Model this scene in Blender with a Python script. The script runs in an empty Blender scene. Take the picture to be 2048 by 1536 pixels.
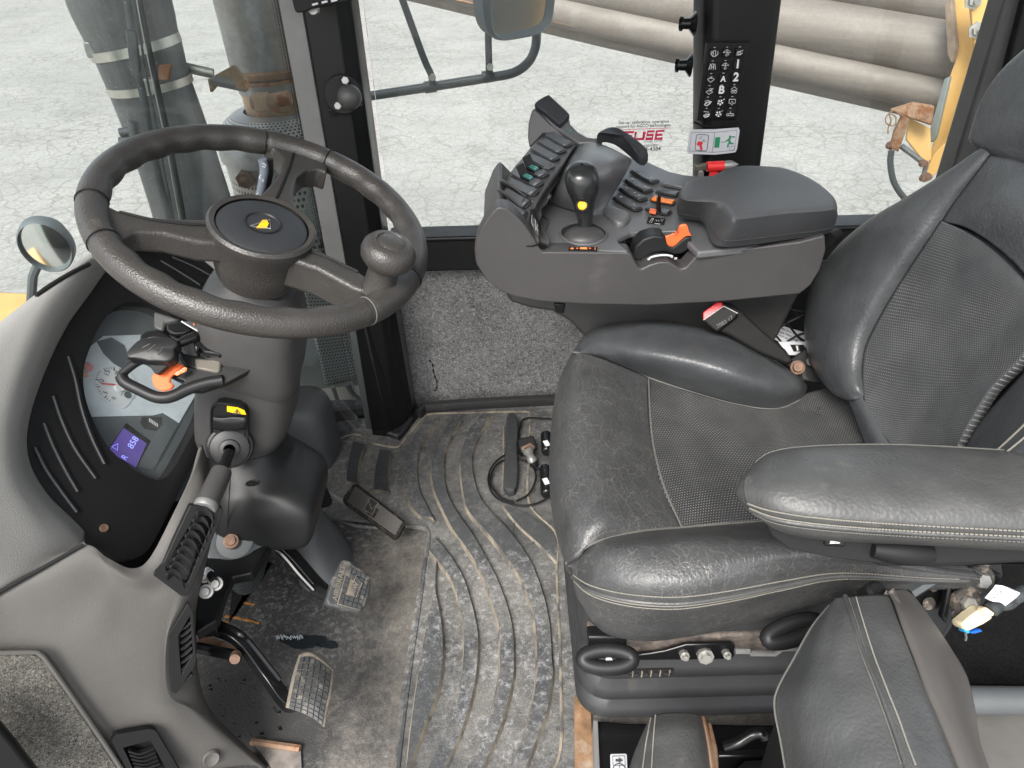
import bpy, bmesh, math, random
from mathutils import Vector, Matrix
random.seed(7)
SC = bpy.context.scene
COL = SC.collection
R_ = math.radians

# ------------------------------------------------------------------ camera
FPX, PITCH, ROLL, CAMH = 1450.0, R_(35.5), R_(1.58), 1.2
CF = Vector((0, math.cos(PITCH), -math.sin(PITCH)))
U0 = Vector((0, math.sin(PITCH), math.cos(PITCH)))
CR = Vector((math.cos(ROLL), 0, 0)) - U0 * math.sin(ROLL)
CU = Vector((math.sin(ROLL), 0, 0)) + U0 * math.cos(ROLL)
cam_d = bpy.data.cameras.new('camera'); cam = bpy.data.objects.new('camera', cam_d); COL.objects.link(cam)
cam_d.sensor_width = 36; cam_d.lens = FPX / 2048 * 36; cam_d.clip_end = 600; cam_d.clip_start = 0.02
mw = Matrix.Identity(4)
for i in range(3):
    mw[i][0] = CR[i]; mw[i][1] = CU[i]; mw[i][2] = -CF[i]
mw[2][3] = CAMH
cam.matrix_world = mw
SC.camera = cam

# ------------------------------------------------------------------ light
w = bpy.data.worlds.new('World'); SC.world = w; w.use_nodes = True
nt = w.node_tree; bg = nt.nodes['Background']
sky = nt.nodes.new('ShaderNodeTexSky'); sky.sky_type = 'NISHITA'; sky.sun_disc = False
SUN_EL, SUN_ROT = R_(48), R_(203)
sky.sun_elevation = SUN_EL; sky.sun_rotation = SUN_ROT
sky.air_density = 1.0; sky.dust_density = 3.0; sky.ozone_density = 1.0
# thin white overcast: the blue of the clear sky is washed out towards its own brightness
bw = nt.nodes.new('ShaderNodeRGBToBW'); mxw = nt.nodes.new('ShaderNodeMix'); mxw.data_type = 'RGBA'; mxw.inputs[0].default_value = .72
nt.links.new(sky.outputs[0], bw.inputs[0]); nt.links.new(sky.outputs[0], mxw.inputs[6]); nt.links.new(bw.outputs[0], mxw.inputs[7])
nt.links.new(mxw.outputs[2], bg.inputs[0]); bg.inputs[1].default_value = 0.15
sd = bpy.data.lights.new('sun', 'SUN'); sd.energy = 1.5; sd.angle = R_(28); sd.color = (1, .96, .9)
so = bpy.data.objects.new('sun', sd); COL.objects.link(so)
# sky texture: rotation 0 puts the sun at +Y, increasing turns it towards +X
sdir = Vector((math.sin(SUN_ROT) * math.cos(SUN_EL), math.cos(SUN_ROT) * math.cos(SUN_EL), math.sin(SUN_EL)))
so.rotation_euler = (-sdir).to_track_quat('-Z', 'Y').to_euler()
so.location = (0, 0, 8)
SC.view_settings.view_transform = 'Standard'; SC.view_settings.look = 'None'
SC.view_settings.gamma = 1; SC.view_settings.exposure = 1.55
try: SC.view_settings.use_curve_mapping = False
except Exception: pass

# ------------------------------------------------------------------ picking points
def ray(px, py):
    return CF + CR * ((px - 1024) / FPX) + CU * ((768 - py) / FPX)
ORG = Vector((0, 0, CAMH))
def P(px, py, v, k='z'):
    """point of the place seen at a pixel of the photograph, on the plane z / y / x = v or on (point, normal)"""
    d = ray(px, py)
    if k == 'z': t = (v - CAMH) / d.z
    elif k == 'y': t = v / d.y
    elif k == 'x': t = v / d.x
    elif k == 'd': t = v
    return ORG + d * t
class Plane:
    def __init__(s, p0, n): s.p = Vector(p0); s.n = Vector(n).normalized()
    def __call__(s, px, py, off=0.0):
        d = ray(px, py); q = s.p + s.n * off
        return ORG + d * ((q - ORG).dot(s.n) / d.dot(s.n))
def Z(v): return Plane((0, 0, v), (0, 0, 1))
def Y(v): return Plane((0, v, 0), (0, -1, 0))
def X(v): return Plane((v, 0, 0), (1, 0, 0))
def pts(plane, l): return [plane(*q) for q in l]

# ------------------------------------------------------------------ curves
def crm(pl, n, closed=False):
    """Catmull-Rom through points, n segments in all, even parameter"""
    pl = [Vector(p) for p in pl]; m = len(pl)
    if m == 1: return [pl[0].copy() for _ in range(n + 1)]
    out = []; segs = m if closed else m - 1
    cnt = n if closed else n + 1
    for i in range(cnt):
        t = i / n * segs; k = min(int(t), segs - 1); f = t - k
        if closed: p0, p1, p2, p3 = pl[(k-1) % m], pl[k % m], pl[(k+1) % m], pl[(k+2) % m]
        else:
            p1, p2 = pl[k], pl[k+1]
            p0 = pl[k-1] if k > 0 else p1 * 2 - p2
            p3 = pl[k+2] if k + 2 < m else p2 * 2 - p1
        out.append(0.5 * ((2 * p1) + (p2 - p0) * f + (2*p0 - 5*p1 + 4*p2 - p3) * f*f + (3*p1 - p0 - 3*p2 + p3) * f**3))
    return out
def even(pl, n, closed=False, smooth=True):
    """resample by length"""
    q = crm(pl, max(n, len(pl)) * 4, closed) if smooth else [Vector(p) for p in pl]
    if closed: q = q + [q[0]]
    L = [0]
    for a, b in zip(q, q[1:]): L.append(L[-1] + (b - a).length)
    out = []; k = 0
    for i in range(n if closed else n + 1):
        s = L[-1] * i / n
        while k < len(L) - 2 and L[k+1] < s: k += 1
        f = (s - L[k]) / max(L[k+1] - L[k], 1e-9)
        out.append(q[k].lerp(q[k+1], min(max(f, 0), 1)))
    return out

# ------------------------------------------------------------------ mesh builder
class MB:
    def __init__(s): s.v = []; s.f = []; s.uv = {}; s.mi = []
    def add(s, vs, fs, uvs=None, mi=0):
        b = len(s.v); s.v += [Vector(v) for v in vs]
        for j, f in enumerate(fs):
            s.f.append(tuple(i + b for i in f)); s.mi.append(mi)
            if uvs: s.uv[len(s.f) - 1] = [uvs[i] for i in f]
        return s
    def grid(s, rows, close_u=False, close_v=False, mi=0, su=1.0, sv=1.0):
        nv = len(rows); nu = len(rows[0]); vs = [p for r in rows for p in r]; fs = []; uv = [(i / (nu-1 or 1) * su, j / (nv-1 or 1) * sv) for j in range(nv) for i in range(nu)]
        for j in range(nv if close_v else nv - 1):
            for i in range(nu if close_u else nu - 1):
                a = j*nu + i; b = j*nu + (i+1) % nu; c = ((j+1) % nv)*nu + (i+1) % nu; d = ((j+1) % nv)*nu + i
                fs.append((a, b, c, d))
        return s.add(vs, fs, uv, mi)
    def box(s, c, size, rot=None, mi=0):
        c = Vector(c); sx, sy, sz = [q / 2 for q in size]
        vs = [Vector((x, y, z)) for x in (-sx, sx) for y in (-sy, sy) for z in (-sz, sz)]
        if rot is not None: vs = [rot @ v for v in vs]
        vs = [v + c for v in vs]
        return s.add(vs, [(0,1,3,2), (4,6,7,5), (0,4,5,1), (2,3,7,6), (0,2,6,4), (1,5,7,3)], mi=mi)
    def prism(s, poly, vec, mi=0, mis=None):
        n = len(poly); vec = Vector(vec); a = [Vector(p) for p in poly]; b = [p + vec for p in a]
        s.add(a + b, [tuple(range(n))[::-1], tuple(range(n, 2*n))], mi=mi)
        return s.add(a + b, [(i, (i+1) % n, n + (i+1) % n, n + i) for i in range(n)], mi=mi if mis is None else mis)
    def tube(s, pl, r, seg=12, closed=False, smooth=0, cap=True, mi=0, squash=None):
        if smooth: pl = crm(pl, smooth, closed)
        pl = [Vector(p) for p in pl]; n = len(pl); rows = []; up = None
        for i, p in enumerate(pl):
            a = pl[(i-1) % n] if (closed or i > 0) else p; b = pl[(i+1) % n] if (closed or i < n-1) else p
            t = (b - a).normalized() if (b - a).length > 1e-9 else Vector((0, 0, 1))
            if up is None: up = t.orthogonal().normalized()
            up = (up - t * up.dot(t)).normalized(); sd_ = t.cross(up)
            rr = r(i / (n-1 or 1)) if callable(r) else r
            if squash: # (axis, factor)
                ring = []
                for k in range(seg):
                    o = (up * math.cos(2*math.pi*k/seg) + sd_ * math.sin(2*math.pi*k/seg)) * rr
                    ax = Vector(squash[0]).normalized(); o = o + ax * (o.dot(ax) * (squash[1] - 1)); ring.append(p + o)
            else: ring = [p + (up * math.cos(2*math.pi*k/seg) + sd_ * math.sin(2*math.pi*k/seg)) * rr for k in range(seg)]
            rows.append(ring)
        s.grid(rows, close_u=True, close_v=closed, mi=mi)
        if cap and not closed:
            s.add(rows[0], [tuple(range(seg))[::-1]], mi=mi); s.add(rows[-1], [tuple(range(seg))], mi=mi)
        return s
    def lathe(s, c, ax, prof, seg=32, mi=0, xr=None):
        """profile of (radius, height) along ax from c"""
        c = Vector(c); ax = Vector(ax).normalized(); u = ax.orthogonal().normalized() if xr is None else (Vector(xr) - ax * Vector(xr).dot(ax)).normalized(); v = ax.cross(u)
        rows = [[c + ax * h + (u * math.cos(2*math.pi*k/seg) + v * math.sin(2*math.pi*k/seg)) * max(r, 1e-5) for k in range(seg)] for r, h in prof]
        return s.grid(rows, close_u=True, mi=mi)
    def strip(s, L, Rr, h, n=40, mi=0, mis=1, drop=0.0):
        """band between two polylines raised by h, with bevelled sides of another material"""
        L = even(L, n); Rr = even(Rr, n); up = Vector((0, 0, h)); b = []
        rows = []
        for l, r in zip(L, Rr):
            wd = (r - l); k = min(.35, .004 / max(wd.length, 1e-6))
            rows.append([l - Vector((0, 0, drop)), l + up + wd * k, r + up - wd * k, r - Vector((0, 0, drop))])
        vs = [p for r in rows for p in r]
        for j in range(n):
            for i in range(3):
                a = j*4+i; s.add([vs[a], vs[a+1], vs[a+5], vs[a+4]], [(0,1,2,3)], mi=(mi if i == 1 else mis))
        s.add(rows[0], [(0,1,2,3)], mi=mis); s.add(rows[-1], [(3,2,1,0)], mi=mis)
        return s
    def mesh(s, name, mats, origin=(0, 0, 0), smooth=True, weld=0.0, sharp=40):
        me = bpy.data.meshes.new(name); o = Vector(origin)
        me.from_pydata([v - o for v in s.v], [], s.f)
        for m in (mats if isinstance(mats, (list, tuple)) else [mats]): me.materials.append(m)
        me.polygons.foreach_set('material_index', s.mi)
        if s.uv:
            l = me.uv_layers.new(name='UVMap')
            for fi, uv in s.uv.items():
                p = me.polygons[fi]
                for k, li in enumerate(p.loop_indices): l.data[li].uv = uv[k]
        bm = bmesh.new(); bm.from_mesh(me)
        if weld: bmesh.ops.remove_doubles(bm, verts=bm.verts, dist=weld)
        bmesh.ops.recalc_face_normals(bm, faces=bm.faces)
        bm.to_mesh(me); bm.free()
        if smooth:
            me.polygons.foreach_set('use_smooth', [True] * len(me.polygons))
            if sharp: 
                try: me.set_sharp_from_angle(angle=R_(sharp))
                except Exception: pass
        me.update(); return me

def thing(name, label, cat, loc=(0, 0, 0), group=None):
    o = bpy.data.objects.new(name, None); COL.objects.link(o); o.empty_display_size = .05
    o.location = loc; o['label'] = label; o['category'] = cat
    if group: o['group'] = group
    return o
def world_loc(o):
    v = Vector(o.location)
    while o.parent: o = o.parent; v += Vector(o.location)
    return v
def obj(name, mb, mats, parent=None, label=None, cat=None, kind=None, group=None, bevel=0, bseg=2, solid=0, soff=-1, smooth=True, sub=0, sharp=40, weld=1e-5, origin=None, bang=35):
    og = world_loc(parent) if parent is not None else Vector((0, 0, 0))
    loc = Vector((0, 0, 0))
    if origin is not None: loc = Vector(origin) - og
    me = mb.mesh(name, mats, og + loc, smooth, weld, sharp)
    o = bpy.data.objects.new(name, me); COL.objects.link(o); o.location = loc
    if parent is not None: o.parent = parent
    if label: o['label'] = label
    if cat: o['category'] = cat
    if kind: o['kind'] = kind
    if group: o['group'] = group
    if solid:
        m = o.modifiers.new('solid', 'SOLIDIFY'); m.thickness = solid; m.offset = soff
    if bevel:
        m = o.modifiers.new('bevel', 'BEVEL'); m.width = bevel; m.segments = bseg; m.limit_method = 'ANGLE'; m.angle_limit = R_(bang); m.harden_normals = False
    if sub:
        m = o.modifiers.new('sub', 'SUBSURF'); m.levels = sub; m.render_levels = sub
    return o
def copy_tree(o, parent=None, loc=None, rot=None, label=None):
    c = o.copy(); COL.objects.link(c)
    if parent is not None: c.parent = parent
    if loc is not None: c.location = loc
    if rot is not None: c.rotation_euler = rot
    if label: c['label'] = label
    for ch in list(o.children): copy_tree(ch, c)
    return c

def net(rows, nu, nv, su=1.0, sv=1.0, close_u=False):
    """smooth surface through a net of control points"""
    a = [crm(r, nu, close_u) for r in rows]
    cols = [crm([r[i] for r in a], nv) for i in range(len(a[0]))]
    g = [[c[j] for c in cols] for j in range(nv + 1)]
    return g
def coons(bot, top, left, right, nu=24, nv=24, bulge=0.0, edge=4.0, nrm=None, sm=True):
    """patch between four curves; bulge with rounded edges"""
    B, T, L, Rr = even(bot, nu, smooth=sm), even(top, nu, smooth=sm), even(left, nv, smooth=sm), even(right, nv, smooth=sm)
    g = []
    for j in range(nv + 1):
        v = j / nv; row = []
        for i in range(nu + 1):
            u = i / nu
            p = B[i]*(1-v) + T[i]*v + L[j]*(1-u) + Rr[j]*u - (B[0]*(1-u)*(1-v) + B[-1]*u*(1-v) + T[0]*(1-u)*v + T[-1]*u*v)
            row.append(p)
        g.append(row)
    if bulge:
        n = Vector(nrm).normalized() if nrm is not None else (g[-1][nu//2] - g[0][nu//2]).cross(g[nv//2][-1] - g[nv//2][0]).normalized()
        for j in range(nv + 1):
            for i in range(nu + 1):
                u = abs(2*i/nu - 1) ** edge; v = abs(2*j/nv - 1) ** edge
                g[j][i] = g[j][i] + n * (bulge * math.sqrt(max(0, (1-u) * (1-v))))
    return g
def superring(c, rx, ry, n=32, e=2.0, u=(1, 0, 0), v=(0, 1, 0)):
    c = Vector(c); u = Vector(u); v = Vector(v); out = []
    for k in range(n):
        a = 2*math.pi*k/n; ca, sa = math.cos(a), math.sin(a)
        out.append(c + u * (rx * math.copysign(abs(ca)**(2/e), ca)) + v * (ry * math.copysign(abs(sa)**(2/e), sa)))
    return out
def pillow(outline, n_up, h, n=72, rings=10, round_=0.35, base=0.0, smooth=True, crown=0.3, close=True):
    """solid cushion-like slab over a closed outline: vertical side h, rounded shoulder, slightly crowned top"""
    o = even(outline, n, closed=True, smooth=smooth); c = sum(o, Vector()) / n; up = Vector(n_up).normalized()
    rows = [[p - up * base for p in o]]
    for k in range(1, 6):      # shoulder
        a = k / 5 * math.pi / 2
        rows.append([p + up * (h * (1 - round_) + h * round_ * math.sin(a)) + (c - p).normalized() * (h * round_ * (1 - math.cos(a))) for p in o])
    rows.insert(1, [p + up * (h * (1 - round_)) for p in o])
    last = rows[-1]
    for k in range(1, rings + 1):
        t = k / rings
        rows.append([p.lerp(c + up * h, t) + up * (h * crown * (1 - (1-t)**2)) for p in last])
    return rows
def text_mesh(s, pl, pr, up, size=None, nrm_lift=0.0008, bold=0.0, ital=0.0, thick=0.0, center=False):
    """flat lettering from pl to pr (baseline), letter height direction up"""
    cu = bpy.data.curves.new('t', 'FONT'); cu.body = s; cu.size = 1; cu.offset = bold; cu.shear = ital
    to = bpy.data.objects.new('t', cu); COL.objects.link(to)
    dg = bpy.context.evaluated_depsgraph_get(); me = bpy.data.meshes.new_from_object(to.evaluated_get(dg))
    bpy.data.objects.remove(to)
    pl = Vector(pl); pr = Vector(pr); xd = (pr - pl); up = Vector(up); xs = [v.co.x for v in me.vertices]
    x0, x1 = min(xs), max(xs); sc = xd.length / (x1 - x0); xn = xd.normalized(); un = (up - xn * up.dot(xn)); hh = un.length; un.normalize()
    sy = sc if size is None else size
    nn = xn.cross(un)
    vs = [pl + xn * ((v.co.x - x0) * sc) + un * (v.co.y * sy) + nn * nrm_lift for v in me.vertices]
    fs = [tuple(p.vertices) for p in me.polygons]; bpy.data.meshes.remove(me)
    return vs, fs
# ------------------------------------------------------------------ materials
def new_mat(name):
    m = bpy.data.materials.new(name); m.use_nodes = True; nt = m.node_tree
    return m, nt, nt.nodes['Principled BSDF']
class N:
    """small node-graph helper"""
    def __init__(s, nt): s.nt = nt
    def n(s, t, **k):
        x = s.nt.nodes.new(t)
        for a, b in k.items():
            if a.startswith('i_'):
                key = a[2:]; key = int(key) if key.isdigit() else key
                x.inputs[key].default_value = b
            else: setattr(x, a, b)
        return x
    def l(s, a, b): s.nt.links.new(a, b)
    def coord(s, uv=False): return s.n('ShaderNodeTexCoord').outputs['UV' if uv else 'Object']
    def noise(s, co, scale, detail=4, rough=.55, dist=0):
        x = s.n('ShaderNodeTexNoise'); x.inputs['Scale'].default_value = scale; x.inputs['Detail'].default_value = detail
        x.inputs['Roughness'].default_value = rough; x.inputs['Distortion'].default_value = dist; s.l(co, x.inputs['Vector']); return x.outputs[0]
    def vor(s, co, scale, feature='F1', rnd=1.0):
        x = s.n('ShaderNodeTexVoronoi', feature=feature); x.inputs['Scale'].default_value = scale; x.inputs['Randomness'].default_value = rnd; s.l(co, x.inputs['Vector'])
        return x.outputs['Distance']
    def ramp(s, f, stops, interp='LINEAR'):
        x = s.n('ShaderNodeValToRGB'); r = x.color_ramp; r.interpolation = interp
        while len(r.elements) < len(stops): r.elements.new(.5)
        for e, (p, c) in zip(r.elements, stops):
            e.position = p; e.color = (c, c, c, 1) if not isinstance(c, (tuple, list)) else (*c[:3], 1)
        s.l(f, x.inputs[0]); return x.outputs[0]
    def mix(s, f, a, b, mode='MIX'):
        x = s.n('ShaderNodeMix', data_type='RGBA', blend_type=mode)
        for inp, val in ((x.inputs[0], f), (x.inputs[6], a), (x.inputs[7], b)):
            if hasattr(val, 'links'): s.l(val, inp)
            elif isinstance(val, (tuple, list)): inp.default_value = (*val[:3], 1)
            else: inp.default_value = val
        return x.outputs[2]
    def math(s, op, a, b=None):
        x = s.n('ShaderNodeMath', operation=op)
        for i, v in enumerate((a, b)):
            if v is None: continue
            if hasattr(v, 'links'): s.l(v, x.inputs[i])
            else: x.inputs[i].default_value = v
        return x.outputs[0]
    def bump(s, h, strength=.2, dist=.001, prev=None):
        x = s.n('ShaderNodeBump'); x.inputs['Strength'].default_value = strength; x.inputs['Distance'].default_value = dist
        s.l(h, x.inputs['Height'])
        if prev is not None: s.l(prev, x.inputs['Normal'])
        return x.outputs[0]
    def mapping(s, co, scale=(1, 1, 1), rot=(0, 0, 0)):
        x = s.n('ShaderNodeMapping'); x.inputs['Scale'].default_value = scale; x.inputs['Rotation'].default_value = rot; s.l(co, x.inputs[0]); return x.outputs[0]

def M(name, col, rough=.5, metal=0.0, grain=None, var=None, dirt=None, dirt2=None, spec=.5, coat=0.0, emit=None, rvar=None):
    """grain (scale, strength): fine moulded texture; var (scale, amount); dirt (scale, threshold, softness, colour): worn or dusty patches"""
    m, nt, b = new_mat(name); g = N(nt); c = (*col, 1)
    b.inputs['Roughness'].default_value = rough; b.inputs['Metallic'].default_value = metal; b.inputs['Specular IOR Level'].default_value = spec
    b.inputs['Coat Weight'].default_value = coat; b.inputs['Coat Roughness'].default_value = .1
    b.inputs['Base Color'].default_value = c
    co = g.coord(); cur = None
    if var:
        f = g.noise(co, var[0], 5, .6)
        cur = g.mix(g.ramp(f, [(.3, 0.0), (.7, 1.0)]), tuple(q * (1 - var[1]) for q in col), tuple(min(1, q * (1 + var[1])) for q in col))
    if dirt or dirt2:
        rr = None
        for D in (dirt, dirt2):
            if not D: continue
            f = g.noise(co, D[0], 8, .65, .3)
            k = g.ramp(f, [(D[1], 0.0), (min(1, D[1] + D[2]), 1.0)])
            cur = g.mix(k, cur if cur is not None else col, D[3])
            rr = k if rr is None else g.math('MAXIMUM', rr, k)
        x = g.n('ShaderNodeMapRange'); g.l(rr, x.inputs[0]); x.inputs[3].default_value = rough; x.inputs[4].default_value = max(rough, .8); g.l(x.outputs[0], b.inputs['Roughness'])
    elif rvar:
        f = g.noise(co, rvar[0], 6, .6)
        x = g.n('ShaderNodeMapRange'); g.l(f, x.inputs[0]); x.inputs[1].default_value = .3; x.inputs[2].default_value = .7; x.inputs[3].default_value = rough - rvar[1]; x.inputs[4].default_value = rough + rvar[1]; g.l(x.outputs[0], b.inputs['Roughness'])
    if cur is not None: g.l(cur, b.inputs['Base Color'])
    if grain:
        h = g.noise(co, grain[0], 2, .5); g.l(g.bump(h, grain[1], .0008), b.inputs['Normal'])
    if emit: b.inputs['Emission Color'].default_value = (*emit[0], 1); b.inputs['Emission Strength'].default_value = emit[1]
    return m

def leather(name, col=(.05, .052, .054), rough=.38, crack=0.0, perf=None, worn=0.0):
    m, nt, b = new_mat(name); g = N(nt); co = g.coord()
    cell = g.vor(co, 300, 'SMOOTH_F1', 1.0); fine = g.noise(co, 900, 2)
    nrm = g.bump(cell, .45, .001); nrm = g.bump(fine, .2, .0005, nrm)
    big = g.noise(co, 14, 4, .5); nrm = g.bump(big, .35, .006, nrm); wrk = g.noise(g.mapping(co, (1, 1, 1), (0, 0, .6)), 40, 4, .6, 1.2); nrm = g.bump(wrk, .12, .003, nrm)
    var = g.ramp(g.noise(co, 25, 6, .6), [(.3, 0.0), (.75, 1.0)])
    cur = g.mix(var, tuple(q * .85 for q in col), tuple(q * 1.25 for q in col))
    if crack:
        dist = g.n('ShaderNodeVectorMath', operation='ADD'); nz = g.n('ShaderNodeTexNoise'); nz.inputs['Scale'].default_value = 22; nz.inputs['Detail'].default_value = 5
        g.l(co, nz.inputs['Vector']); sc = g.n('ShaderNodeVectorMath', operation='SCALE'); sc.inputs['Scale'].default_value = .05
        g.l(nz.outputs['Color'], sc.inputs[0]); g.l(co, dist.inputs[0]); g.l(sc.outputs[0], dist.inputs[1])
        mp = g.mapping(dist.outputs[0], (1.7, .8, 1))
        e1 = g.vor(mp, 34, 'DISTANCE_TO_EDGE'); k1 = g.ramp(e1, [(0.0, 1.0), (.022, 0.0)])
        e2 = g.vor(mp, 110, 'DISTANCE_TO_EDGE'); k2 = g.ramp(e2, [(0.0, .55), (.05, 0.0)])
        msk = g.ramp(g.noise(co, 9, 4), [(.5 - crack * .25, 0.0), (.72 - crack * .2, 1.0)])
        k = g.math('MULTIPLY', g.math('MAXIMUM', k1, k2), msk)
        cur = g.mix(g.math('MULTIPLY', k, .5), cur, (.20, .185, .16)); nrm = g.bump(g.math('SUBTRACT', 1.0, k), .35, .0006, nrm)
    if worn:
        k = g.ramp(g.noise(co, 30, 8, .7), [(.62 - worn * .1, 0.0), (.85, 1.0)]); cur = g.mix(g.math('MULTIPLY', k, .7), cur, (.19, .17, .14))
    if perf:
        uv = g.coord(True); sp = g.n('ShaderNodeSeparateXYZ'); g.l(uv, sp.inputs[0])
        vv = g.math('MULTIPLY', sp.outputs[1], float(perf[1])); row = g.math('FLOOR', vv); odd = g.math('MULTIPLY', g.math('MODULO', row, 2.0), .5)
        uu = g.math('ADD', g.math('MULTIPLY', sp.outputs[0], float(perf[0])), odd)
        du = g.math('SUBTRACT', g.math('FRACT', uu), .5); dv = g.math('SUBTRACT', g.math('FRACT', vv), .5)
        r2 = g.math('SQRT', g.math('ADD', g.math('MULTIPLY', du, du), g.math('MULTIPLY', dv, dv)))
        k = g.ramp(r2, [(.16, 1.0), (.24, 0.0)])
        br = g.ramp(g.noise(co, 18, 3), [(.35, .35), (.65, 1.0)])
        cur = g.mix(g.math('MULTIPLY', k, br), cur, (.27, .265, .25)); nrm = g.bump(g.math('SUBTRACT', 1.0, k), .4, .0008, nrm)
    g.l(cur, b.inputs['Base Color']); g.l(nrm, b.inputs['Normal'])
    rg = g.n('ShaderNodeMapRange'); g.l(big, rg.inputs[0]); rg.inputs[1].default_value = .3; rg.inputs[2].default_value = .7; rg.inputs[3].default_value = rough - .09; rg.inputs[4].default_value = rough + .1
    g.l(rg.outputs[0], b.inputs['Roughness'])
    return m

def fabric(name, dark, light, scale=900, k=(.36,.64)):
    m, nt, b = new_mat(name); g = N(nt); co = g.coord()
    a = g.noise(co, scale * .45, 4, .8, 1.5); c = g.noise(co, scale * .02, 3, .6)
    f = g.mix(.12, a, c); col = g.ramp(f, [(.40, dark), (.50, tuple(x*.65 + y*.35 for x, y in zip(dark, light))), (.62, light)])
    g.l(col, b.inputs['Base Color']); b.inputs['Roughness'].default_value = .95; b.inputs['Specular IOR Level'].default_value = .1
    g.l(g.bump(a, .8, .002), b.inputs['Normal']); return m

def rubber_mat(name, dust=.5, base=(.045, .047, .05), dcol=(.33, .28, .22), white=.5, grad=False):
    m, nt, b = new_mat(name); g = N(nt); co = g.coord()
    n1 = g.noise(co, 6, 10, .68, .6); n2 = g.noise(co, 60, 9, .8, .8); n3 = g.noise(co, 2.2, 3, .5)
    f = g.math('ADD', g.math('MULTIPLY', n1, .45), g.math('ADD', g.math('MULTIPLY', n2, .35), g.math('MULTIPLY', n3, .2)))
    if grad:      # the trodden strip beside the mat is dustier than the corner under the pedals
        sp = g.n('ShaderNodeSeparateXYZ'); g.l(co, sp.inputs[0]); mr = g.n('ShaderNodeMapRange'); g.l(sp.outputs[0], mr.inputs[0])
        mr.inputs[1].default_value = -.46; mr.inputs[2].default_value = -.20; mr.inputs[3].default_value = -.06; mr.inputs[4].default_value = .14
        f = g.math('ADD', f, mr.outputs[0])
    k = g.ramp(f, [(.62 - dust * .22, 0.0), (.78 - dust * .16, .9)])
    cur = g.mix(k, base, dcol)
    wz = g.noise(co, 85, 8, .8, .3); wk = g.math('MULTIPLY', g.ramp(wz, [(.50, 0.0), (.70, 1.0)]), g.ramp(n3, [(.40, 0.0), (.58, white)]))
    cur = g.mix(wk, cur, (.46, .47, .48))
    spk = g.noise(co, 500, 2, .5); cur = g.mix(g.ramp(spk, [(.35, .0), (.7, .35)]), cur, (.02, .02, .02))
    g.l(cur, b.inputs['Base Color']); b.inputs['Roughness'].default_value = .75
    g.l(g.bump(g.vor(co, 330), .5, .001, g.bump(n2, .3, .002)), b.inputs['Normal']); return m

def ground_mat():
    m, nt, b = new_mat('cracked_concrete'); g = N(nt); co = g.coord()
    nz = g.n('ShaderNodeTexNoise'); nz.inputs['Scale'].default_value = 3.0; nz.inputs['Detail'].default_value = 6; g.l(co, nz.inputs['Vector'])
    sc = g.n('ShaderNodeVectorMath', operation='SCALE'); sc.inputs['Scale'].default_value = .35; g.l(nz.outputs['Color'], sc.inputs[0])
    ad = g.n('ShaderNodeVectorMath', operation='ADD'); g.l(co, ad.inputs[0]); g.l(sc.outputs[0], ad.inputs[1]); w_ = ad.outputs[0]
    e1 = g.vor(w_, 3.6, 'DISTANCE_TO_EDGE'); e2 = g.vor(w_, 1.1, 'DISTANCE_TO_EDGE'); e3 = g.vor(w_, 10, 'DISTANCE_TO_EDGE')
    msk = g.ramp(g.noise(co, .5, 3), [(.35, .35), (.6, 1.0)])
    k1 = g.math('MULTIPLY', g.ramp(e1, [(0, .62), (.07, 0)]), msk); k2 = g.ramp(e2, [(0, .4), (.02, 0)])
    k3 = g.math('MULTIPLY', g.ramp(e3, [(0, .28), (.09, 0)]), msk)
    k = g.math('MAXIMUM', g.math('MAXIMUM', k1, k2), k3)
    base = g.mix(g.ramp(g.noise(co, 1.1, 6, .6), [(.3, 0.0), (.7, 1.0)]), (.31, .303, .287), (.40, .393, .372))
    base = g.mix(g.ramp(g.noise(co, .22, 5, .6), [(.5, 0.0), (.75, .6)]), base, (.215, .218, .214))
    base = g.mix(g.ramp(g.noise(g.mapping(co, (.25, 1, 1), (0, 0, .5)), 1.6, 7, .7), [(.56, 0.0), (.72, .55)]), base, (.20, .195, .18))
    base = g.mix(g.ramp(g.noise(co, 22, 8, .8), [(.38, .75), (.6, 0.0)]), base, (.20, .195, .185))
    cur = g.mix(k, base, (.12, .11, .095))
    g.l(cur, b.inputs['Base Color']); b.inputs['Roughness'].default_value = .9; b.inputs['Specular IOR Level'].default_value = .2
    g.l(g.bump(g.noise(co, 20, 8, .7), .5, .01, g.bump(g.math('SUBTRACT', 1.0, k), .5, .01)), b.inputs['Normal']); return m

def glass_mat(name='window_glass', tint=(.96, .985, .975), rough=.0, haze=.04, hazecol=(.6, .62, .6)):
    m, nt, b = new_mat(name); g = N(nt); out = nt.nodes['Material Output']
    tr = g.n('ShaderNodeBsdfTransparent'); tr.inputs[0].default_value = (*tint, 1)
    gl = g.n('ShaderNodeBsdfGlossy'); gl.inputs['Roughness'].default_value = rough
    fr = g.n('ShaderNodeFresnel'); fr.inputs[0].default_value = 1.33
    mx = g.n('ShaderNodeMixShader'); g.l(fr.outputs[0], mx.inputs[0]); g.l(tr.outputs[0], mx.inputs[1]); g.l(gl.outputs[0], mx.inputs[2])
    df = g.n('ShaderNodeBsdfDiffuse'); df.inputs[0].default_value = (*hazecol, 1)
    co = g.coord(); f = g.noise(co, 7, 8, .7, .5); k = g.ramp(f, [(.4, haze * .25), (.75, haze * 2)])
    m2 = g.n('ShaderNodeMixShader'); g.l(k, m2.inputs[0]); g.l(mx.outputs[0], m2.inputs[1]); g.l(df.outputs[0], m2.inputs[2])
    g.l(m2.outputs[0], out.inputs[0]); return m

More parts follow.
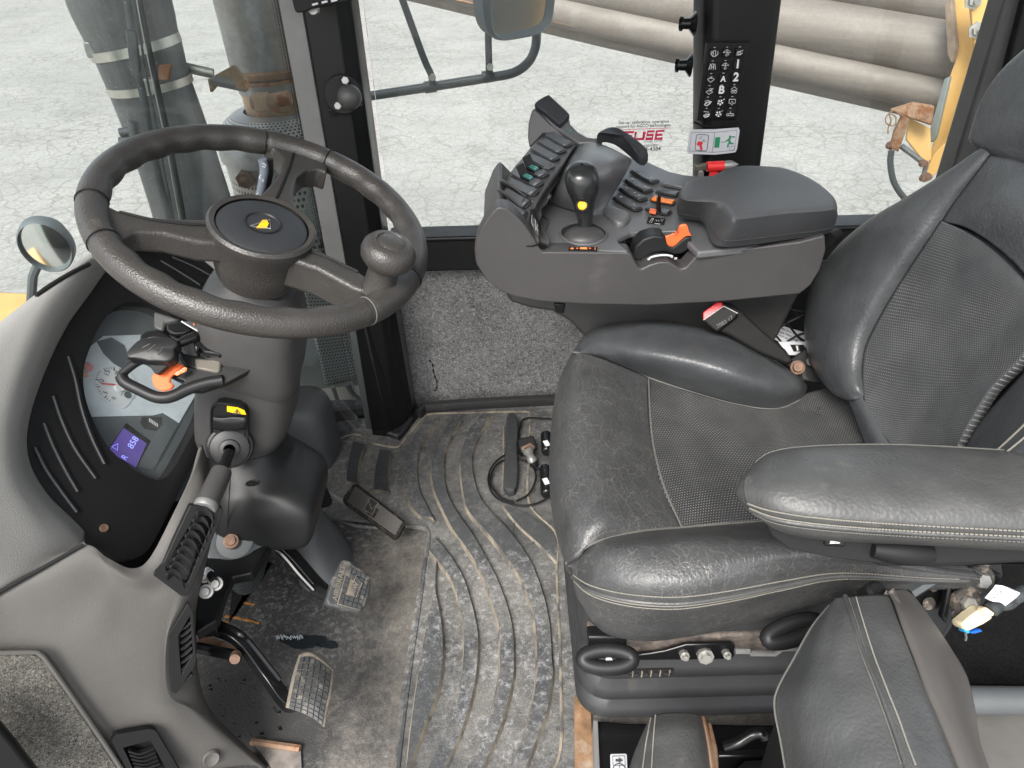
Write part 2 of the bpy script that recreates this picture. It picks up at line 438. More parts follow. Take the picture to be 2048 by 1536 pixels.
def dots_mat(name, base, hole, sc, rad=.28, metal=.6, rough=.45, dirt=None):
    """sheet punched with a regular pattern of small holes (uv)"""
    m, nt, b = new_mat(name); g = N(nt); uv = g.coord(True); sp = g.n('ShaderNodeSeparateXYZ'); g.l(uv, sp.inputs[0])
    vv = g.math('MULTIPLY', sp.outputs[1], float(sc[1])); odd = g.math('MULTIPLY', g.math('MODULO', g.math('FLOOR', vv), 2.0), .5)
    uu = g.math('ADD', g.math('MULTIPLY', sp.outputs[0], float(sc[0])), odd)
    du = g.math('SUBTRACT', g.math('FRACT', uu), .5); dv = g.math('SUBTRACT', g.math('FRACT', vv), .5)
    r2 = g.math('SQRT', g.math('ADD', g.math('MULTIPLY', du, du), g.math('MULTIPLY', dv, dv)))
    k = g.ramp(r2, [(rad, 1.0), (rad + .06, 0.0)])
    co = g.coord(); base_ = g.mix(g.ramp(g.noise(co, 12, 6, .65), [(.35, 0.0), (.7, 1.0)]), tuple(q * .75 for q in base), base)
    if dirt: base_ = g.mix(g.ramp(g.noise(co, 9, 8, .7), [(.55, 0.0), (.7, .8)]), base_, dirt)
    g.l(g.mix(k, base_, hole), b.inputs['Base Color']); b.inputs['Metallic'].default_value = metal
    x = g.math('MULTIPLY', g.math('SUBTRACT', 1.0, k), metal); g.l(x, b.inputs['Metallic']); b.inputs['Roughness'].default_value = rough
    g.l(g.bump(g.math('SUBTRACT', 1.0, k), .5, .002), b.inputs['Normal']); return m

def pipe_mat(name, base, rust=(.20, .085, .035), rthr=.62, metal=.3, rough=.5, spots=True, streak=None):
    m, nt, b = new_mat(name); g = N(nt); co = g.coord()
    cur = g.mix(g.ramp(g.noise(co, 9, 9, .75), [(.3, 0.0), (.7, 1.0)]), tuple(q * .55 for q in base), tuple(q * 1.5 for q in base))
    k = g.ramp(g.noise(co, 13, 9, .7, .4), [(rthr, 0.0), (rthr + .06, 1.0)]); cur = g.mix(k, cur, rust)
    k2 = g.ramp(g.noise(co, 160, 3, .6), [(.66, 0.0), (.72, .7)]); cur = g.mix(k2, cur, (.45, .44, .41))
    if streak: cur = g.mix(g.ramp(g.noise(g.mapping(co, (1, 1, .12)), 14, 6, .65), [(.48, 0.0), (.72, .8)]), cur, streak)
    g.l(cur, b.inputs['Base Color']); b.inputs['Metallic'].default_value = metal; b.inputs['Roughness'].default_value = rough
    g.l(g.bump(g.noise(co, 120, 6, .7), .25, .002), b.inputs['Normal']); return m

m_plas = M('dark_moulded_plastic', (.050, .049, .048), .45, grain=(900, .35), var=(18, .12), dirt=(30, .70, .2, (.16, .145, .125)))
m_plas_c = M('console_plastic', (.049, .047, .047), .42, grain=(1300, .2), var=(9, .1), dirt=(14, .60, .3, (.085, .08, .074)), dirt2=(60, .74, .06, (.13, .125, .115)))
m_plas_s = M('smooth_black_plastic', (.013, .0135, .014), .42, spec=.3, grain=(700, .04), rvar=(20, .06))
m_blk = M('matt_black_plastic', (.008, .008, .0085), .6, spec=.28, grain=(900, .3), dirt=(40, .74, .2, (.06, .055, .05)))
m_dash = M('grey_dash_plastic', (.25, .247, .234), .5, grain=(650, .7), var=(5, .1), dirt=(16, .66, .25, (.26, .235, .19)), dirt2=(60, .76, .1, (.36, .34, .3)))
m_dash2 = M('dash_lower_plastic', (.092, .088, .082), .6, spec=.25, grain=(650, .7), var=(5, .12), dirt=(14, .64, .25, (.22, .19, .15)))
m_rim = M('wheel_rim_plastic', (.040, .037, .034), .33, grain=(420, 1.0), var=(14, .2), dirt=(24, .63, .3, (.13, .115, .095)))
m_pad = M('hub_pad', (.022, .024, .027), .55, grain=(900, .3))
m_paint = M('glossy_black_paint', (.006, .0063, .0067), .24, spec=.35, dirt=(35, .73, .1, (.1, .09, .08)), rvar=None)
m_paint2 = M('satin_black_frame', (.007, .0073, .0077), .38, spec=.3, rvar=(9, .08))
m_grey = M('grey_seal_metal', (.16, .16, .155), .5, metal=.2, var=(20, .12))
m_grey2 = M('grey_satin_metal', (.28, .28, .275), .4, metal=.5, var=(10, .15), dirt=(20, .62, .2, (.3, .26, .2)))
m_bolt = M('zinc_bolt', (.34, .335, .315), .42, metal=.6, var=(60, .15))
m_rbolt = M('rusty_bolt', (.19, .115, .08), .7, metal=.3, var=(80, .4))
m_orange = M('orange_plastic', (.72, .13, .035), .45, grain=(900, .15), var=(40, .1))
m_orange2 = M('amber_plastic', (.8, .2, .025), .4)
m_red = M('red_plastic', (.75, .03, .03), .4, var=(50, .1))
m_red2 = M('red_belt_button', (.62, .045, .05), .35)
m_yel = M('yellow_button', (.9, .5, .01), .35)
m_yelp = M('yellow_machine_paint', (.56, .335, .11), .45, var=(8, .1), dirt=(22, .66, .12, (.28, .15, .07)), dirt2=(70, .70, .08, (.62, .58, .5)))
m_white = M('white_print', (.62, .62, .62), .6)
m_greyp = M('grey_print', (.42, .42, .42), .6)
m_orp = M('orange_print', (.85, .22, .05), .6)
m_magp = M('magenta_print', (.62, .03, .10), .6)
m_dkp = M('dark_print', (.05, .05, .06), .7)
m_greenp = M('green_print', (.01, .22, .10), .6)
m_redp = M('red_print', (.62, .02, .03), .6)
m_sticker = M('white_sticker', (.52, .53, .55), .4, var=(30, .05))
m_stitch = M('pale_thread', (.20, .19, .165), .8)
m_stitchd = M('grey_thread', (.11, .108, .10), .8)
m_tube, nt_, b_ = new_mat('galvanised_boom_tube'); g_ = N(nt_); co_ = g_.coord()
mp_ = g_.n('ShaderNodeMapping', vector_type='TEXTURE'); mp_.inputs['Scale'].default_value = (12, 1, 1); mp_.inputs['Rotation'].default_value = (0, 0, -.42); g_.l(co_, mp_.inputs[0])
s1_ = g_.noise(mp_.outputs[0], 14, 6, .65); s2_ = g_.noise(co_, 70, 8, .75); s3_ = g_.noise(co_, 5, 4, .6)
c_ = g_.mix(g_.ramp(s1_, [(.35, 0.0), (.65, 1.0)]), (.14, .122, .107), (.20, .175, .157))
c_ = g_.mix(g_.ramp(s2_, [(.45, 0.0), (.75, .6)]), c_, (.115, .10, .088)); c_ = g_.mix(g_.ramp(s3_, [(.55, 0.0), (.75, .35)]), c_, (.27, .25, .23))
c_ = g_.mix(g_.ramp(g_.noise(co_, 160, 3, .6), [(.68, 0.0), (.72, .8)]), c_, (.38, .36, .33))
g_.l(c_, b_.inputs['Base Color']); b_.inputs['Roughness'].default_value = .62; b_.inputs['Metallic'].default_value = .15; g_.l(g_.bump(s2_, .2, .003), b_.inputs['Normal'])
m_duct = pipe_mat('dark_duct_steel', (.105, .11, .112), rthr=.64, metal=.35, rough=.45, streak=(.20, .20, .195))
m_stack = pipe_mat('weathered_stack_steel', (.27, .275, .275), rthr=.66, metal=.4, rough=.5, streak=(.33, .24, .18))
m_rust = pipe_mat('rusted_steel', (.27, .17, .11), rthr=.5, metal=.2, rough=.8)
m_clamp = M('steel_clamp_band', (.55, .53, .48), .35, metal=.8, var=(30, .2), dirt=(30, .66, .1, (.3, .17, .09)))
m_brass = pipe_mat('rust_stained_collar', (.38, .27, .17), rust=(.33, .15, .06), rthr=.52, metal=.4, rough=.5)
m_perfd = dots_mat('perforated_dome', (.42, .42, .40), (.03, .03, .03), (80, 9), .25, .4, .5, (.36, .27, .2))
m_perf = dots_mat('perforated_shroud', (.42, .42, .40), (.03, .03, .03), (80, 34), .25, .4, .5, (.36, .27, .2))
m_perf2 = dots_mat('perforated_heat_guard', (.42, .44, .43), (.05, .06, .06), (11, 30), .28, .5, .45)
m_side = M('grey_green_body_panel', (.20, .225, .215), .5, metal=.2, var=(4, .15), dirt=(9, .55, .25, (.34, .32, .28)))
m_deck = M('dusty_deck_panel', (.40, .365, .31), .8, var=(10, .15), dirt=(20, .6, .2, (.25, .2, .15)))
m_mirf = M('grey_rubber_mirror_frame', (.09, .105, .115), .55, grain=(300, .2), dirt=(30, .66, .2, (.24, .24, .23)))
m_pole = M('dusty_black_tube', (.06, .068, .072), .42, var=(12, .2), dirt=(26, .64, .25, (.22, .22, .21)))
m_mirror = M('mirror_glass', (.85, .86, .86), .03, metal=1.0)
m_mirror2 = M('dusty_convex_mirror', (.80, .82, .80), .12, metal=1.0)
m_lea = leather('grained_black_leather', (.052, .055, .058), rough=.40)
m_leac = leather('cracked_black_leather', (.050, .0515, .053), .36, crack=.9)
m_leap = leather('perforated_black_leather', (.035, .036, .037), rough=.36, perf=(74, 72))
m_leap2 = leather('perforated_back_leather', (.050, .053, .056), rough=.42, perf=(70, 86))
m_leas = leather('smooth_leather_trim', (.052, .056, .06), .5)
m_leaw = leather('worn_grey_leather', (.062, .063, .062), .40, worn=.4)
m_leaj = leather('grey_grained_leather', (.064, .066, .066), .45)
m_carpw = fabric('grey_felt_carpet', (.07, .07, .07), (.38, .38, .37), 390)
m_carps = fabric('brown_grey_felt_carpet', (.030, .028, .025), (.23, .22, .195), 620)
m_carpb = fabric('black_pile_carpet', (.003, .003, .003), (.022, .022, .022), 900)
m_mat = rubber_mat('dusty_rubber_mat', .90, (.05,.051,.052), (.262, .252, .232), white=.8)
m_rib = rubber_mat('dusty_rubber_rib', .67, (.052,.055,.058), (.25, .24, .222), white=.8)
m_ribd = rubber_mat('dark_rubber_rib', .05, (.035, .037, .04), white=.1)
m_dust = M('caked_dust', (.25, .215, .165), .95, var=(40, .3), dirt=(22, .46, .16, (.085, .08, .075)))
m_pan = rubber_mat('dark_floor_pan', .5, (.04, .039, .038), (.225, .203, .175), white=.75, grad=True)
m_bell = M('ribbed_bellows_rubber', (.030, .031, .033), .55, grain=(700, .4), dirt=(12, .6, .25, (.11, .095, .075)), var=(10, .2))
m_foot = M('grey_cover_plastic', (.080, .086, .09), .5, grain=(600, .3), var=(8, .12), dirt=(14, .68, .25, (.2, .19, .18)))
m_rubr = M('black_rubber_seal', (.022, .022, .022), .5, dirt=(18, .6, .25, (.14, .12, .1)))
m_brownr = M('rusty_floor_edge', (.20, .115, .06), .9, var=(30, .5), dirt=(24, .55, .2, (.33, .28, .22)), dirt2=(40, .66, .1, (.03, .025, .02)))
m_screen = M('violet_lcd', (.03, .02, .12), .25, emit=((.09, .055, .24), .32))
m_lcdp = M('lcd_character', (.3, .35, .8), .4, emit=((.25, .28, .8), .5))
m_gface = M('gauge_face', (.62, .63, .62), .5)
m_cblue = M('cluster_face', (.085, .095, .10), .5)
m_teal = M('teal_plastic', (.05, .18, .16), .3)
m_blue = M('blue_plug', (.0, .09, .5), .4)
m_cream = M('cream_connector', (.72, .62, .42), .45, var=(40, .1))
m_paper = M('white_paper', (.72, .74, .78), .7)
m_glass = glass_mat(haze=.012)
m_glassw = glass_mat('dusty_windshield', (.94, .97, .96), 0, .022)
m_clglass = glass_mat('cluster_lens', (.93, .96, .97), .02, .05)
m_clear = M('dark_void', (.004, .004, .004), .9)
def CP(x0, y0, s): return lambda l: [(x0 + s*a, y0 + s*b) for a, b in l]
cA = CP(0, 0, .3418); cB = CP(600, 0, .3418); cC = CP(1300, 0, .36523); cD = CP(0, 450, .3418); cE = CP(600, 450, .3418); cF = CP(1300, 450, .36523)
cG = CP(0, 1000, .349); cH = CP(500, 800, .3418); cI = CP(600, 1100, .3418); cJ = CP(1100, 1000, .349); cK = CP(1448, 1000, .349)
cL = CP(940, 180, .2278); cM = CP(1200, 300, .2474); cN = CP(1200, 60, .1953); cO = CP(560, 0, .1465); cQ = CP(560, 300, .3778)
cR = CP(160, 560, .2604); cS = CP(340, 780, .2604); cT = CP(1500, 560, .15625); cU = CP(1700, 1100, .1953); cV = CP(880, 0, .2539)
def depth(p): return (Vector(p) - ORG).dot(CF)
def ppr(p, wpx): return wpx / 2 * depth(p) / FPX          # pixel width -> radius
def slab(plane, l, th, back=None):
    """polygon traced on a plane, given real thickness away from the viewer"""
    mb = MB(); a = pts(plane, l); n = plane.n
    if n.dot(a[0] - ORG) > 0: n = -n
    return mb.prism(a, -n * th)

# ================================================================= SETTING
g = MB(); g.grid([[Vector((x, y, -2)) for x in (-150, -40, -15, -5, 0, 5, 15, 40, 150)] for y in (-150, -40, -10, 0, 6, 12, 20, 40, 150)])
obj('ground', g, ground_mat(), kind='structure')

fl = MB().box((0.1, .98, -.03), (2.6, 1.3, .058))
obj('floor', fl, m_pan, kind='structure')
wl = MB().box((.62, 1.625, .205), (1.80, .03, .43))
obj('wall', wl, m_carpw, kind='structure', label='right cab wall lined with grey felt carpet')
# small tear along the felt
tear = MB(); tp = cE([(755, 790), (775, 815), (780, 850), (790, 890), (800, 915), (800, 955), (790, 968)])
q = pts(Y(1.608), tp); tear.tube(q, lambda t: .0016 + .0012 * math.sin(t*40), 6, smooth=28)
sl = MB().box((.60, 1.60, .462), (1.76, .075, .085)); sl.box((.60, 1.578, .505), (1.76, .05, .012))
obj('window_sill', sl, m_paint2, kind='structure', bevel=.005)
# skirting between mat and wall
sk = MB(); q = [P(*a, .012) for a in [(497, 900), (560, 868), (620, 846), (668, 832), (700, 826), (746, 822)]]
sk.tube(q, .014, 8, smooth=20, squash=((0, 0, 1), 1.6))
q = [P(*a, .012) for a in [(836, 832), (850, 818), (960, 810), (1105, 803), (1500, 790), (2000, 790)]]
sk.tube(q, .013, 8, squash=((0, 0, 1), 1.8))
obj('floor_seal', sk, m_rubr, kind='structure')
obj('carpet_tear', tear, m_clear, kind='structure')

# roof and rear wall of the cab (light comes through the windows and the open door)
rf = MB().box((.12, .98, 1.80), (2.7, 1.4, .06)); obj('ceiling', rf, M('pale_headliner', (.5, .49, .47), .9), kind='structure', bevel=.02)
rw = MB().box((1.42, .98, .25), (.04, 1.3, .6)); obj('rear_wall', rw, m_carpb, kind='structure')
rp = MB(); rp.box((1.40, 1.58, 1.15), (.07, .07, 1.3)); rp.box((1.40, .36, 1.15), (.07, .07, 1.3)); obj('rear_pillars', rp, m_paint2, kind='structure', bevel=.008)

# front right pillar
ap = MB(); ap.prism([Vector(v) for v in ((-.362, 1.475, 0), (-.300, 1.468, 0), (-.276, 1.50, 0), (-.276, 1.58, 0), (-.362, 1.58, 0))], (0, 0, 1.78))
obj('front_pillar', ap, m_paint2, kind='structure', bevel=.004)
fo = MB(); a = [Vector(v) for v in ((-.366, 1.462, 0), (-.318, 1.452, 0), (-.262, 1.52, 0), (-.262, 1.58, 0), (-.366, 1.58, 0))]
b = [Vector(v) for v in ((-.366, 1.474, .36), (-.345, 1.470, .36), (-.272, 1.50, .40), (-.272, 1.58, .40), (-.366, 1.58, .36))]
fo.grid([a, b], close_u=True); fo.add(b, [(0, 1, 2, 3, 4)])
obj('pillar_foot', fo, m_paint, kind='structure', bevel=.003)
bt = MB(); o = [P(*q, .0) for q in [(748, 868), (795, 884), (806, 878), (840, 828), (832, 812), (745, 812)]]
bt.prism(o, (0, 0, .022)); obj('pillar_boot', bt, m_rubr, kind='structure', bevel=.005)
st = MB(); st.prism([Vector(v) for v in ((-.406, 1.485, .40), (-.3645, 1.485, .40), (-.3645, 1.52, .40), (-.406, 1.52, .40))], (0, 0, 1.38))
sb2 = MB().prism([Vector(v) for v in ((-.386, 1.487, .0), (-.3665, 1.487, .0), (-.3665, 1.52, .0), (-.386, 1.52, .0))], (0, 0, .398)); obj('windshield_seal', sb2, M('dark_green_seal', (.05, .058, .056), .5), kind='structure', bevel=.002)
obj('windshield_trim', st, m_grey, kind='structure', bevel=.002)
rl = MB().box((-.3085, 1.4735, 1.0), (.006, .006, 1.5)); obj('pillar_highlight', rl, m_grey2, kind='structure', bevel=.001)  # pale strip paints the highlight line down the pillar edge

# windshield: one dusty pane from the pillar round to the left
WSP = Plane((-.405, 1.50, 0), (.57, -.82, 0))
wd = MB(); e = Vector((-.82, -.57, 0)).normalized(); p0 = Vector((-.408, 1.50, 0))
rows = []
for z in (-.02, .6, 1.2, 1.78):
    rows.append([p0 + e * (1.15 * k / 12) + Vector((0, 0, z)) + Vector((-.57, .82, 0)) * 0.05 * math.sin(k / 12 * math.pi) for k in range(13)])
wd.grid(rows); obj('windshield', wd, m_glassw, kind='structure', solid=.006)
# frit dots along the edge of the pane
mfr, nt_, b_ = new_mat('black_frit_dots'); g_ = N(nt_); uv = g_.coord(True); sp = g_.n('ShaderNodeSeparateXYZ'); g_.l(uv, sp.inputs[0])
du = g_.math('SUBTRACT', g_.math('FRACT', g_.math('MULTIPLY', sp.outputs[0], 4.0)), .5); dv = g_.math('SUBTRACT', g_.math('FRACT', g_.math('MULTIPLY', sp.outputs[1], 420.0)), .5)
r2 = g_.math('ADD', g_.math('MULTIPLY', du, du), g_.math('MULTIPLY', dv, dv)); rad = g_.math('MULTIPLY', sp.outputs[0], .30)
g_.l(g_.math('LESS_THAN', r2, rad), b_.inputs['Alpha']); b_.inputs['Base Color'].default_value = (.01, .01, .01, 1)
fr = MB(); rows = [[p0 + e * (.020 - .02 * u) + Vector((.006, -.009, z)) for u in (0, 1)] for z in (.42, 1.78)]
fr.grid(rows); obj('windshield_frit', fr, mfr, kind='structure')
# right window pane between the pillars, and the rear one
gw = MB().box((.08, 1.592, 1.14), (.70, .005, 1.27)); obj('window_glass', gw, m_glass, kind='structure')
gw = MB().box((.95, 1.594, 1.14), (.86, .005, 1.27)); obj('window_glass', gw, m_glass, kind='structure')

# keypad pillar on the right
def bx(z): return .420 - (z - .62) * .118, .549 - (z - .62) * .05
rows = []
for z in (.40, .62, .98, 1.4, 1.78):
    l, r = bx(z); rows.append([Vector((l, 1.575, z)), Vector((l + .008, 1.535, z)), Vector((l + .026, 1.520, z)), Vector((r - .012, 1.520, z)), Vector((r, 1.53, z)), Vector((r, 1.60, z)), Vector((l, 1.60, z))])
bp = MB().grid(rows, close_u=True); obj('centre_pillar', bp, m_paint2, kind='structure', bevel=.006)
BPF = Y(1.519)
# rear right pillar / rear window frame
cpf = MB(); o = pts(Y(1.55), [(2006, -260), (2036, 0), (1960, 205), (1800, 560), (1738, 560), (1860, 300), (1985, 0), (2010, -260)])
mid = pts(Y(1.55), [(2040, -200), (2036, 0), (1955, 205), (1800, 560)])
o = pts(Y(1.55), [(2100, -300), (2010, 0), (1838, 560), (1905, 560), (2050, 0), (2140, -300)])
cpf.prism(o, (0, .06, 0)); obj('rear_side_pillar', cpf, M('worn_black_frame', (.045, .045, .045), .4, var=(10, .3)), kind='structure', bevel=.006)
o = pts(Y(1.53), [(2160, -300), (2052, 0), (1905, 560), (2150, 560), (2500, -300)])
cpf = MB().prism(o, (0, .05, 0)); obj('rear_side_trim', cpf, m_blk, kind='structure', bevel=.004)

# ================================================================= OUTSIDE
def ptube(plane, l, wpx, seg=28, sm=0):
    c = pts(plane, l); rr = [ppr(p, w_) for p, w_ in zip(c, wpx)]
    def rf_(t):
        x = t * (len(rr) - 1); k = min(int(x), len(rr) - 2); return rr[k] + (rr[k+1] - rr[k]) * (x - k)
    return MB().tube(c, rf_, seg, smooth=sm)
BY = Plane((1.0, 4.0, 0), (-.45, -1, 0))
boomL = [(-.0, 1), ]
def bl(x, x0, y0, s): return y0 + (x - x0) * s
specs = [ # (line through, slope, width at x=1100, width at 1900, offset behind)
    ('uppermost', 1870, -4, .178, 78, 96, .16), ('second', 1520, 34, .182, 74, 108, .05),
    ('third', 1520, 111, .220, 58, 68, 0.0), ('lowest', 1520, 131, .222, 56, 66, .09)]
labs = ['topmost pale dusty boom tube behind the side mirror', 'thick pale dusty boom tube, second from the top', 'dusty boom tube with bright upper side, third from the top', 'lowest and darkest boom tube hanging over the cracked concrete']
for (nm, x0, y0, s, w0, w1, off), lb in zip(specs, labs):
    pl = Plane(BY.p + Vector((0, off, 0)), BY.n)
    x1, x2 = 560, 1925
    mb = ptube(pl, [(x1, bl(x1, x0, y0, s)), (1220, bl(1220, x0, y0, s)), (x2, bl(x2, x0, y0, s))], [w0 * .72, (w0 + w1) / 2 * .97, w1], 36)
    t = thing('boom_tube', lb, 'boom tube', pl(x2, bl(x2, x0, y0, s)), 'dusty spreader boom tubes folded along the machine')
    obj('pipe', mb, m_tube, t)
    if nm in ('second', 'third'):     # welded seam strip along the tube
        sm = ptube(Plane(pl.p - Vector((0, .07, .02)), pl.n), [(x1, bl(x1, x0, y0 + w0*.36, s)), (x2 - 70, bl(x2 - 70, x0, y0 + w1*.36, s))], [3, 4], 6)
        obj('weld_seam', sm, m_rust, t)

t = thing('boom_bracket', 'yellow painted steel bracket carrying the boom tubes at upper right', 'bracket', P(1880, 300, 3.1, 'y'))
YB = Plane((2.2, 3.05, 0), (-.75, -.65, .1)); YB2 = Plane((2.25, 3.12, 0), (-.2, -1, .1))
obj('plate', slab(YB2, cC([(1750, -60), (1862, -60), (1885, 170), (1800, 460), (1730, 660), (1640, 890), (1510, 1000), (1508, 960), (1560, 840), (1640, 760), (1735, 500), (1785, 330)]), .03), m_yelp, t, bevel=.004)
obj('flange', slab(YB, cC([(1650, -60), (1752, -60), (1786, 330), (1738, 510), (1640, 765), (1552, 868), (1535, 840), (1600, 560), (1640, 420), (1682, 300), (1665, 130)]), .02), m_yelp, t, bevel=.004)
obj('gusset', slab(Plane((2.2, 3.1, 0), (-.3, -1, .3)), cC([(1418, 645), (1535, 700), (1545, 880), (1500, 885), (1405, 765)]), .03), m_yelp, t, bevel=.003)
obj('lug', slab(Plane((2.0, 3.0, 0), (-.3, -1, .2)), cC([(1330, 600), (1420, 650), (1395, 740), (1360, 832), (1318, 812), (1340, 720), (1380, 640)]), .04), m_rust, t, bevel=.01)
obj('end_cap', slab(Plane((1.9, 3.1, 0), (-.5, -1, .2)), cC([(1310, 600), (1440, 560), (1560, 580), (1545, 690), (1420, 650)]), .05), m_rust, t, bevel=.008)
obj('rubber_stop', slab(Plane((2.1, 3.0, 0), (-.9, -.5, .0)), cC([(1612, 430), (1640, 420), (1560, 760), (1538, 782), (1526, 730)]), .02), m_side, t, bevel=.003)
obj('wear_block', slab(Plane((2.15, 2.98, 0), (-.9, -.5, 0)), cC([(1612, 20), (1645, -20), (1672, 260), (1650, 345), (1628, 300)]), .03), M('brown_block', (.20, .15, .11), .8, var=(20, .3)), t, bevel=.003)
ln = MB(); ln.tube(pts(Plane((2.15, 3.02, 0), (-.3, -1, .2)), cC([(1375, 800), (1430, 840), (1512, 902)])), .012, 8); ln.tube(pts(Plane((2.15, 3.02, 0), (-.3, -1, .2)), cC([(1512, 902), (1492, 980)])), .010, 8)
obj('link_bar', ln, m_duct, t)
for (cx, cy) in ((1790, 165), (1745, 545), (1770, 3)):
    pc = YB2(*cC([(cx, cy)])[0], .005); nb = MB(); nb.lathe(pc, YB2.n * (1 if YB2.n.y < 0 else -1), [(0, .02), (.020, .02), (.022, .004), (.034, .004), (.034, -.004)], 6); nb.lathe(pc, -Vector((0, 1, 0)), [(0, .034), (.012, .034), (.012, .0)], 12)
    obj('bolt', nb, m_bolt, t)
for (cx, cy) in ((1497, 895), (1500, 975), (1520, 968), (1316, 798)):
    pc = Plane((2.15, 3.0, 0), (-.3, -1, .2))(*cC([(cx, cy)])[0]); obj('bolt', MB().lathe(pc, (0, -1, .1), [(0, .015), (.016, .012), (.018, -.01)], 8), m_rbolt, t)
hs = MB().tube(pts(Plane((2.05, 2.98, 0), (-.3, -1, .1)), cC([(1322, 825), (1316, 890), (1330, 980), (1362, 1045), (1410, 1100), (1480, 1150)])), .013, 10, smooth=24)
obj('hydraulic_hose', hs, m_pole); bpy.data.objects['hydraulic_hose']['label'] = 'thin grey hose hanging below the yellow bracket'; bpy.data.objects['hydraulic_hose']['category'] = 'hose'
wr = MB().tube(pts(Plane((2.0, 2.96, 0), (-.3, -1, .1)), cC([(1440, 560), (1360, 590), (1310, 620), (1290, 650), (1300, 680), (1340, 685), (1345, 640), (1310, 625), (1320, 660), (1305, 700), (1303, 735)])), .003, 6, smooth=60)
obj('wire_loop', wr, m_rust, label='loop of thin rusty wire at the end of the boom tubes', cat='wire')

# side mirror and its arm
MP = Y(2.3)
t = thing('side_mirror', 'grey framed rectangular side mirror reflecting the yellow frame', 'mirror', P(1040, 60, 2.3, 'y'))
outer = cV([(330, -330), (336, 0), (345, 120), (368, 230), (420, 300), (500, 320), (640, 302), (780, 268), (850, 220), (884, 150), (905, 0), (930, -330), (640, -400)])
inner = cV([(420, -300), (420, 0), (420, 120), (422, 215), (450, 262), (520, 276), (740, 226), (800, 190), (832, 130), (850, 0), (870, -290), (640, -330)])
MPL = Plane(P(1040, 40, 2.3, 'y'), (.55, -.80, -.20))
oo = even(pts(MPL, outer), 60, True); ii = even(pts(MPL, inner), 60, True); n_ = MPL.n if MPL.n.y < 0 else -MPL.n
fm = MB().grid([[p - n_ * .05 for p in oo], oo, [p.lerp(q_, .5) + n_ * .012 for p, q_ in zip(oo, ii)], ii, [p - n_ * .006 for p in ii]], close_u=True)
cc = sum(oo, Vector()) / 60; fm.grid([[p - n_ * .05 for p in oo], [p.lerp(cc, .4) - n_ * .075 for p in oo], [cc - n_ * .08 for p in oo]], close_u=True)
obj('frame', fm, m_mirf, t)
gm = MB().add([p - n_ * .005 for p in ii], [tuple(range(60))]); obj('mirror_glass', gm, m_mirror2, t)
t = thing('mirror_arm', 'dusty black tubular arm with clamped struts holding the side mirror', 'mirror arm', P(745, 190, 2.3, 'y'))
MP2 = Y(2.42)
obj('tube', MB().tube(pts(MP2, cB([(330, 575), (415, 561), (740, 512), (1100, 455), (1250, 425), (1335, 365), (1375, 285), (1385, 190), (1385, 60)])), ppr(MP2(900, 170), 18), 14, smooth=60), m_pole, t)
obj('strut', MB().tube(pts(Y(2.40), cB([(775, 500), (768, 440), (720, 330), (600, 0), (560, -110)])), lambda t_: ppr(MP2(900, 100), 14), 10, smooth=20, squash=((0, 1, 0), .5)), m_pole, t)
obj('strut', MB().tube(pts(Y(2.40), cB([(1106, 460), (1106, 380), (1102, 230), (1100, 0), (1100, -100)])), lambda t_: ppr(MP2(900, 100), 14), 10, smooth=20, squash=((0, 1, 0), .5)), m_pole, t)
for cx, cy in ((762, 508), (1100, 448)):
    c_ = MP2(*cB([(cx, cy)])[0]); d_ = (MP2(*cB([(cx + 60, cy - 9)])[0]) - c_).normalized()
    obj('clamp', MB().tube([c_ - d_ * .018, c_ + d_ * .018], ppr(c_, 23), 14), m_pole, t)
for cx, cy in ((775, 452), (1112, 392)):
    c_ = Y(2.38)(*cB([(cx, cy)])[0]); obj('bolt', MB().lathe(c_, (0, -1, .1), [(0, .008), (.011, .008), (.011, -.01)], 6), m_bolt, t)

# intake duct
DU = Y(1.66)
t = thing('intake_duct', 'wide dark grey steel duct with two clamp bands, left of the exhaust stack', 'duct', DU(400, 400))
ct = cA([(560, -500), (672, -120), (702, 0), (740, 110), (772, 200), (808, 290), (868, 470), (970, 740), (1060, 1000), (1150, 1300), (1260, 1800)])
obj('pipe', ptube(DU, ct, [200, 196, 194, 186, 176, 170, 158, 154, 152, 152, 150], 40, 44), m_duct, t)
def band(plane, cp, dirp, wpx, hw, mat, name, par, extra=1.03, seg=40):
    a, b_ = plane(*cp), plane(*dirp); d_ = (b_ - a).normalized(); r_ = ppr(a, wpx) * extra
    return obj(name, MB().lathe(a, d_, [(r_ * .97, -hw), (r_, -hw), (r_, hw), (r_ * .97, hw)], seg), mat, par)
band(DU, cA([(795, 270)])[0], cA([(830, 350)])[0], 172, .009, m_clamp, 'clamp_band', t)
band(DU, cA([(878, 487)])[0], cA([(905, 560)])[0], 160, .008, m_clamp, 'clamp_band', t)
obj('clamp_screw', MB().box(Y(1.52)(*cA([(884, 502)])[0]), (.022, .02, .03)), m_bolt, t, bevel=.003)
obj('clamp_screw', MB().box(Y(1.60)(*cA([(550, 287)])[0]), (.03, .02, .03)), m_bolt, t, bevel=.003)
sup = MB(); sup.tube(pts(Y(1.7), cA([(745, 700), (790, 1100), (600, 1250)])), .02, 8); 
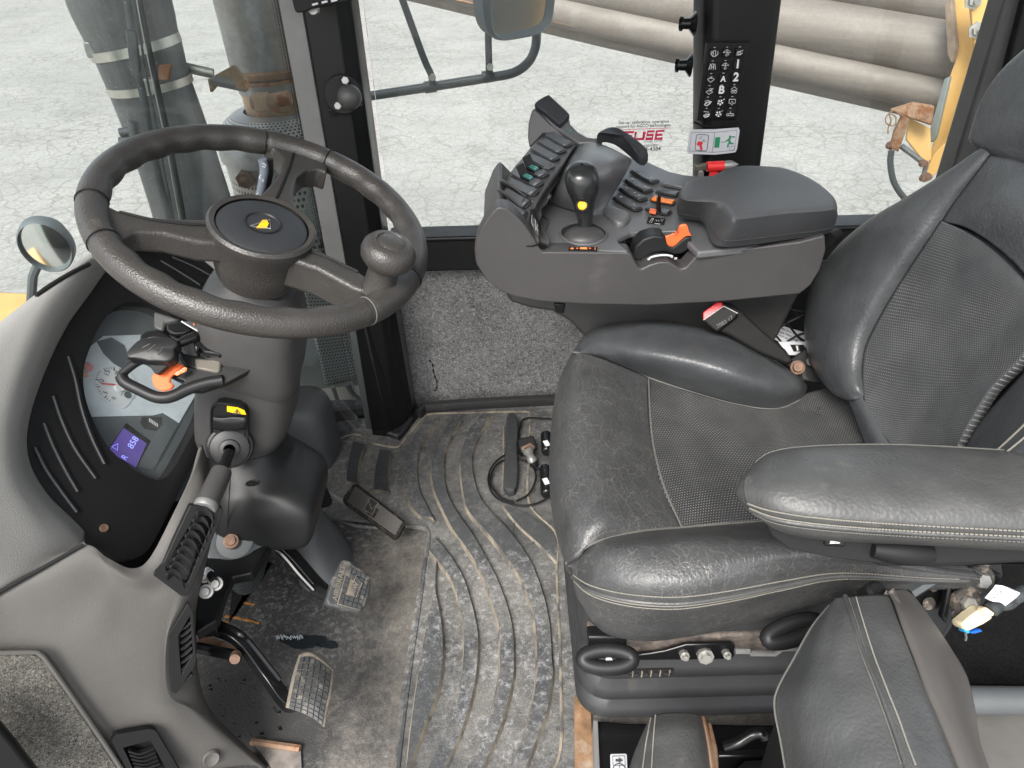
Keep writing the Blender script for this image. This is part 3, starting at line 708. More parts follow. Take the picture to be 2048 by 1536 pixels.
# exhaust stack
SK = Y(1.98)
t = thing('exhaust_stack', 'weathered exhaust stack with rusty clamp rising from a perforated shroud', 'exhaust', SK(600, 300))
sa, sb = SK(*cA([(1478, -60)])[0]), SK(*cA([(1650, 690)])[0]); axs = (sa - sb).normalized(); rs = ppr(sb, 138)
def skz(cy):   # height along the axis of a crop row
    x = 1478 + (cy + 60) / 750 * 172; return (SK(*cA([(x, cy)])[0]) - sb).dot(axs)
obj('pipe', MB().lathe(sb, axs, [(rs, skz(515)), (rs * 1.0, skz(400)), (rs * 1.06, skz(360)), (rs * 1.06, skz(-200)), (rs * 1.06, skz(-200) + .9)], 48), m_stack, t)
obj('collar', MB().lathe(sb, axs, [(rs * .93, skz(680)), (rs * .95, skz(530)), (rs * 1.0, skz(515))], 48), m_brass, t)
obj('rust_ring', MB().lathe(sb, axs, [(rs, skz(425)), (rs * 1.08, skz(420)), (rs * 1.10, skz(390)), (rs * 1.04, skz(375))], 48), m_rust, t)
obj('clamp_band', MB().lathe(sb, axs, [(rs * 1.02, skz(458)), (rs * 1.09, skz(455)), (rs * 1.09, skz(432)), (rs * 1.03, skz(430))], 48), m_rust, t)
SKf = Y(1.84)
obj('clamp_barrel', MB().tube(pts(SKf, cA([(1470, 600), (1560, 598), (1700, 570)])), .018, 10), m_rust, t, bevel=.004)
obj('clamp_lug', MB().box(SKf(*cA([(1533, 597)])[0]), (.035, .035, .04)), m_brass, t, bevel=.004)
# shroud round the stack
rw_ = ppr(sb, 262)
obj('shroud_top', MB().lathe(sb, axs, [(rs * 1.02, skz(628)), (rs * 1.35, skz(640))], 48), m_grey2, t)
obj('perforated_dome', MB().lathe(sb, axs, [(rs * 1.35, skz(640)), (rw_ * .84, skz(672)), (rw_ * .95, skz(715)), (rw_, skz(770))], 48), m_perfd, t)
obj('shroud_band', MB().lathe(sb, axs, [(rw_, skz(770)), (rw_ * 1.03, skz(785)), (rw_ * 1.03, skz(870)), (rw_ * .98, skz(880)), (rw_ * .98, skz(960))], 48), m_stack, t)
obj('perforated_body', MB().lathe(sb, axs, [(rw_ * .98, skz(960)), (rw_ * .98, skz(2000))], 48), m_perf, t)
c_ = SKf(*cA([(1452, 1030)])[0]) + Vector((0, -.03, 0)); obj('bolt', MB().lathe(c_, (0, -1, 0), [(0, .012), (.012, .01), (.013, 0), (.024, 0), (.024, -.03)], 6), m_rbolt, t)
# bracket joining duct and stack
t = thing('stack_bracket', 'thin steel rod and angle bracket tying the duct to the exhaust stack', 'bracket', Y(1.75)(420, 150))
obj('rod', MB().tube(pts(Y(1.70), cA([(975, 378), (1100, 398), (1250, 432)])), .011, 8, squash=((0, 1, 0), .5)), m_clamp, t)
obj('angle', slab(Plane(Y(1.78)(430, 150), (-.3, -1, .3)), cA([(1212, 462), (1365, 378), (1440, 470), (1440, 530), (1260, 500), (1228, 540)]), .012), m_brass, t, bevel=.002)
obj('channel', MB().tube(pts(Y(1.77), cA([(1240, 470), (1440, 512)])), .012, 6), m_grey2, t)
obj('rusty_tab', slab(Plane(Y(1.50)(335, 150), (-.4, -1, .2)), cA([(925, 380), (1000, 372), (985, 470), (925, 470)]), .006), m_rust, t, bevel=.002)
# lower hose stub seen left of the rim
for q_, w_ in (([(232, 300), (262, 268)], 0),):
    pass
t = thing('duct_fitting', 'small dark pipe fitting with capped ports below the wiper arm', 'fitting', Y(1.55)(265, 275))
FT = Y(1.50)
obj('body', MB().tube(pts(FT, cA([(775, 705), (790, 800), (800, 860)])), ppr(FT(265, 275), 22), 10), m_duct, t, bevel=.003)
for cy in (775, 825): obj('port', MB().tube(pts(FT, cA([(705, cy), (770, cy - 10)])), ppr(FT(250, 270), 17), 10), m_duct, t)
obj('nut', MB().tube(pts(FT, cA([(735, 830), (800, 840)])), ppr(FT(250, 270), 12), 6), m_brass, t)
# wiper
WIP = Plane(WSP.p + Vector((-.57, .82, 0)) * .07, WSP.n)
t = thing('windshield_wiper', 'grey windshield wiper arm and thin dark blade standing upright on the glass', 'wiper', WIP(330, 400))
obj('arm', MB().tube(pts(WIP, cA([(715, -150), (745, 0), (775, 240), (800, 400), (838, 560), (880, 800), (920, 1000), (1000, 1300)])), ppr(WIP(300, 200), 15), 8, smooth=30, squash=((.57, -.82, 0), .4)), m_duct, t)
obj('linkage', MB().tube(pts(WIP, cA([(775, -100), (800, 60), (850, 400), (905, 680), (960, 1000), (1020, 1280)])), ppr(WIP(300, 200), 5), 6, smooth=30), m_duct, t)
obj('blade', MB().tube(pts(WIP, cA([(795, -150), (828, 50), (890, 360), (985, 790), (1080, 1290)])), ppr(WIP(300, 200), 10), 8, smooth=30, squash=((.57, -.82, 0), .5)), m_rubr, t)
obj('blade_edge', MB().tube(pts(Plane(WIP.p + Vector((.57, -.82, 0)) * .012, WIP.n), cA([(778, -150), (808, 50), (868, 360), (960, 790), (1052, 1290)])), ppr(WIP(300, 200), 2.5), 6, smooth=30), m_clamp, t)
obj('joint', MB().box(WIP(*cA([(782, 300)])[0]), (.018, .01, .07), Matrix.Rotation(.18, 3, 'Y')), m_duct, t, bevel=.003)

# round convex mirror, left
t = thing('round_mirror', 'small round convex mirror in a dark rim outside, left edge', 'mirror', Y(1.75)(90, 497))
rc = Y(1.75)(92, 492); n_ = Vector((.2, -.9, -.12)).normalized(); rr = ppr(rc, 112); us = (1, 0, 0)
un = (Vector((0, 0, 1)) - n_ * n_.z).normalized(); ux = un.cross(n_)
def el(r, h): return [rc + n_ * h + (ux * math.cos(a) * .86 + un * math.sin(a) * 1.05) * r for a in [2 * math.pi * k / 40 for k in range(40)]]
obj('mirror_glass', MB().grid([el(rr * k, .010 * (1 - k * k)) for k in (.01, .25, .5, .75, .93)], close_u=True), m_mirror2, t)
obj('rim', MB().grid([el(rr * .93, -.002), el(rr * .94, .012), el(rr, .006), el(rr * 1.01, -.02), el(rr * .6, -.07), el(.01, -.08)], close_u=True), m_mirf, t)
obj('stem', MB().tube([rc - n_ * .05, Y(1.75)(66, 552), Y(1.75)(60, 640)], .012, 8), m_pole, t)
# yellow bonnet edge
yb = MB().prism([P(*q_, .15) for q_ in [(-220, 560), (-60, 577), (60, 582), (110, 590), (60, 720), (-240, 900)]], (0, 0, -.35))
obj('yellow_bonnet', yb, m_yelp, label='corner of pale yellow machine bonnet outside, far left', cat='bonnet', bevel=.02)
# grey-green body panels seen through the lower windshield
t = thing('heat_shield', 'grey green metal body panel with perforated guards seen behind the steering wheel', 'heat shield', (-.5, 1.85, 0))
SP = Plane((-.5, 1.80, 0), (.12, -1, .10))
obj('upper_panel', slab(Plane((-.5, 1.84, 0), (.12, -1, .10)), [(560, 350), (700, 325), (716, 468), (590, 500)], .03), m_side, t, bevel=.003)
obj('lower_panel', slab(SP, [(560, 492), (716, 462), (760, 815), (720, 830), (660, 806), (560, 840)], .03), m_side, t, bevel=.003)
obj('gasket', slab(Plane((-.5, 1.79, 0), (.12, -1, .10)), cQ([(140, 505), (345, 450), (352, 490), (200, 530)]), .02), m_rubr, t, bevel=.003)
def uvquad(plane, q4, th, su=1, sv=1, nu=8, nv=16):
    a = pts(plane, q4); gg = [[(a[0].lerp(a[1], u / nu)).lerp(a[3].lerp(a[2], u / nu), v / nv) for u in range(nu + 1)] for v in range(nv + 1)]
    mb = MB().grid(gg); return mb
for q4, pl_ in ((cQ([(60, 175), (165, 172), (215, 450), (110, 480)]), Plane((-.5, 1.775, 0), (.12, -1, .10))), (cQ([(120, 740), (300, 740), (415, 1215), (240, 1252)]), Plane((-.5, 1.74, 0), (.12, -1, .10)))):
    obj('perforated_guard', uvquad(pl_, q4, .01), m_perf2, t, solid=.01, label='perforated steel guard plate')
wr = MB().tube(pts(Y(1.70), cQ([(280, 1255), (300, 1310), (315, 1370), (318, 1390)])), .007, 8, smooth=12); obj('cable', wr, m_grey2, t)
wr = MB().tube(pts(Y(1.70), cQ([(362, 1235), (385, 1275), (420, 1310), (450, 1350), (480, 1372)])), .012, 8, smooth=12); obj('hose', wr, m_grey, t)
obj('fitting', MB().lathe(Y(1.68)(*cQ([(303, 1400)])[0]), (0, -.5, 1), [(0, .02), (.012, .02), (.014, 0), (.024, 0), (.026, -.02), (.034, -.02)], 12), m_deck, t)
dk = MB().box((-.75, 1.78, -.10), (1.3, .45, .06)); obj('front_deck', dk, m_deck, kind='structure', bevel=.01)
# ================================================================= FLOOR MAT
F0 = Z(.0)
t = thing('floor_mat', 'dusty black rubber floor mat with sweeping curved ribs', 'floor mat', P(950, 1100, 0))
o = [P(*q, .001) for q in [(380, 1000), (470, 925), (560, 878), (660, 850), (745, 836), (800, 885), (850, 822), (1105, 808), (1560, 800), (1560, 900), (1190, 1100), (1160, 1300), (1166, 1600), (785, 1600), (800, 1400), (828, 1230), (850, 1100), (858, 1064), (780, 1050), (640, 1040), (500, 1060), (380, 1090)]]
obj('base', MB().prism(o, (0, 0, .006)), m_mat, t, bevel=.002)
ZM = Z(.007)
def rib(L, Rr, dark=False, h=.012, n=44):
    return obj('rib', MB().strip(pts(ZM, L), pts(ZM, Rr), h, n), [m_ribd if dark else m_rib, m_dust], t)
rib([(705, 889), (695, 930), (692, 967)], [(735, 896), (722, 930), (718, 975)], True)
rib([(758, 904), (749, 945), (747, 985)], [(785, 909), (780, 950), (781, 990)], True)
rib(cH([(1000, 160), (935, 270), (905, 350), (890, 450), (900, 550), (935, 640), (985, 695)]), cH([(1112, 122), (1040, 210), (995, 330), (988, 430), (1002, 540), (1042, 630), (1082, 712)]))
Lc = cH([(1180, 122), (1100, 250), (1062, 360), (1055, 460), (1075, 560), (1115, 650), (1180, 780), (1280, 920), (1363, 1078), (1430, 1280), (1452, 1400), (1452, 1536)]) + cI([(1155, 750), (1110, 980), (1050, 1130), (980, 1290), (950, 1350)])
Rc = cH([(1262, 108), (1190, 230), (1150, 340), (1145, 440), (1165, 560), (1225, 680), (1330, 830), (1453, 1057), (1525, 1250), (1553, 1400), (1556, 1536)]) + cI([(1262, 750), (1220, 950), (1160, 1120), (1085, 1290), (1055, 1350)])
rib(Lc, Rc, n=90)
Ld = cH([(1345, 106), (1268, 210), (1232, 330), (1225, 430), (1240, 560), (1270, 670), (1400, 820), (1533, 1000), (1605, 1140), (1655, 1320), (1668, 1536)]) + cI([(1375, 750), (1340, 950), (1290, 1130), (1215, 1290), (1180, 1350)])
Re = cH([(1430, 106), (1350, 220), (1312, 330), (1312, 430), (1345, 560), (1400, 650), (1540, 800), (1650, 960), (1715, 1120), (1760, 1300), (1778, 1536)]) + cI([(1490, 750), (1460, 950), (1400, 1120), (1335, 1290), (1300, 1350)])
rib(Ld, Re, n=90)
rib(cI([(755, 30), (800, 85), (880, 200), (930, 350), (952, 520), (940, 750), (900, 950), (830, 1110), (745, 1290), (715, 1350)]), cI([(790, -60), (850, 0), (950, 150), (1012, 320), (1052, 520), (1042, 750), (1000, 950), (940, 1120), (865, 1290), (830, 1350)]), n=60)
rib(cI([(800, 78), (786, 200), (740, 420), (700, 640), (668, 850), (640, 1060), (615, 1290), (605, 1350)]), cI([(804, 80), (800, 220), (835, 400), (850, 560), (845, 700), (815, 860), (740, 1060), (650, 1290), (620, 1350)]), n=60)
rib(cH([(1480, 160), (1478, 400), (1470, 560)]), cH([(1500, 160), (1498, 400), (1495, 560)]), h=.004)
rib(cH([(1470, 625), (1560, 740), (1680, 850), (1790, 960)]), cH([(1540, 622), (1680, 700), (1780, 790), (1800, 860)]), h=.004)
# heel rest block and outline ridges
bk = pillow(pts(ZM, cH([(1505, 130), (1562, 130), (1568, 330), (1560, 545), (1488, 545), (1494, 330)])), (0, 0, 1), .02, 48, 4, .4, crown=.02); obj('heel_block', MB().grid([[p + Vector((0, 0, .004)) for p in r] for r in bk], close_u=True), m_ribd, t)
ot = cH([(505, 245), (560, 212), (640, 205), (705, 250), (830, 276), (872, 270), (930, 200), (1010, 112), (1060, 84), (1230, 77), (1600, 70), (1634, 100), (1636, 300), (1634, 600), (1790, 780), (1795, 960)]) + cI([(1508, 290), (1520, 500), (1525, 700), (1528, 1130), (1478, 1300), (1450, 1350)])
obj('border_ridge', MB().tube(even(pts(ZM, ot), 160), .0028, 6, squash=((0, 0, 1), 1.2)), m_dust, t)
ot = cH([(385, 660), (560, 720), (700, 745), (860, 740), (1020, 745), (1048, 790), (1040, 900)]) + cI([(735, 60), (705, 300), (655, 640), (610, 980), (575, 1290), (570, 1350)])
obj('border_ridge', MB().tube(even(pts(ZM, ot), 120), .0035, 6, squash=((0, 0, 1), 1.2)), m_rib, t)
obj('cap_ring', MB().tube([P(1053 + 27 * math.cos(a), 1060 + 30 * math.sin(a), .008) for a in [2*math.pi*k/30 for k in range(30)]], .0014, 5, closed=True), m_rib, t)
obj('floor_edge', MB().prism([P(*q, .0) for q in [(1148, 1400), (1180, 1400), (1190, 1640), (1150, 1640)]], (0, 0, .012)), m_brownr, kind='structure')
# water and grease marks on the pan, open hatch
def blotch(name, c, rx, ry, mat, seed, h=.0015, n=40, label=None):
    random.seed(seed); pl = []
    for k in range(n):
        a = 2 * math.pi * k / n; r = 1 + .18 * math.sin(a * 3 + seed) + random.uniform(-.07, .07); pl.append(P(c[0] + rx * r * math.cos(a), c[1] + ry * r * math.sin(a), .0))
    return MB().prism(pl, (0, 0, h))
m_oil = M('dark_wet_patch', (.012, .015, .017), .25); m_rstain = M('rust_orange_stain', (.34, .15, .035), .9, var=(60, .5)); m_chalk = M('white_scuff', (.5, .55, .58), .9)
sm = blotch('s', (606, 1283), 46, 13, m_oil, 3); sm2 = blotch('s', (655, 1290), 22, 7, m_oil, 5); 
obj('oil_stain', sm, m_oil, kind='structure'); obj('oil_stain', sm2, m_oil, kind='structure')
random.seed(11); ch = MB()
for k in range(26):
    x = 552 + k * 2.1; a = P(x, 1272 + random.uniform(-3, 3), .002); b_ = P(x + random.uniform(1, 4), 1277 + random.uniform(-3, 3), .002); ch.tube([a, b_], .0007, 4)
obj('water_marks', ch, m_chalk, kind='stuff', label='white streaks beside the dark wet patch', cat='water marks')
rs = MB()
for pl in (cG([(1330, 565), (1390, 585), (1460, 600)]), cG([(1290, 665), (1380, 680), (1485, 705)]), cG([(1285, 700), (1310, 700)])):
    rs.tube([P(*q, .0005) for q in pl], lambda u: .0045 * (1 - .5 * abs(math.sin(u * 9))), 6, smooth=12, squash=((0, 0, 1), .2))
obj('rust_streaks', rs, m_rstain, kind='structure')
random.seed(4); dr = MB()
for k in range(34):
    x, y = cG([(random.uniform(1180, 1640), random.uniform(1000, 1380))])[0]; r_ = random.uniform(.001, .004); c_ = P(x, y, .0006); dr.lathe(c_, (0, 0, 1), [(r_, 0), (r_ * .8, .0006), (0, .0006)], 8)
obj('grease_drops', dr, m_oil, kind='stuff', label='dark grease drops on the floor pan below the clutch pedal', cat='grease drops')
hp = MB().prism([P(*q, .001) for q in cG([(1440, 1380), (1725, 1420), (1730, 1540), (1560, 1540), (1500, 1460)])], (0, 0, .004)); obj('hatch_plate', hp, M('dusty_hatch_plate', (.17, .15, .135), .9, var=(40, .3), dirt=(30, .55, .2, (.08, .07, .065))), kind='structure')
hp = MB(); hp.tube([P(*q, .008) for q in cG([(1440, 1385), (1720, 1425)])], .006, 6); obj('hatch_lip', hp, m_rust, kind='structure')
hp = MB().prism([P(*q, .001) for q in cG([(1315, 700), (1500, 350), (1560, 365), (1450, 530), (1335, 470)])], (0, 0, .003)); obj('floor_opening', hp, m_clear, kind='structure')

# ================================================================= STEERING WHEEL
WC = Vector((-.3279, .9390, .8156)); WN = Vector((.3499, -.1398, .9263)).normalized()
WP = Plane(WC, WN); wa = WN.cross(Vector((0, 1, 0))).normalized(); wb = WN.cross(wa)
RR, rr_ = .2065, .0185
t = thing('steering_wheel', 'worn black three-spoke steering wheel with round emblem pad', 'steering wheel', WC)
def wang(px, py):
    q = WP(px, py) - WC; return math.atan2(q.dot(wb), q.dot(wa))
def wpt(a, r=RR, h=0): return WC + (wa * math.cos(a) + wb * math.sin(a)) * r + WN * h
n_a, n_s = 260, 20; rows = []
seams = [wang(*q) for q in ((172, 402), (190, 487), (531, 290), (650, 328), (812, 556), (728, 617))]
def inspk(a):
    for s0, s1 in ((seams[0], seams[1]), (seams[2], seams[3]), (seams[4], seams[5])):
        m_ = math.atan2(math.sin(s0) + math.sin(s1), math.cos(s0) + math.cos(s1)); hw = abs(math.atan2(math.sin(s0 - s1), math.cos(s0 - s1))) / 2
        if abs(math.atan2(math.sin(a - m_), math.cos(a - m_))) < hw: return True
    return False
for k in range(n_a):
    a = 2 * math.pi * k / n_a; row = []
    gd = min(abs(math.atan2(math.sin(a - s), math.cos(a - s))) for s in seams)
    g1 = 0.0 if gd > .012 else -.0016
    grip = 0 if inspk(a) else .0016 * math.cos(a * 26)
    for j in range(n_s):
        b_ = 2 * math.pi * j / n_s; inner = max(0, -math.cos(b_))
        r_ = rr_ + g1 + grip * inner
        row.append(WC + (wa * math.cos(a) + wb * math.sin(a)) * (RR + r_ * math.cos(b_)) + WN * (r_ * 1.02 * math.sin(b_)))
    rows.append(row)
obj('rim', MB().grid(rows, close_u=True, close_v=True), m_rim, t)
for s in seams:
    obj('seam', MB().tube([wpt(s) + ((wa * math.cos(s) + wb * math.sin(s)) * math.cos(b_) + WN * math.sin(b_)) * (rr_ + .0002) for b_ in [2*math.pi*k/20 for k in range(20)]], .0009, 5, closed=True), m_stitchd if s in (seams[5],) else m_blk, t)
def wslab(l, top, th, mat, name, bev=.006, closed=None, par=None):
    a = [WP(*q) + WN * top for q in l]; return obj(name, MB().prism(a, -WN * th), mat, par or t, bevel=bev, bseg=3)
sp1 = cA([(505, 1190), (590, 1190), (690, 1240), (900, 1285), (1150, 1292), (1300, 1290), (1380, 1400), (1330, 1440), (1150, 1425), (950, 1375), (790, 1365), (700, 1415), (640, 1430), (540, 1420), (500, 1330)])
spk = wslab(sp1, .004, .034, m_rim, 'spoke')
obj('groove', MB().tube([WP(*q) + WN * .0045 for q in cA([(700, 1258), (900, 1305), (1100, 1330), (1235, 1336)])], .0022, 6, smooth=10), m_blk, spk)
sp2 = cA([(1545, 860), (1600, 880), (1655, 940), (1640, 1015), (1590, 1080), (1490, 1190), (1560, 1260), (1730, 1230), (1712, 1140), (1735, 1050), (1790, 1005), (1860, 1000), (1910, 1020), (1915, 935), (1800, 890), (1700, 870)])
spk = wslab(sp2, .004, .034, m_rim, 'spoke')
obj('groove', MB().tube([WP(*q) + WN * .0045 for q in cA([(1715, 915), (1690, 1000), (1650, 1100), (1610, 1190)])], .0022, 6, smooth=10), m_blk, spk)
sp3 = cQ([(-120, 430), (60, 400), (110, 500), (240, 556), (420, 655), (470, 690), (500, 760), (440, 760), (380, 735), (200, 635), (0, 568), (-120, 540)])
spk = wslab(sp3, .004, .050, m_rim, 'spoke')
obj('groove', MB().tube([WP(*q) + WN * .0045 for q in cQ([(105, 535), (240, 580), (410, 660)])], .0022, 6, smooth=10), m_blk, spk)
hc = WP(525, 452, .012)
hb = WC.lerp(hc - WN * .012, .6) 
obj('hub', MB().lathe(hc, WN, [(.0595, .002), (.066, .004), (.0695, 0), (.068, -.012), (.062, -.024), (.060, -.05), (.054, -.075), (.05, -.085)], 56), m_rim, t)
hp_ = obj('horn_pad', MB().lathe(hc, WN, [(0, .0045), (.030, .0045), (.052, .003), (.0575, .000), (.0585, -.006)], 56), m_pad, t)
ec = hc + WN * .0048
obj('emblem_ring', MB().lathe(ec, WN, [(.0225, -.002), (.0235, .0012), (.0215, .0016), (.0195, -.0008), (0, -.0010)], 40), m_plas_s, hp_)
def onpad(cl, h=.004): return [Plane(hc + WN * (.0048 + h - .004), WN)(*q) for q in cA(cl)]
obj('emblem', MB().prism(onpad([(1500, 1335), (1535, 1290), (1560, 1288), (1572, 1310), (1560, 1336)], .0042), WN * .0008), m_yel, hp_)
obj('emblem_triangle', MB().tube(onpad([(1462, 1322), (1580, 1285), (1584, 1338)], .0045), .0009, 5, closed=True), m_grey2, hp_)
# spinner knob
kb = WP(757, 578, .0)
kp = thing('spinner_knob', 'round black spinner knob mounted on the steering wheel rim', 'knob', kb)
obj('stem', MB().lathe(kb, WN, [(.025, .0), (.021, .014), (.0195, .03), (.020, .05)], 28), m_rim, kp)
obj('knob', MB().lathe(kb, WN, [(.014, .042), (.028, .044), (.034, .052), (.0355, .060), (.034, .068), (.029, .0745), (.021, .0785), (.019, .0785), (.018, .0770), (.0165, .0785), (.010, .080), (0, .0805)], 40), m_rim, kp)

# ================================================================= STEERING COLUMN
t = thing('steering_column', 'black plastic steering column with grey head under the wheel', 'steering column', (-.45, .97, 0))
def ringpx(xl, xr, py, yv, ry, u, v, e=2.6, n=40):
    a, b_ = Y(yv)(xl, py), Y(yv)(xr, py); c = (a + b_) / 2; return superring(c, (b_ - a).length / 2, ry, n, e, u, v)
ux, vy = Vector((.93, 0, -.36)), Vector((0, 1, .12))
hd = [ringpx(500, 560, 545, .95, .02, ux, vy), ringpx(450, 598, 552, .95, .05, ux, vy), ringpx(425, 606, 575, .95, .06, ux, vy), ringpx(410, 608, 600, .95, .07, ux, vy, 3), ringpx(408, 610, 630, .955, .076, ux, vy, 3.6), ringpx(415, 608, 675, .96, .076, ux, vy, 4), ringpx(418, 604, 712, .965, .074, ux, vy, 4), ringpx(422, 599, 730, .97, .070, ux, vy, 4), ringpx(430, 594, 733, .972, .06, ux, vy, 3.4)]
obj('head_cover', MB().grid(hd, close_u=True), m_plas, t)
uh = Vector((1, 0, 0)); vh = Vector((0, 1, 0))
us = [ringpx(402, 596, 715, .975, .068, ux, vy, 3.2), ringpx(400, 597, 745, .975, .068, uh, vh, 3.2), ringpx(398, 594, 800, .98, .07, uh, vh, 3.2), ringpx(400, 582, 850, .98, .068, uh, vh, 3.2), ringpx(414, 568, 872, .98, .064, uh, vh, 3.2)]
gg = [crm([r[i] for r in us], 20) for i in range(40)]; obj('upper_shell', MB().grid([[c[j] for c in gg] for j in range(21)], close_u=True), m_plas, t, solid=.003)
bd = [ringpx(420, 572, 860, .985, .055, uh, vh), ringpx(425, 570, 885, .98, .064, uh, vh), ringpx(436, 582, 915, .97, .078, uh, vh), ringpx(442, 612, 940, .955, .078, uh, vh, 4), ringpx(446, 641, 968, .945, .08, uh, vh, 6), ringpx(450, 645, 1000, .94, .08, uh, vh, 8), ringpx(453, 636, 1036, .935, .076, uh, vh, 8), ringpx(462, 620, 1036, .935, .06, uh, vh, 6), ringpx(500, 560, 1034, .93, .02, uh, vh, 6)]
gg = [crm([r[i] for r in bd], 40) for i in range(40)]; gg = [[c[j] for c in gg] for j in range(41)]
cb = MB().grid(gg, close_u=True); cb.add(gg[-1], [tuple(range(40))]); obj('lower_cowl', cb, M('satin_black_cowl', (.012, .0125, .013), .42, spec=.35, grain=(900, .12), var=(8, .1)), t)
# opening in the shell with warning sticker and gaiter
yf = .893
rp_ = pts(Y(yf), cS([(318, 350), (318, 160), (345, 110), (400, 98), (520, 118), (570, 150), (588, 200), (582, 430), (480, 500), (330, 420)]))
obj('opening', MB().prism(rp_, (0, .03, 0)), m_clear, t, bevel=.003)
obj('opening_lip', MB().tube(even(rp_, 60, True), .0022, 6, closed=True), m_plas_s, t)
obj('inner_boot', MB().grid(net([pts(Y(.884), cS([(330, 300), (400, 310), (480, 310), (580, 300)])), pts(Y(.880), cS([(328, 240), (400, 260), (480, 262), (583, 245)])), pts(Y(.883), cS([(326, 205), (400, 215), (480, 208), (584, 212)]))], 12, 8)), m_plas_s, t, solid=.004)
st_ = obj('warning_sticker', slab(Y(.880), cS([(438, 126), (520, 138), (570, 160), (584, 190), (500, 180), (438, 165)]), .0015), m_yel, t)
obj('warning_triangle', MB().tube(pts(Y(.8785), cS([(486, 180), (512, 148), (540, 184)])), .0008, 5, closed=True), m_dkp, st_)
obj('warning_mark', MB().tube(pts(Y(.8785), cS([(512, 160), (511, 180)])), .0009, 5), m_dkp, st_)
gc = Y(.885)(*cS([(460, 440)])[0]); gax = (Y(.80)(*cS([(440, 560)])[0]) - gc).normalized()
obj('gaiter', MB().lathe(gc - gax * .012, gax, [(.036, -.01), (.037, .0), (.034, .008), (.030, .009), (.031, .014), (.029, .020), (.022, .023), (.016, .024), (.015, .028), (.010, .030), (.009, .030)], 36), m_rubr, t)
obj('cowl_slot', MB().grid([[p for p in superring(Y(.856)(*cS([(635, 718)])[0]), .0125 * k, .006 * k, 24, 2, Vector((.97, 0, .2)), Vector((-.1, 0, 1)))] for k in (1.0, .8, .02)], close_u=True), m_plas_s, t, solid=.002)
obj('seam_line', MB().tube(pts(Y(.862), cS([(470, 540), (458, 760), (435, 1110)])), .0008, 5, smooth=10), m_clear, t)
# adjusting lever
lp = Y(.86)(*cS([(455, 480)])[0])
l2, l3 = Y(.82)(*cS([(400, 620)])[0]), Y(.755)(*cS([(270, 905)])[0])
lv = thing('adjusting_lever', 'short lever with black cylindrical grip and steel end, left of the column', 'lever', lp)
obj('shaft', MB().tube([lp, l2], .0085, 16), m_paint, lv)
gd_ = (l3 - l2).normalized()
obj('grip', MB().lathe(l2, gd_, [(.010, -.002), (.0145, 0), (.0155, .004), (.0165, (l3 - l2).length * .95)], 28), m_plas, lv)
obj('end_cap', MB().lathe(l3 - gd_ * .004, gd_, [(.0172, -.003), (.0172, .003), (.015, .006), (.003, .0065), (.0028, .0085), (0, .009)], 28), M('dull_steel_cap', (.16, .16, .155), .5, metal=.3), lv)

# turn-signal/park switch cluster, loop handle
t = thing('column_switch', 'black column switch lever with orange tab inside a loop handle', 'column switch', Y(.86)(330, 740))
QP = Plane(Y(.87)(330, 740), (.15, -.55, .82))
lo = cR([(305, 715), (330, 690), (430, 610), (560, 560), (720, 600), (800, 660), (1000, 650), (1150, 590), (1480, 560), (1484, 610), (1300, 700), (1100, 790), (920, 855), (830, 870), (700, 910), (630, 910), (560, 895), (440, 835), (330, 780), (300, 750)])
li = cR([(375, 718), (470, 640), (560, 690), (700, 700), (800, 775), (790, 800), (740, 815), (650, 850), (560, 830), (420, 765)])
obj('loop_handle', MB().tube(even(pts(QP, cR([(318, 738), (345, 700), (450, 625), (560, 600)])), 14) , .0065, 10), m_plas_s, t)
obj('loop_handle', MB().tube(even(pts(QP, cR([(318, 738), (345, 785), (450, 840), (570, 895), (650, 905), (720, 890), (850, 830), (980, 790), (1100, 770)])), 30), .0085, 12), m_plas_s, t)
obj('arm', slab(QP, cR([(690, 720), (780, 660), (860, 670), (1000, 700), (1150, 640), (1478, 575), (1480, 612), (1290, 700), (1120, 790), (930, 850), (800, 850), (720, 840), (800, 780), (790, 770), (700, 745)]), .014), m_plas_s, t, bevel=.004, bseg=3)
QU = Plane(QP.p + QP.n * .012, QP.n)
obj('tab', slab(QU, cR([(548, 745), (560, 720), (700, 650), (760, 630), (798, 655), (700, 740), (690, 780), (722, 805), (700, 835), (640, 850), (590, 835), (560, 800)]), .006), m_orange, t, bevel=.002, label='orange tab')
s_ = obj('tab_label', slab(Plane(QU.p + QU.n * .003, QU.n), cR([(720, 722), (800, 668), (822, 676), (815, 700), (745, 734)]), .001), m_orp, t)
obj('lamp_symbol', MB().tube(pts(Plane(QU.p + QU.n * .0045, QU.n), cR([(735, 722), (745, 708), (765, 706), (762, 722)])), .0005, 4, closed=True), m_white, s_)
obj('lamp_symbol', MB().tube(pts(Plane(QU.p + QU.n * .0045, QU.n), cR([(772, 700), (785, 682), (803, 680), (800, 698)])), .0005, 4, closed=True), m_white, s_)
QK = Plane(QP.p + QP.n * .035, QP.n)
kn = pillow(pts(QK, cR([(368, 575), (395, 535), (470, 470), (560, 455), (680, 450), (745, 470), (765, 510), (740, 545), (740, 600), (690, 640), (590, 640), (540, 640), (500, 630), (430, 618), (375, 610)])), QP.n, .008, 60, 6, .5, base=.012, crown=.3)
obj('knob', MB().grid(kn, close_u=True), m_plas_s, t)
kn = slab(Plane(QP.p + QP.n * .028, QP.n), cR([(520, 640), (600, 640), (730, 600), (720, 620), (600, 720), (565, 705)]), .010); obj('knob_side', kn, m_plas_s, t, bevel=.003)
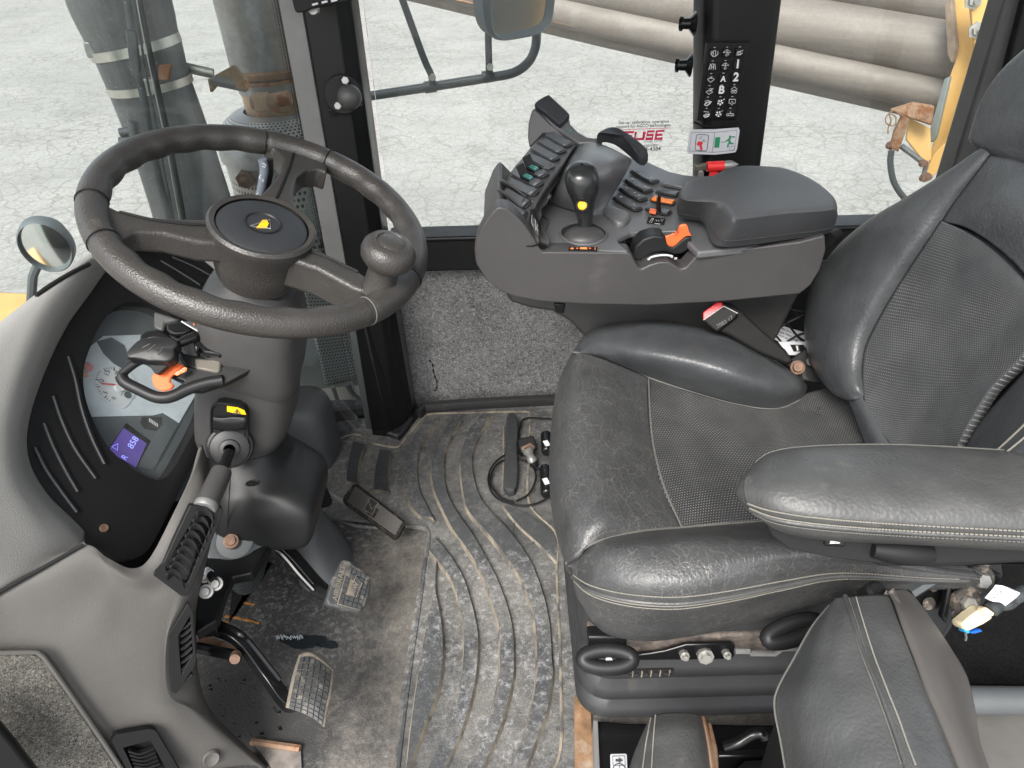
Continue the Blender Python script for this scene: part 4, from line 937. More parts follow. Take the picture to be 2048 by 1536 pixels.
for l in (cR([(480, 520), (540, 488)]), cR([(510, 552), (580, 496)]), cR([(598, 575), (640, 520)])):
    obj('knob_groove', MB().tube(pts(Plane(QK.p + QK.n * .010, QK.n), l), .0009, 5), m_plas, t)
obj('stalk', slab(Plane(QP.p + QP.n * .032, QP.n), cR([(720, 470), (770, 430), (870, 385), (905, 400), (905, 440), (800, 480), (750, 500)]), .014), m_paint, t, bevel=.004)
obj('bracket', slab(Plane(QP.p + QP.n * .012, QP.n), cR([(450, 480), (460, 420), (500, 385), (600, 375), (700, 430), (690, 460), (560, 450)]), .012), m_paint, t, bevel=.004)
SWP = Plane(QP.p + QP.n * .02, QP.n)
for l in (cR([(655, 330), (775, 310), (875, 375), (800, 420), (720, 430), (660, 390)]), cR([(945, 440), (1110, 450), (1110, 540), (1080, 585), (940, 560), (905, 500)]), cR([(860, 470), (960, 425), (920, 520), (880, 560)])):
    obj('switch_block', slab(SWP, l, .02), m_paint, t, bevel=.004)
obj('housing', slab(Plane(QP.p - QP.n * .003, QP.n), cR([(745, 520), (800, 560), (900, 580), (1090, 600), (1080, 700), (1060, 725), (880, 690), (800, 655), (760, 600)]), .04), m_plas_s, t, bevel=.004)
obj('housing_band', slab(Plane(QP.p + QP.n * .004, QP.n), cR([(880, 600), (1086, 610), (1080, 695), (1055, 715), (885, 680)]), .03), M('bronze_grey_band', (.13, .12, .10), .35, metal=.3), t, bevel=.003)
obj('side_block', slab(Plane(QP.p + QP.n * .01, QP.n), cR([(565, 235), (770, 300), (720, 320), (655, 330), (640, 395), (600, 385), (562, 360)]), .03), m_plas, t, bevel=.004)
dl = obj('dial', slab(Plane(QP.p + QP.n * .022, QP.n), cR([(780, 315), (880, 300), (1130, 370), (1135, 455), (1010, 430), (890, 380)]), .01), m_pad, t, bevel=.002)
dl2 = MB().tube(pts(Plane(QP.p + QP.n * .0225, QP.n), cR([(780, 318), (850, 360), (930, 405), (1010, 435), (1130, 460)])), .0013, 5, smooth=12); obj('dial_edge', dl2, m_greyp, dl)
for l in ([(870, 335), (880, 350)], [(965, 362), (930, 390)], [(1032, 395), (1015, 415)], [(1072, 390), (1055, 430)], [(1098, 412), (1098, 434)], [(1086, 424), (1110, 424)]):
    obj('dial_mark', MB().tube(pts(Plane(QP.p + QP.n * .0228, QP.n), cR(l)), .0008, 4), m_orp, dl)

# ================================================================= DASHBOARD
PC = Plane((-.66, .86, .5), (.80, -.25, .55))
t = thing('dashboard', 'large grey moulded dashboard with black oval instrument panel', 'dashboard', (-.70, .85, 0))
BO = [(450, 560), (395, 515), (340, 497), (280, 494), (225, 530), (180, 590), (130, 662), (85, 760), (58, 850), (60, 920), (95, 985), (150, 1040), (200, 1095), (245, 1118), (285, 1110), (312, 1075), (350, 1000), (385, 930), (415, 870), (452, 790), (475, 660)]
WI = [(350, 640), (322, 618), (290, 606), (250, 606), (222, 622), (200, 650), (182, 690), (168, 735), (168, 780), (182, 830), (210, 885), (245, 922), (282, 948), (305, 958), (328, 958), (345, 940), (368, 900), (392, 855), (408, 815), (410, 760), (390, 690)]
nbo = 120
bo = even(pts(PC, BO), nbo, True); wi = even(pts(PC, WI), nbo, True)
cw = sum(wi, Vector()) / nbo
# align starts by index of direction
rows = [[p - PC.n * .02 for p in bo], bo, [p.lerp(q, .5) + PC.n * .003 for p, q in zip(bo, wi)], wi, [p - PC.n * .004 + (cw - p) * .01 for p in wi], [p - PC.n * .035 + (cw - p) * .02 for p in wi]]
pn = obj('instrument_panel', MB().grid(rows, close_u=True), m_blk, t)
for l in ([(400, 770), (440, 900), (480, 1080), (540, 1250), (612, 1398)], [(312, 1000), (360, 1140), (440, 1310), (560, 1482)], [(258, 1160), (310, 1290), (380, 1430), (455, 1560)], [(205, 1300), (270, 1430), (360, 1560), (450, 1680)], [(940, 208), (1060, 280), (1170, 350)], [(870, 262), (960, 290), (1040, 335)], [(1010, 188), (1130, 240), (1240, 300)]):
    obj('rib', MB().tube(even([PC(*q, .0015) for q in cD(l)], 20), .0042, 8), m_blk, pn)
    obj('dusty_rib_highlight', MB().tube(even([PC(*q, .0048) for q in cD(l)], 20), .0012, 5), m_foot, pn)  # pale line paints the dusty highlight along the rib
obj('screw', MB().lathe(PC(208, 1056, .002), PC.n, [(0, .001), (.003, .001), (.006, .0016), (.0065, -.002)], 16), m_rbolt, pn)
# cluster behind the lens
cfp = Plane(PC.p - PC.n * .030, PC.n)
face = obj('instrument_cluster', MB().prism([cfp(*q) for q in [(120, 560), (460, 560), (460, 1000), (120, 1000)]], -PC.n * .01), m_cblue, t)
cf2 = Plane(PC.p - PC.n * .0285, PC.n); cf3 = Plane(PC.p - PC.n * .0270, PC.n)
fv = obj('lens_reflection', MB().prism([cf2(*q) for q in cR([(20, 560), (180, 430), (470, 420), (480, 640), (900, 860), (760, 1100), (640, 1020), (560, 1040), (80, 1050), (20, 900)])], -PC.n * .001), M('pale_lens_reflection', (.56, .60, .62), .5, var=(18, .2)), face)  # pale patch paints the outside reflected in the lens
obj('dark_gauge', MB().prism([cf3(*q) for q in cR([(130, 470), (240, 440), (340, 500), (390, 640), (330, 680), (260, 640), (180, 560)])], -PC.n * .0012), m_cblue, face)
gcx, gcy = cR([(245, 810)])[0]
gp = even([cf3(*q) for q in cR([(110, 760), (130, 700), (190, 668), (270, 665), (350, 690), (420, 760), (435, 850), (350, 978), (290, 970), (220, 940), (150, 880), (118, 820)])], 48, True)
gf = obj('gauge_face', MB().prism(gp, -PC.n * .001), m_gface, face)
tk = MB(); gcc = cf3(*cR([(270, 815)])[0])
for k in range(6, 34):
    p = gp[k * 48 // 48 % 48]; 
idx = [(k * 48) // 40 for k in range(40)]
for k in idx:
    p = gp[k]; 
    px_ = (p - gcc)
    if px_.dot(cf3(*cR([(500, 900)])[0]) - gcc) > .0 and px_.length > 0: continue
    L_ = .86 if k % 5 else .78
    tk.tube([gcc + px_ * .95 + PC.n * .0006, gcc + px_ * L_ + PC.n * .0006], .00045 if k % 5 else .0008, 4)
obj('tick_marks', tk, m_dkp, gf) if tk.v else None
def cltext(s, a, b_, uppx, mat, par, plane=cf3, nm='lettering', bold=.01):
    pa, pb = plane(*cR([a])[0]), plane(*cR([b_])[0]); up = plane(*cR([uppx])[0]) - pa
    vs, fs = text_mesh(s, pa, pb, up, None, .0006, bold)
    nn = (pb - pa).cross(up)
    if nn.dot(plane.n) < 0: vs = [v + plane.n * .0012 for v in vs]
    return obj(nm, MB().add(vs, fs), mat, par, smooth=False)
cltext('15', (218, 735), (228, 700), (180, 715), m_dkp, gf); cltext('10', (172, 800), (186, 770), (150, 780), m_dkp, gf)
cltext('5', (205, 880), (212, 865), (185, 865), m_dkp, gf); cltext('0', (268, 922), (274, 905), (248, 908), m_dkp, gf); cltext('20', (290, 735), (300, 705), (270, 715), m_dkp, gf)
cltext('rpm X 100', (318, 890), (352, 828), (296, 872), m_dkp, gf)
cd = [cf3(365 * 0 + 0, 0)]
cc_ = cR([(366, 884)])[0]; obj('gauge_dot', MB().lathe(cf3(*cc_, ) + PC.n * .0006, PC.n, [(0, .0005), (.0062, .0005), (.0062, 0)], 20), m_cblue, gf)
obj('needle', MB().tube([cf3(*q) + PC.n * .004 for q in cR([(155, 802), (300, 812)])], .0011, 6), m_redp, gf)
obj('needle_hub', MB().lathe(cf3(*cR([(300, 825)])[0]), PC.n, [(.009, 0), (.008, .005), (0, .005)], 20), m_gface, gf)
obj('warning_lamp', MB().lathe(cf3(*cR([(65, 668)])[0]), PC.n, [(0, .001), (.007, .001), (.008, 0)], 16), M('pink_lamp', (.75, .3, .3), .5), face)
obj('warning_lamp', MB().lathe(cf3(*cR([(42, 728)])[0]), PC.n, [(0, .001), (.004, .001), (.005, 0)], 16), M('pink_lamp_small', (.75, .42, .3), .5), face)
obj('housing_step', MB().prism([cf3(*q) for q in cR([(650, 1040), (760, 1100), (560, 1460), (440, 1440)])], -PC.n * .001), m_cblue, face)
obj('screen_frame', MB().prism([cf2(*q) for q in cR([(355, 1098), (545, 1238), (448, 1450), (200, 1330)])], -PC.n * .001), m_paint, face, bevel=.0005)
scn = obj('display_screen', MB().prism([cf3(*q) for q in cR([(335, 1135), (512, 1255), (430, 1440), (215, 1315)])], -PC.n * .0005), m_screen, face)
cltext('858', (402, 1300), (450, 1222), (370, 1268), m_lcdp, scn, bold=0.0); cltext('R', (350, 1385), (368, 1360), (318, 1365), m_lcdp, scn, bold=0.0)
obj('triangle_symbol', MB().tube([cf3(*q) + PC.n * .0008 for q in cR([(242, 1280), (290, 1258), (285, 1308)])], .0006, 4, closed=True), m_lcdp, scn)
dg_ = obj('dark_gauge', MB().prism([cf3(*q) for q in cR([(480, 1050), (620, 1050), (640, 1110), (590, 1160), (500, 1140), (465, 1090)])], -PC.n * .0015), m_clear, face, bevel=.0004)
for k in range(6):
    x_ = 530 + k * 12; y_ = 1062 + k * 8
    obj('bar_segment', MB().prism([cf3(*q) + PC.n * .0008 for q in cR([(x_, y_), (x_ + 7, y_ + 4), (x_ - 3 + 7, y_ + 30), (x_ - 3, y_ + 26)])], PC.n * .0003), m_gface, dg_)
lw = even(pts(Plane(PC.p - PC.n * .012, PC.n), WI), nbo, True)
obj('lens', MB().add([p + (cw - p) * -.01 for p in lw], [tuple(range(nbo))]), m_clglass, t)
obj('lens_gasket', MB().tube([PC(*q, -.006) for q in [(404, 836), (372, 902), (345, 947), (325, 960)]], .0016, 6, smooth=20), m_dust, t)
# hood and rolled rim
R1 = [(460, 536, .018), (398, 496, .02), (338, 482, .022), (266, 484, .024), (203, 516, .026), (157, 572, .028), (108, 642, .03), (60, 748, .03), (32, 850, .03), (36, 940, .03), (76, 1010, .026), (135, 1064, .02), (168, 1086, .012)]
R2 = [(470, 520, .016), (400, 482, .022), (336, 474, .026), (246, 486, .03), (182, 512, .032), (128, 556, .034), (62, 634, .038), (8, 750, .04), (-22, 860, .04), (-15, 980, .04), (30, 1065, .036), (90, 1110, .03), (168, 1088, .014)]
R3 = [(480, 512, -.03), (402, 472, -.02), (334, 466, -.015), (236, 490, -.005), (166, 516, .0), (90, 574, .005), (-5, 650, .01), (-130, 760, .02), (-170, 900, .03), (-170, 1090, .035), (-170, 1285, .035), (0, 1184, .03), (168, 1090, .014)]
B0 = [(*q, -.002) for q in BO[:12]] + [(170, 1062, -.002)]
rw0 = [PC(*q) for q in B0]; rws = [rw0] + [[PC(*q) for q in R] for R in (R1, R2, R3)]
back = [p - PC.n * .10 for p in rws[-1]]
obj('hood', MB().grid(net(rws + [back], 60, 36)), m_dash, t, solid=.006)
sl_ = MB().tube(even([PC(*q) for q in [(72, 592, .028), (100, 572, .032), (140, 548, .034), (178, 528, .032)]], 16), .004, 6); obj('demist_slot', sl_, m_clear, t)
# lower console
LP = Plane((-.56, .66, .4), (.55, -.75, .35))
S = [
 [(-170, 1290, 0), (0, 1188, 0), (90, 1136, .004), (170, 1090, .008), (215, 1115, .014), (262, 1136, .012), (298, 1118, .004), (345, 1030, -.012), (385, 945, -.05), (405, 890, -.09)],
 [(-170, 1310, .004), (0, 1212, .004), (95, 1160, .010), (185, 1125, .016), (225, 1142, .020), (270, 1160, .02), (312, 1138, .012), (362, 1050, -.002), (405, 970, -.04), (420, 940, -.09)],
 [(-170, 1340, .004), (0, 1270, .006), (110, 1215, .010), (200, 1180, .010), (250, 1182, .010), (300, 1185, .010), (338, 1165, .010), (378, 1100, .004), (418, 1030, -.02), (436, 1012, -.08)],
 [(-170, 1390, .004), (0, 1310, .006), (110, 1280, .012), (190, 1250, .016), (245, 1235, .014), (300, 1228, .014), (340, 1215, .012), (368, 1195, .008), (386, 1200, -.01), (396, 1200, -.05)],
 [(-170, 1450, .004), (0, 1390, .006), (110, 1350, .012), (190, 1320, .016), (245, 1305, .018), (295, 1295, .018), (328, 1285, .016), (340, 1275, .012), (384, 1250, -.02), (394, 1250, -.06)],
 [(-170, 1540, .004), (20, 1480, .006), (140, 1430, .010), (220, 1400, .014), (265, 1390, .016), (305, 1388, .016), (330, 1386, .014), (346, 1382, .008), (386, 1345, -.02), (396, 1340, -.06)],
 [(-170, 1600, .0), (100, 1560, .0), (200, 1500, .004), (255, 1465, .008), (300, 1445, .012), (340, 1430, .014), (375, 1425, .008), (398, 1425, 0), (420, 1430, -.02), (425, 1425, -.06)],
 [(-170, 1700, .0), (150, 1680, .0), (250, 1620, .0), (300, 1580, .0), (350, 1560, .004), (400, 1545, .004), (450, 1535, 0), (500, 1530, -.01), (530, 1535, -.02), (535, 1530, -.06)]]
obj('lower_console', MB().grid(net([[LP(*q) for q in r] for r in S], 72, 64)), m_dash2, t, solid=.005)
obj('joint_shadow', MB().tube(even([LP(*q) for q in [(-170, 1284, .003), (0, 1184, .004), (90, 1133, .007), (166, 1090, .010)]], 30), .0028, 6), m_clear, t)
cpn = slab(Plane(LP.p + LP.n * .024, LP.n), [(-170, 1316), (60, 1308), (78, 1312), (95, 1330), (242, 1545), (300, 1640), (-170, 1640)], .01)
obj('felt_panel', cpn, m_carps, t, bevel=.002)
obj('felt_lip', MB().tube(even([LP(*q, .026) for q in [(-170, 1312), (60, 1304), (80, 1308), (98, 1328), (170, 1430), (245, 1541), (300, 1630)]], 60), .0032, 8), m_dash2, t)
obj('door_seal', slab(Plane((-.55, .50, .3), (.55, -.75, .35)), [(-120, 1400), (0, 1452), (32, 1490), (85, 1560), (-120, 1640)], .02), m_paint2, kind='structure', bevel=.006)
# added dark block stands for the shaded void behind the column, below the dash
obj('dark_filler', MB().prism([Vector(v) for v in ((-.98, 1.28, 0), (-.72, 1.20, 0), (-.68, .86, 0), (-.80, .64, 0), (-1.2, .62, 0), (-1.2, 1.1, 0))], (0, 0, .40)), m_blk, t, bevel=.02)

# air vents on the dashboard
def vent(name, frame, hole, off, slats, label, pl=LP, bulb=False):
    v = thing(name, label, 'air vent', pl(*frame[0]), 'air vents of the dashboard')
    o_ = [pl(*q, off) for q in frame]; h_ = [pl(*q, off) for q in hole]; n = pl.n; k = 48
    O, H_ = even(o_, k, True, smooth=False), even(h_, k, True, smooth=False)
    obj('frame', MB().grid([[p - n * .012 for p in O], O, H_, [p - n * .018 for p in H_]], close_u=True), m_blk, v, bevel=.0015)
    obj('duct', MB().prism([p - n * .016 for p in H_], -n * .002), m_clear, v)
    for sl in slats:
        if bulb:
            p_ = [pl(*q, off - .004) for q in sl]; obj('slat', MB().grid([[q for q in even(p_, 14)], [q + n * .007 for q in even(p_, 14)], [q + n * .006 + (pl(sl[0][0] + 3, sl[0][1] + 14, off) - pl(*sl[0], off)) for q in even(p_, 14)]]), m_blk, v, solid=.0018)
        else:
            p_ = [pl(*q, off - .006) for q in sl]; obj('slat', MB().tube(even(p_, 12), .0028, 6, squash=(pl.n, 2.2)), m_blk, v)
    return v
sl1 = []
for k in range(9):
    f_ = k / 8; a = (418 - 68 * f_, 1018 + 128 * f_); b_ = (386 - 60 * f_, 1034 + 108 * f_)
    x_, y_ = 392 - 60 * f_, 1022 + 122 * f_
    sl1.append([(x_ - 2, y_), (x_ + 12, y_ - 10), (x_ + 26, y_ + 0), (x_ + 32, y_ + 16)])
vent('air_vent', cG([(1090, 30), (1280, 40), (1276, 90), (1080, 545), (1045, 556), (870, 425), (930, 370)]), cG([(1120, 95), (1225, 90), (1215, 130), (1075, 480), (945, 392)]), .016, [cG([(a * 1.0, b_)])[0:1] and s for s in sl1 for a, b_ in [(0, 0)]], 'tall narrow air vent with curved louvres beside the instrument panel', bulb=True)
sl2 = []
for k in range(9):
    y_ = 700 + k * 38; sl2.append(cG([(1035, y_ + 40), (1065, y_ + 22), (1100, y_ - 12)]))
vent('air_vent', cG([(968, 770), (1080, 590), (1105, 640), (1125, 920), (1112, 960), (1010, 1112), (985, 1100), (975, 950)]), cG([(1022, 780), (1090, 665), (1108, 880), (1040, 1000)]), .014, sl2, 'small upright air vent at the right edge of the grey lower dash')
sl3 = [cG([(735 + k*8, 1430 + k * 22), (800 + k*10, 1445 + k * 20), (880 + k * 8, 1415 + k * 22)]) for k in range(6)]
vent('air_vent', cG([(640, 1385), (660, 1345), (850, 1312), (890, 1318), (1060, 1600), (780, 1640)]), cG([(705, 1420), (862, 1378), (985, 1600), (790, 1600)]), .030, sl3, 'dusty air vent at the bottom of the dash beside the felt panel')
obj('screw_boss', MB().lathe(LP(*cG([(1210, 1480)])[0], .006), LP.n, [(.013, 0), (.011, .004), (.007, .002), (0, .001)], 20), m_dash2, bpy.data.objects['dashboard'])
# ================================================================= PEDALS
def pad(t, l, z0, tilt, th, mat, nm='pad'):
    pl = Plane(P(*l[0], z0), tilt); return pl, obj(nm, slab(pl, l, th), mat, t, bevel=.004, bseg=3)
m_ped = M('worn_pedal_rubber', (.036, .039, .041), .6, grain=(500, .3), dirt=(50, .52, .25, (.20, .18, .155)))
m_pedd = M('dusty_pedal_groove', (.15, .13, .105), .9, var=(60, .3))
t = thing('brake_pedal', 'square air brake pedal with raised rubber grid and diamond mark', 'pedal', P(700, 1200, .0))
BP = Plane(P(698, 1170, .17), (.45, -.35, .82))
obj('pad', slab(BP, cI([(250, 52), (290, 60), (415, 150), (420, 200), (405, 270), (370, 355), (345, 370), (165, 325), (150, 290), (190, 160)]), .018), m_ped, t, bevel=.005, bseg=3)
g0, g1, g2, g3 = [BP(*q, .0008) for q in cI([(232, 75), (408, 158), (352, 352), (172, 302)])]
def bil(u, v): return (g0.lerp(g1, u)).lerp(g3.lerp(g2, u), v)
gr = MB()
def stud(mb, q4, n, h, ins=.16):
    c = sum(q4, Vector()) / 4; lo_ = [p.lerp(c, ins * .5) for p in q4]; hi = [p.lerp(c, ins * 1.2) + n * h for p in q4]
    mb.add(lo_ + hi, [(4, 5, 6, 7), (0, 1, 5, 4), (1, 2, 6, 5), (2, 3, 7, 6), (3, 0, 4, 7)])
for i in range(5):
    for j in range(7):
        if i in (1, 2) and 2 <= j <= 4: continue
        u0, u1, v0, v1 = .27 + i * .146, .27 + (i + 1) * .146, j / 7, (j + 1) / 7; stud(gr, [bil(u0, v0), bil(u1, v0), bil(u1, v1), bil(u0, v1)], BP.n, .003)
obj('tread_studs', gr, m_ped, t, kind='stuff', smooth=False)
obj('tread_base', MB().add([bil(.25, -.01) , bil(1.01, -.01), bil(1.01, 1.01), bil(.25, 1.01)], [(0, 1, 2, 3)]), m_pedd, t, solid=.001)
dm = [BP(*q, .002) for q in cI([(330, 150), (362, 195), (325, 282), (294, 225)])]
obj('diamond', MB().prism(dm, BP.n * .002), m_ped, t, bevel=.0008); obj('diamond_edge', MB().tube([p + BP.n * .002 for p in dm], .0012, 5, closed=True), m_pedd, t)
def ptext(s, a, b_, upx, mat, par, pl, bold=.02, off=.003, nm='lettering', size=None):
    pa, pb = pl(*a, off), pl(*b_, off); up = pl(*upx, off) - pa; vs, fs = text_mesh(s, pa, pb, up, size, 0, bold)
    return obj(nm, MB().add(vs, fs), mat, par, smooth=False, solid=.0006, soff=0)
ptext('BW', *cI([(318, 252), (345, 195), (298, 240)]), m_pedd, t, BP, off=.0048)
ptext('AIR BRAKE', *cI([(218, 300), (268, 92), (198, 292)]), m_pedd, t, BP, .01, .0025)
obj('arm', MB().tube([P(540, 1075, .22), P(580, 1110, .19), P(628, 1165, .15), P(652, 1188, .14)], .016, 4, smooth=24), m_paint, t, bevel=.003)
obj('arm_rib', MB().tube([P(527, 1092, .225), P(560, 1105, .21), P(600, 1150, .18), P(628, 1180, .16)], .0035, 6, smooth=18), m_paint, t)
obj('link', MB().tube([P(628, 1178, .15), P(668, 1195, .15)], .012, 8), m_paint, t)

t = thing('clutch_pedal', 'curved rectangular pedal with grid tread nearest the camera on a black arm', 'pedal', P(620, 1420, 0))
CPp = [[(598, 1308, .17), (620, 1303, .172), (645, 1318, .172), (668, 1338, .168)], [(585, 1350, .175), (612, 1352, .18), (640, 1362, .18), (664, 1378, .172)], [(576, 1390, .172), (604, 1395, .178), (632, 1406, .176), (655, 1420, .166)], [(571, 1415, .165), (600, 1424, .168), (628, 1438, .164), (649, 1455, .155)]]
cg = net([[P(*q) for q in r] for r in CPp], 28, 32)
obj('pad', MB().grid(cg), [m_pedd], t, solid=.012)
gr = MB(); up_ = Vector((.2, -.5, .8)).normalized()
for i in range(2, 26, 4):
    for j in range(2, 30, 3): stud(gr, [cg[j][i], cg[j][i+4], cg[j+3][i+4], cg[j+3][i]], up_, .0035)
obj('tread_studs', gr, m_ped, t, kind='stuff', smooth=False)
obj('arm', MB().tube([P(402, 1240, .20), P(430, 1255, .21), P(480, 1280, .20), P(530, 1345, .15), P(575, 1405, .13), P(600, 1400, .14)], .014, 4, smooth=30), m_paint, t, bevel=.003)
obj('arm_edge', MB().tube([P(430, 1240, .225), P(480, 1268, .22), P(500, 1285, .20), P(560, 1360, .15)], .004, 6, smooth=24), m_paint, t)
obj('link_bar', MB().tube([P(392, 1295, .19), P(440, 1305, .19), P(480, 1313, .19)], .009, 8), m_paint, t)
obj('link_plate', MB().prism([P(*q, .185) for q in cG([(1125, 785), (1200, 780), (1395, 850), (1380, 880), (1130, 850)])], (0, 0, -.01)), m_rust, t, bevel=.002)
obj('pivot_bolt', MB().lathe(P(*cG([(1348, 905)])[0], .20), (.2, -.8, .5), [(0, .006), (.008, .005), (.0085, -.01)], 14), m_rbolt, t)
obj('return_pin', MB().lathe(P(*cG([(1395, 785)])[0], .17), (0, -.3, 1), [(0, .012), (.003, .012), (.003, .005), (.009, .003), (.010, -.01)], 16), m_bolt, t)
obj('hanger', MB().prism([P(*q, .24) for q in cG([(1110, 560), (1160, 580), (1245, 735), (1130, 750)])], (0, 0, -.02)), m_paint, t, bevel=.003)

t = thing('accelerator_pedal', 'long ribbed black accelerator pedal on the dusty mat', 'pedal', P(750, 1030, 0))
AP = Plane(P(745, 1020, .09), (.10, -.45, .88)); AQ = cH([(605, 488), (632, 490), (900, 700), (912, 722), (870, 805), (845, 815), (560, 610), (540, 590), (548, 560)])
obj('pad', slab(AP, AQ, .014), M('brown_black_tread', (.014, .013, .012), .8, spec=.15, dirt=(50, .55, .25, (.15, .13, .1))), t, bevel=.004, bseg=3)
m_trd = M('worn_tread_rib', (.055, .05, .045), .5, dirt=(60, .6, .2, (.12, .105, .085)))
a0, a1, a2, a3 = [AP(*q, .001) for q in cH([(612, 500), (898, 716), (855, 795), (562, 590)])]
for k in range(10):
    v = (k + .5) / 10; p, q = a0.lerp(a3, v), a1.lerp(a2, v)
    segs = [(0.02, .40), (.55, .98)] if 3 <= k <= 8 else [(0.02, .98)]
    for s0, s1 in segs: obj('tread_rib', MB().tube([p.lerp(q, s0), p.lerp(q, s1)], .0014, 6), m_trd, t)
em = [AP(*q, .0015) for q in cH([(705, 572), (750, 602), (715, 672), (668, 640)])]
obj('emblem', MB().prism(em, AP.n * .001), m_plas_s, t); obj('emblem_edge', MB().tube([p + AP.n * .001 for p in em], .0009, 5, closed=True), m_pedd, t)
obj('emblem_stroke', MB().tube([AP(*q, .003) for q in cH([(690, 580), (712, 640), (752, 604)])], .001, 5), m_pedd, t)
obj('rod', MB().tube([P(640, 980, .10), P(668, 992, .09), P(700, 1010, .07)], .006, 8), m_grey2, t)
obj('hinge', MB().tube([P(640, 975, .11), P(652, 1005, .11)], .014, 14), m_blk, t)
# grey covers behind the column
t = thing('corner_cover', 'rounded grey plastic cover on the floor behind the steering column', 'cover', P(620, 980, 0))
rg = [superring(P(612, 940, 0) + Vector((0, .06, z)), rx, ry, 36, e) for z, rx, ry, e in ((0, .072, .085, 3.2), (.10, .070, .08, 3.2), (.15, .064, .072, 3), (.172, .050, .058, 2.8), (.18, .03, .036, 2.4), (.182, .002, .002, 2))]
gg = [crm([r[i] for r in rg], 24) for i in range(36)]; gg = [[c[j] for c in gg] for j in range(25)]
obj('shell', MB().grid(gg, close_u=True), m_foot, t)
t = thing('hose_cover', 'dark grey tapered cover on the floor between accelerator and brake pedal', 'cover', P(640, 1110, 0))
rg = [superring(P(650, 1135, 0) + Vector((dx, .01 + dy, z)), rx, ry, 30, 2.4) for z, dx, dy, rx, ry in ((0, 0, 0, .055, .075), (.04, -.008, .01, .045, .065), (.10, -.03, .03, .035, .045), (.16, -.06, .05, .028, .03))]
gg = [crm([r[i] for r in rg], 16) for i in range(30)]; gg = [[c[j] for c in gg] for j in range(17)]
obj('shell', MB().grid(gg, close_u=True), m_foot, t)
# linkage and bits under the column
t = thing('pedal_bracket', 'black steel bracket and rusty bolts under the steering column', 'bracket', P(460, 1180, 0))
obj('plate', MB().prism([Vector(v) for v in [P(*q, .26) for q in cG([(1180, 260), (1340, 280), (1540, 225), (1545, 260), (1440, 420), (1330, 440), (1290, 520), (1240, 690), (1120, 760), (1100, 600)])]], (0, 0, -.02)), m_paint2, t, bevel=.003)
obj('drum', MB().lathe(P(*cG([(1350, 240)])[0], .27), (.15, -.5, .85), [(0, .008), (.030, .008), (.036, .002), (.05, -.002), (.055, -.02)], 32), m_pole, t)
obj('bolt', MB().lathe(P(*cG([(1322, 235)])[0], .285), (.15, -.5, .85), [(0, .004), (.008, .0035), (.0085, 0), (.0125, -.001), (.0125, -.006)], 24), m_rbolt, t)
obj('hose', MB().tube([P(*q) for q in [(472, 1125, .20), (478, 1150, .15), (490, 1165, .10), (502, 1150, .07), (512, 1120, .05)]], lambda u: .022 + .0015 * math.sin(u * 90), 14, smooth=70), m_pole, t)
for q in ((1170, 435), (1235, 480), (1180, 525)): obj('fitting', MB().lathe(P(*cG([q])[0], .30), (.2, -.6, .7), [(0, .008), (.006, .008), (.007, 0), (.011, 0), (.011, -.008)], 12), m_bolt, t)
obj('connector', MB().tube([P(*q, .31) for q in cG([(1175, 375), (1200, 420), (1225, 460)])], .006, 8), m_blk, t)
obj('connector_band', MB().tube([P(*q, .311) for q in cG([(1180, 405), (1205, 420)])], .0065, 8), m_sticker, t)
# power socket and cable
t = thing('power_socket', 'small black socket block with chrome plug lying on the mat', 'socket', P(1055, 885, 0))
SQ = Plane(P(1050, 890, .05), (.15, -.6, .75))
obj('block', slab(SQ, cH([(1568, 228), (1660, 206), (1682, 285), (1650, 300), (1600, 322), (1578, 290)]), .035), m_blk, t, bevel=.003)
obj('plate', slab(Plane(SQ.p + SQ.n * .003, SQ.n), cH([(1585, 275), (1640, 250), (1668, 270), (1660, 300), (1602, 312)]), .003), m_rbolt, t, bevel=.002)
pc = P(*cH([(1622, 290)])[0], .055); pd = (P(*cH([(1650, 350)])[0], .03) - pc).normalized()
obj('plug', MB().lathe(pc, pd, [(.006, -.004), (.013, 0), (.013, .008), (.010, .012), (.010, .022), (.012, .026), (.012, .032), (.008, .034)], 16), m_bolt, t)
obj('plug_sleeve', MB().lathe(pc + pd * .034, pd, [(.010, 0), (.011, .008), (.006, .016), (.004, .03)], 14), m_blk, t)
cbp = cH([(1790, 112), (1720, 108), (1640, 104), (1595, 118), (1576, 170), (1568, 240), (1540, 290), (1450, 350), (1405, 410), (1395, 480), (1425, 555), (1500, 600), (1600, 618), (1690, 600), (1760, 560)])
cb2 = cH([(1655, 375), (1680, 400), (1720, 405), (1770, 380)]); cb3 = cH([(1540, 596), (1470, 570), (1410, 500), (1412, 430), (1460, 365), (1540, 345), (1620, 360), (1665, 410), (1670, 470), (1630, 550), (1560, 590)])
cm = thing('charger_cable', 'thin black cable lying in a loop on the floor mat', 'cable', P(1020, 960, 0))
for l in (cbp, cb2, cb3): obj('cord', MB().tube(even([P(*q, .021) for q in l], 70), .0024, 8), m_blk, cm)
KN = []
for q0, q1 in (((1092, 868), (1094, 905)), ((1090, 935), (1094, 990))):
    o_ = MB().tube([P(q0[0], q0[1], .22), P(q1[0], q1[1], .22)], .012, 14)
    kx = obj('adjuster_knob', o_, m_paint, origin=P(*q0, .22), bevel=.004, label=('upper' if q0[1] < 900 else 'lower') + ' small black knob with white mark'); KN.append(kx)
    obj('white_mark', MB().box(P((q0[0]+q1[0])/2, (q0[1]+q1[1])/2, .234), (.010, .016, .002), Matrix.Rotation(.3, 3, 'Z')), m_white, kx)
